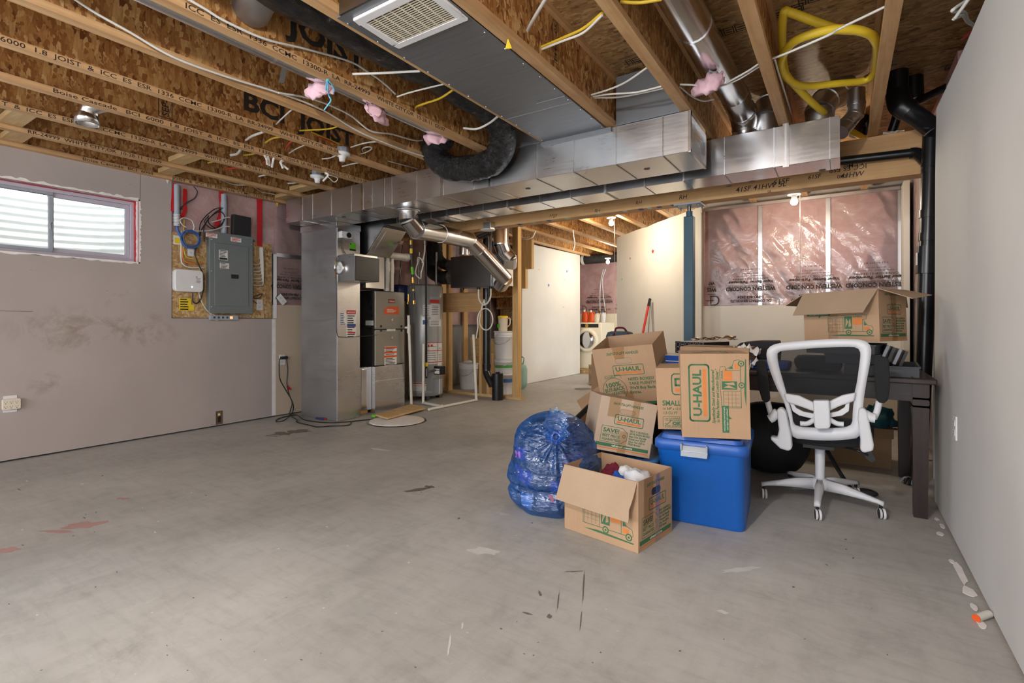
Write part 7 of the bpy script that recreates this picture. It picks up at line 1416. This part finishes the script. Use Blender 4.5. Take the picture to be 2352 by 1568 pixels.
T = thing('storage_carton', 'brown lidded cardboard box on the floor under the table', 'cardboard box', (.0, 4.05, 0)); p1 = PZ(2048, 1079, 0); b = MB().box(p1.x-.62, p1.x, p1.y, p1.y+.36, .001, .25, m['card_d']); b.build('body', T); MB().box(p1.x-.63, p1.x+.012, p1.y-.012, p1.y+.372, .22, .29, m['card_d']).build('lid', T, bevel=.003)
cloth('teal cap resting on the brown lidded box under the table', (p1.x-.10, p1.y+.13, .292), .13, 'teal', 2.5, None, 'cap', None, (1, 1, .95))
T = thing('backpack', 'black bag on the floor under the table left of the chair', 'bag', (-.38, 3.95, 0))
def bp(s, t_): a = 2*PI*s; q = PI*t_; r = math.sin(q)**.6; k = 1+.25*noise.noise(Vector((math.cos(a)*1.5, math.sin(a)*1.5, t_*3+5))); return Vector((-.42+.27*math.cos(a)*r*k, 3.98+.2*math.sin(a)*r*k, .245-.24*math.cos(q)))
b = MB(); b.grid(40, 24, bp, m['black_m']); b.build('body', T); MB().tube([(-.12, 3.82, .30), (-.06, 3.76, .20), (.0, 3.72, .10), (.05, 3.70, .03), (.10, 3.70, .012)], .016, m['black_m'], n=8, flat=.5).build('strap', T)
MB().ball((.12, 3.70, .03), .03, m['black_m'], 10, (2, 1, .8)).build('strap_pad', T)
MB().box(-1.0, -.62, 3.75, 4.1, .002, .22, m['black_m']).build('black_case', label='black case on the floor under the left part of the table', cat='case', bevel=.02)
p = PZ(2098, 1112, .0); b = MB(); random.seed(9)
for i in range(16): a = random.uniform(0, 2*PI); r_ = random.uniform(.02, .07); b.tube([p+Vector((0, 0, .01)), p+Vector((r_*.6*math.cos(a), r_*.6*math.sin(a), .04)), p+Vector((r_*math.cos(a), r_*math.sin(a), .006))], .007, m['black' if i % 3 else 'latch'], n=5)
b.build('fringed_rag', label='black and white fringed rag on the floor behind the front table leg', cat='rag')
# ---------------------------------------------------------------- right wall fittings
c = PX(2196, 982, XR); outlet('wall_outlet', 'white outlet plate on the right wall near the table leg', c, frame((XR, c.y, c.z), (0, -1, 0), (0, 0, 1)), .07, .115)
p = PZ(2243, 1419, .014); q_ = PZ(2272, 1409, .014); MB().cyl(p, q_, .013, m['pvc'], n=12).build('stub', label='white pipe stub with an orange end sticking out at the foot of the right wall', cat='pipe') if False else None
T = thing('pipe_stub', 'white pipe stub with an orange end at the foot of the right wall', 'pipe', tuple(p)); MB().cyl(p, q_, .0125, m['pvc'], n=14).build('pipe', T); d_ = (q_-p).normalized(); MB().cyl(p-d_*.003, p, .0128, m['orange'], n=14).build('end', T, 'orange end')
# plaster drips on the floor along the right wall
b = MB(); random.seed(31); g = 0
for u, v, L_, w_ in ((2152, 1192, .05, .02), (2165, 1208, .07, .02), (2160, 1226, .06, .025), (2187, 1290, .05, .02), (2205, 1315, .22, .03), (2225, 1358, .09, .045), (2238, 1395, .06, .02), (2254, 1434, .07, .025)):
    p = PZ(u, v, .0015); n_ = 10; pts = [p+Vector((w_*.5*math.cos(a)*random.uniform(.7, 1.3), L_*.5*math.sin(a)*random.uniform(.8, 1.2), 0)) for a in [i*2*PI/n_ for i in range(n_)]]; MB().prism(pts, (0, 0, .002), m['mud']).build('plaster_splash', label='white plaster splash on the floor along the right wall', cat='plaster', group='plaster splashes')
# black drain pipes at the right
T = thing('drain_pipe', 'thin black plastic pipe fixed along the face of the beam', 'pipe', (.1, 4.33, 2.2)); a = PY(1890, 371, 4.335); c = PY(2103, 350, 4.335)
b = MB().tube([(-.3, 4.335, a.z-.004), (c.x, 4.335, c.z)], .030, m['abs'], n=16, spline=False); b.build('pipe', T); MB().tube([(c.x-.03, 4.335, c.z), (c.x+.005, 4.335, c.z-.005), PY(2118, 362, 4.31), PY(2134, 378, 4.28)], .036, m['abs'], n=16).build('elbow', T)
T = thing('drain_stack', 'tall black plastic drain stack in the corner beside the right wall', 'pipe', (.47, 4.25, 0)); YS = 4.22
sp = [PY(2139, 305, YS), PY(2136, 420, YS), PY(2130, 600, YS), PY(2124, 780, YS), PY(2118, 860, YS)]; bt_ = sp[-1]+(sp[-1]-sp[0])*((sp[-1].z-.0)/(sp[0].z-sp[-1].z)); sp[-1] = bt_
MB().tube(sp, .046, m['abs'], n=20, spline=False).build('pipe', T)
def on(z): 
    for a_, c_ in zip(sp, sp[1:]):
        if c_.z <= z <= a_.z: return a_.lerp(c_, (a_.z-z)/(a_.z-c_.z))
    return sp[0]
for v0, v1, r_ in ((374, 384, .050), (388, 398, .05), (482, 500, .052), (535, 553, .052), (565, 612, .058), (612, 628, .060)):
    z0 = PY(2130, v0, YS).z; z1 = PY(2130, v1, YS).z; MB().cyl(on(z0), on(z1), r_, m['abs']).build('coupling', T)
z0 = PY(2130, 580, YS).z; p = on(z0); MB().box(p.x-.062, p.x-.054, p.y-.03, p.y-.01, z0-.08, z0, m['paper']).build('label', T, 'white pipe label')
T = thing('toilet_drain', 'thick black plastic drain elbow coming down through the floor above the beam', 'pipe', (.3, 4.1, 2.45)); 
pp = [PD(2062, 165, 3.25), PD(2062, 215, 3.25), PD(2068, 240, 3.22), PD(2088, 256, 3.2), PD(2112, 272, 3.2), PD(2152, 303, 3.25)]
MB().tube(pp, .058, m['abs'], n=22).build('pipe', T); MB().tube(pp[1:4], .066, m['abs'], n=22).build('elbow', T); MB().box(pp[4].x-.05, pp[4].x-.02, pp[4].y-.064, pp[4].y-.058, pp[4].z+.0, pp[4].z+.012, m['paper']).build('sticker', T)
a = PD(2122, 312, 3.2); MB().tube([a, PD(2140, 298, 3.18), PD(2152, 293, 3.2)], .010, m['galv'], n=6, flat=.3).build('hanger_strap', T, 'perforated metal strap')
T = thing('vent_branch', 'black plastic branch pipe crossing toward the right wall near the ceiling', 'pipe', tuple(PD(2135, 215, 3.4))); MB().tube([PD(2098, 170, 3.45), PD(2100, 230, 3.45)], .055, m['abs'], n=18, spline=False).build('riser', T); MB().tube([PD(2108, 232, 3.4), PD(2140, 217, 3.3), PD(2175, 200, 3.2)], .026, m['abs'], n=14).build('branch', T)
MB().tube([PD(2062, 262, 3.5), PD(2050, 300, 3.55)], .03, m['abs'], n=14, spline=False).build('drop', T); p = PD(2052, 304, 3.5); b = MB(); crumple(b, p, .12, .06, .012, 'paper', 3.3); b.build('caulk', label='white sealant smear on top of the beam under the black drop pipe', cat='sealant')
T = thing('trap', 'black plastic trap half hidden behind the right joist above the beam', 'pipe', tuple(PD(1980, 300, 3.9))); MB().tube([PD(1965, 312, 4.0), PD(1972, 285, 4.0), PD(1985, 276, 4.0), PD(1992, 292, 4.0), PD(1994, 312, 4.0)], .045, m['abs'], n=16).build('pipe', T)
p = PZ(2240, 60, 2.45); MB().prism([p, p+Vector((.015, .03, 0)), p+Vector((-.035, .06, -.03)), p+Vector((-.05, .03, -.035))], (.002, 0, .002), m['red']).build('tape_tab', label='red tape tab at the top of the right wall near the cable ends', cat='tape')
# ================================================================= LAUNDRY AND FAR ROOM
T = thing('washing_machine', 'cream front loading washing machine on a low wooden platform', 'washing machine', (-4.35, 9.7, .1)); wx0, wx1, wy = -4.70, -4.01, 9.36
MB().box(wx0, wx1, wy, wy+.70, .10, 1.03, m['washer']).build('cabinet', T, bevel=.012)
MB().box(wx0+.01, wx1-.01, wy-.006, wy, .78, 1.02, m['washer']).build('control_panel', T, bevel=.003); p = PY(1338, 752, wy-.006); q = PY(1375, 740, wy); MB().box(wx0+.25, q.x, wy-.010, wy-.006, .93, 1.0, m['navy'] if False else m['black_m']).build('display', T, 'dark control strip')
c = PY(1349, 746, wy); MB().cyl((c.x+.0, wy-.03, .965), (c.x, wy-.01, .965), .035, m['brass']).build('knob', T, 'round gold dial')
dc = PY(1350, 781, wy); A = frame((dc.x-.02, wy, dc.z), (1, 0, 0), (0, 0, 1))
MB().lathe([(.245, .0), (.24, .03), (.20, .045), (.175, .03), (.165, .02)], m['washer'], n=40, ax=A, caps=False).build('door_ring', T); MB().lathe([(.17, .022), (.15, .04), (.09, .05), (.001, .05)], m['chrome'], n=40, ax=A, caps=False).build('door_glass', T, 'silver door bowl')
T = thing('platform', 'rough wooden platform under the washing machine', 'platform', (-4.3, 9.7, 0)); MB().box(-4.95, -3.6, 9.28, 10.13, .0, .098, m['osb_board']).build('deck', T)
def bottle(label, x, y, z, mat, r=.055, h=.24, capm='paper', group='detergent bottles on the washer'):
    T = thing('detergent_bottle', label, 'bottle', (x, y, z), group=group); b = MB(Matrix.Translation((x, y, z)) @ Matrix.Diagonal((1.35, .8, 1, 1))); b.lathe([(r*.9, 0), (r, .02), (r, h*.6), (r*.7, h*.82), (r*.35, h*.9)], m[mat], n=20); b.build('body', T)
    MB().tube([(x+r*.5, y, z+h*.86), (x+r*1.35, y, z+h*.8), (x+r*1.35, y, z+h*.45), (x+r*1.1, y, z+h*.3)], .013, m[mat], n=8).build('handle', T); MB().cyl((x-.01, y, z+h*.88), (x-.01, y, z+h*1.06), r*.42, m[capm], n=14).build('cap', T)
for u, mt, lb, cp, h_ in ((1341, 'orange', 'left orange detergent bottle on the washing machine', 'paper', .25), (1356, 'orange', 'right orange detergent bottle on the washing machine', 'paper', .24), (1368, 'ivory', 'cream detergent bottle on the washing machine', 'navy', .21), (1376, 'white', 'white and blue spray bottle on the washing machine', 'cable_b', .23)):
    p = PY(u, 738, 9.7); bottle(lb, p.x, 9.75 if mt != 'white' else 9.9, 1.032, mt, .052 if mt == 'orange' else .04, h_, cp)
T = thing('water_hoses', 'pair of white water pipes curving down the wall above the washer', 'pipe', (-4.1, 10.12, 1.2))
for k, (l_, vx) in enumerate((([(1386, 618), (1381, 640), (1378, 670), (1378, 712)], 1378), ([(1391, 618), (1384, 640), (1385, 670), (1390, 712)], 1390))):
    MB().tube([PY(u, v, 10.10) for u, v in l_], .011, m['white'], n=8).build('pipe', T); p = PY(vx, 716, 10.10); MB().cyl(p+Vector((0, 0, .03)), p+Vector((0, 0, -.06)), .02, m['brass'], n=10).box(p.x-.03, p.x+.03, p.y-.03, p.y-.02, p.z-.01, p.z+.01, m['dark_sheet']).build('valve', T)
p0 = PY(1333, 597, 9.5); p1 = PY(1418, 590, 9.5); T = thing('insulated_pipe', 'thick black insulated pipe crossing above the washing machine', 'pipe', (p0.x, 9.5, p0.z)); MB().tube([(p0.x-.3, 9.5, p0.z), (p1.x+.4, 9.5, p1.z)], .10, m['flex'], n=20, spline=False).build('pipe', T); p = PY(1341, 596, 9.5); MB().tube([(p.x-.03, 9.5, p.z), (p.x+.03, 9.5, p.z)], .104, m['paper'], n=20, spline=False).build('band', T, 'white tape band')
# lamps -------------------------------------------------------------------
def lamp(label, loc, power, rgb=(1, .86, .66), r=.03, visible=True, cord=None, holder=True):
    T = thing('ceiling_lamp', label, 'lamp', loc, group='bare bulbs'); x, y, z = loc
    if holder: MB().lathe([(.001, .06), (.055, .06), (.055, .075), (.03, .078), (.001, .08)], m['white'], n=24, o=(x, y, z)).lathe([(.022, .028), (.026, .06)], m['white'], n=20, o=(x, y, z)).build('lamp_holder', T)
    b = MB(); b.lathe([(.001, -.035), (.018, -.031), (.029, -.015), (.031, .0), (.026, .015), (.014, .03), (.012, .045)], m['bulb'], n=20, o=(x, y, z)); bo = b.build('bulb', T)
    l = bpy.data.lights.new('lamp_light', 'POINT'); l.energy = power; l.color = rgb; l.shadow_soft_size = .045; lo_ = bpy.data.objects.new('lamp_light', l); COL.objects.link(lo_); lo_.parent = T; lo_.location = (0, 0, -.10)
    if cord: MB().cyl((x+.05, y-.02, z+.06), (x+.05, y-.02, z-cord), .0022, m['cable'], n=6).build('pull_cord', T)
    return T
lamp('bare bulb lamp over the laundry passage, with a long pull cord', tuple(PD(1404, 512, 6.25)), 38, cord=1.2)
lamp('bare bulb lamp in front of the washing machine', (-3.62, 8.75, 2.15), 30)
T = lamp('pull cord lamp holder on the joist behind the beam above the table', (-.375, 5.35, 2.17), 20, cord=.85)
lamp('bare bulb lamp under the joists of the main room', (-.75, -.25, 2.25), 120, (1, .97, .94))
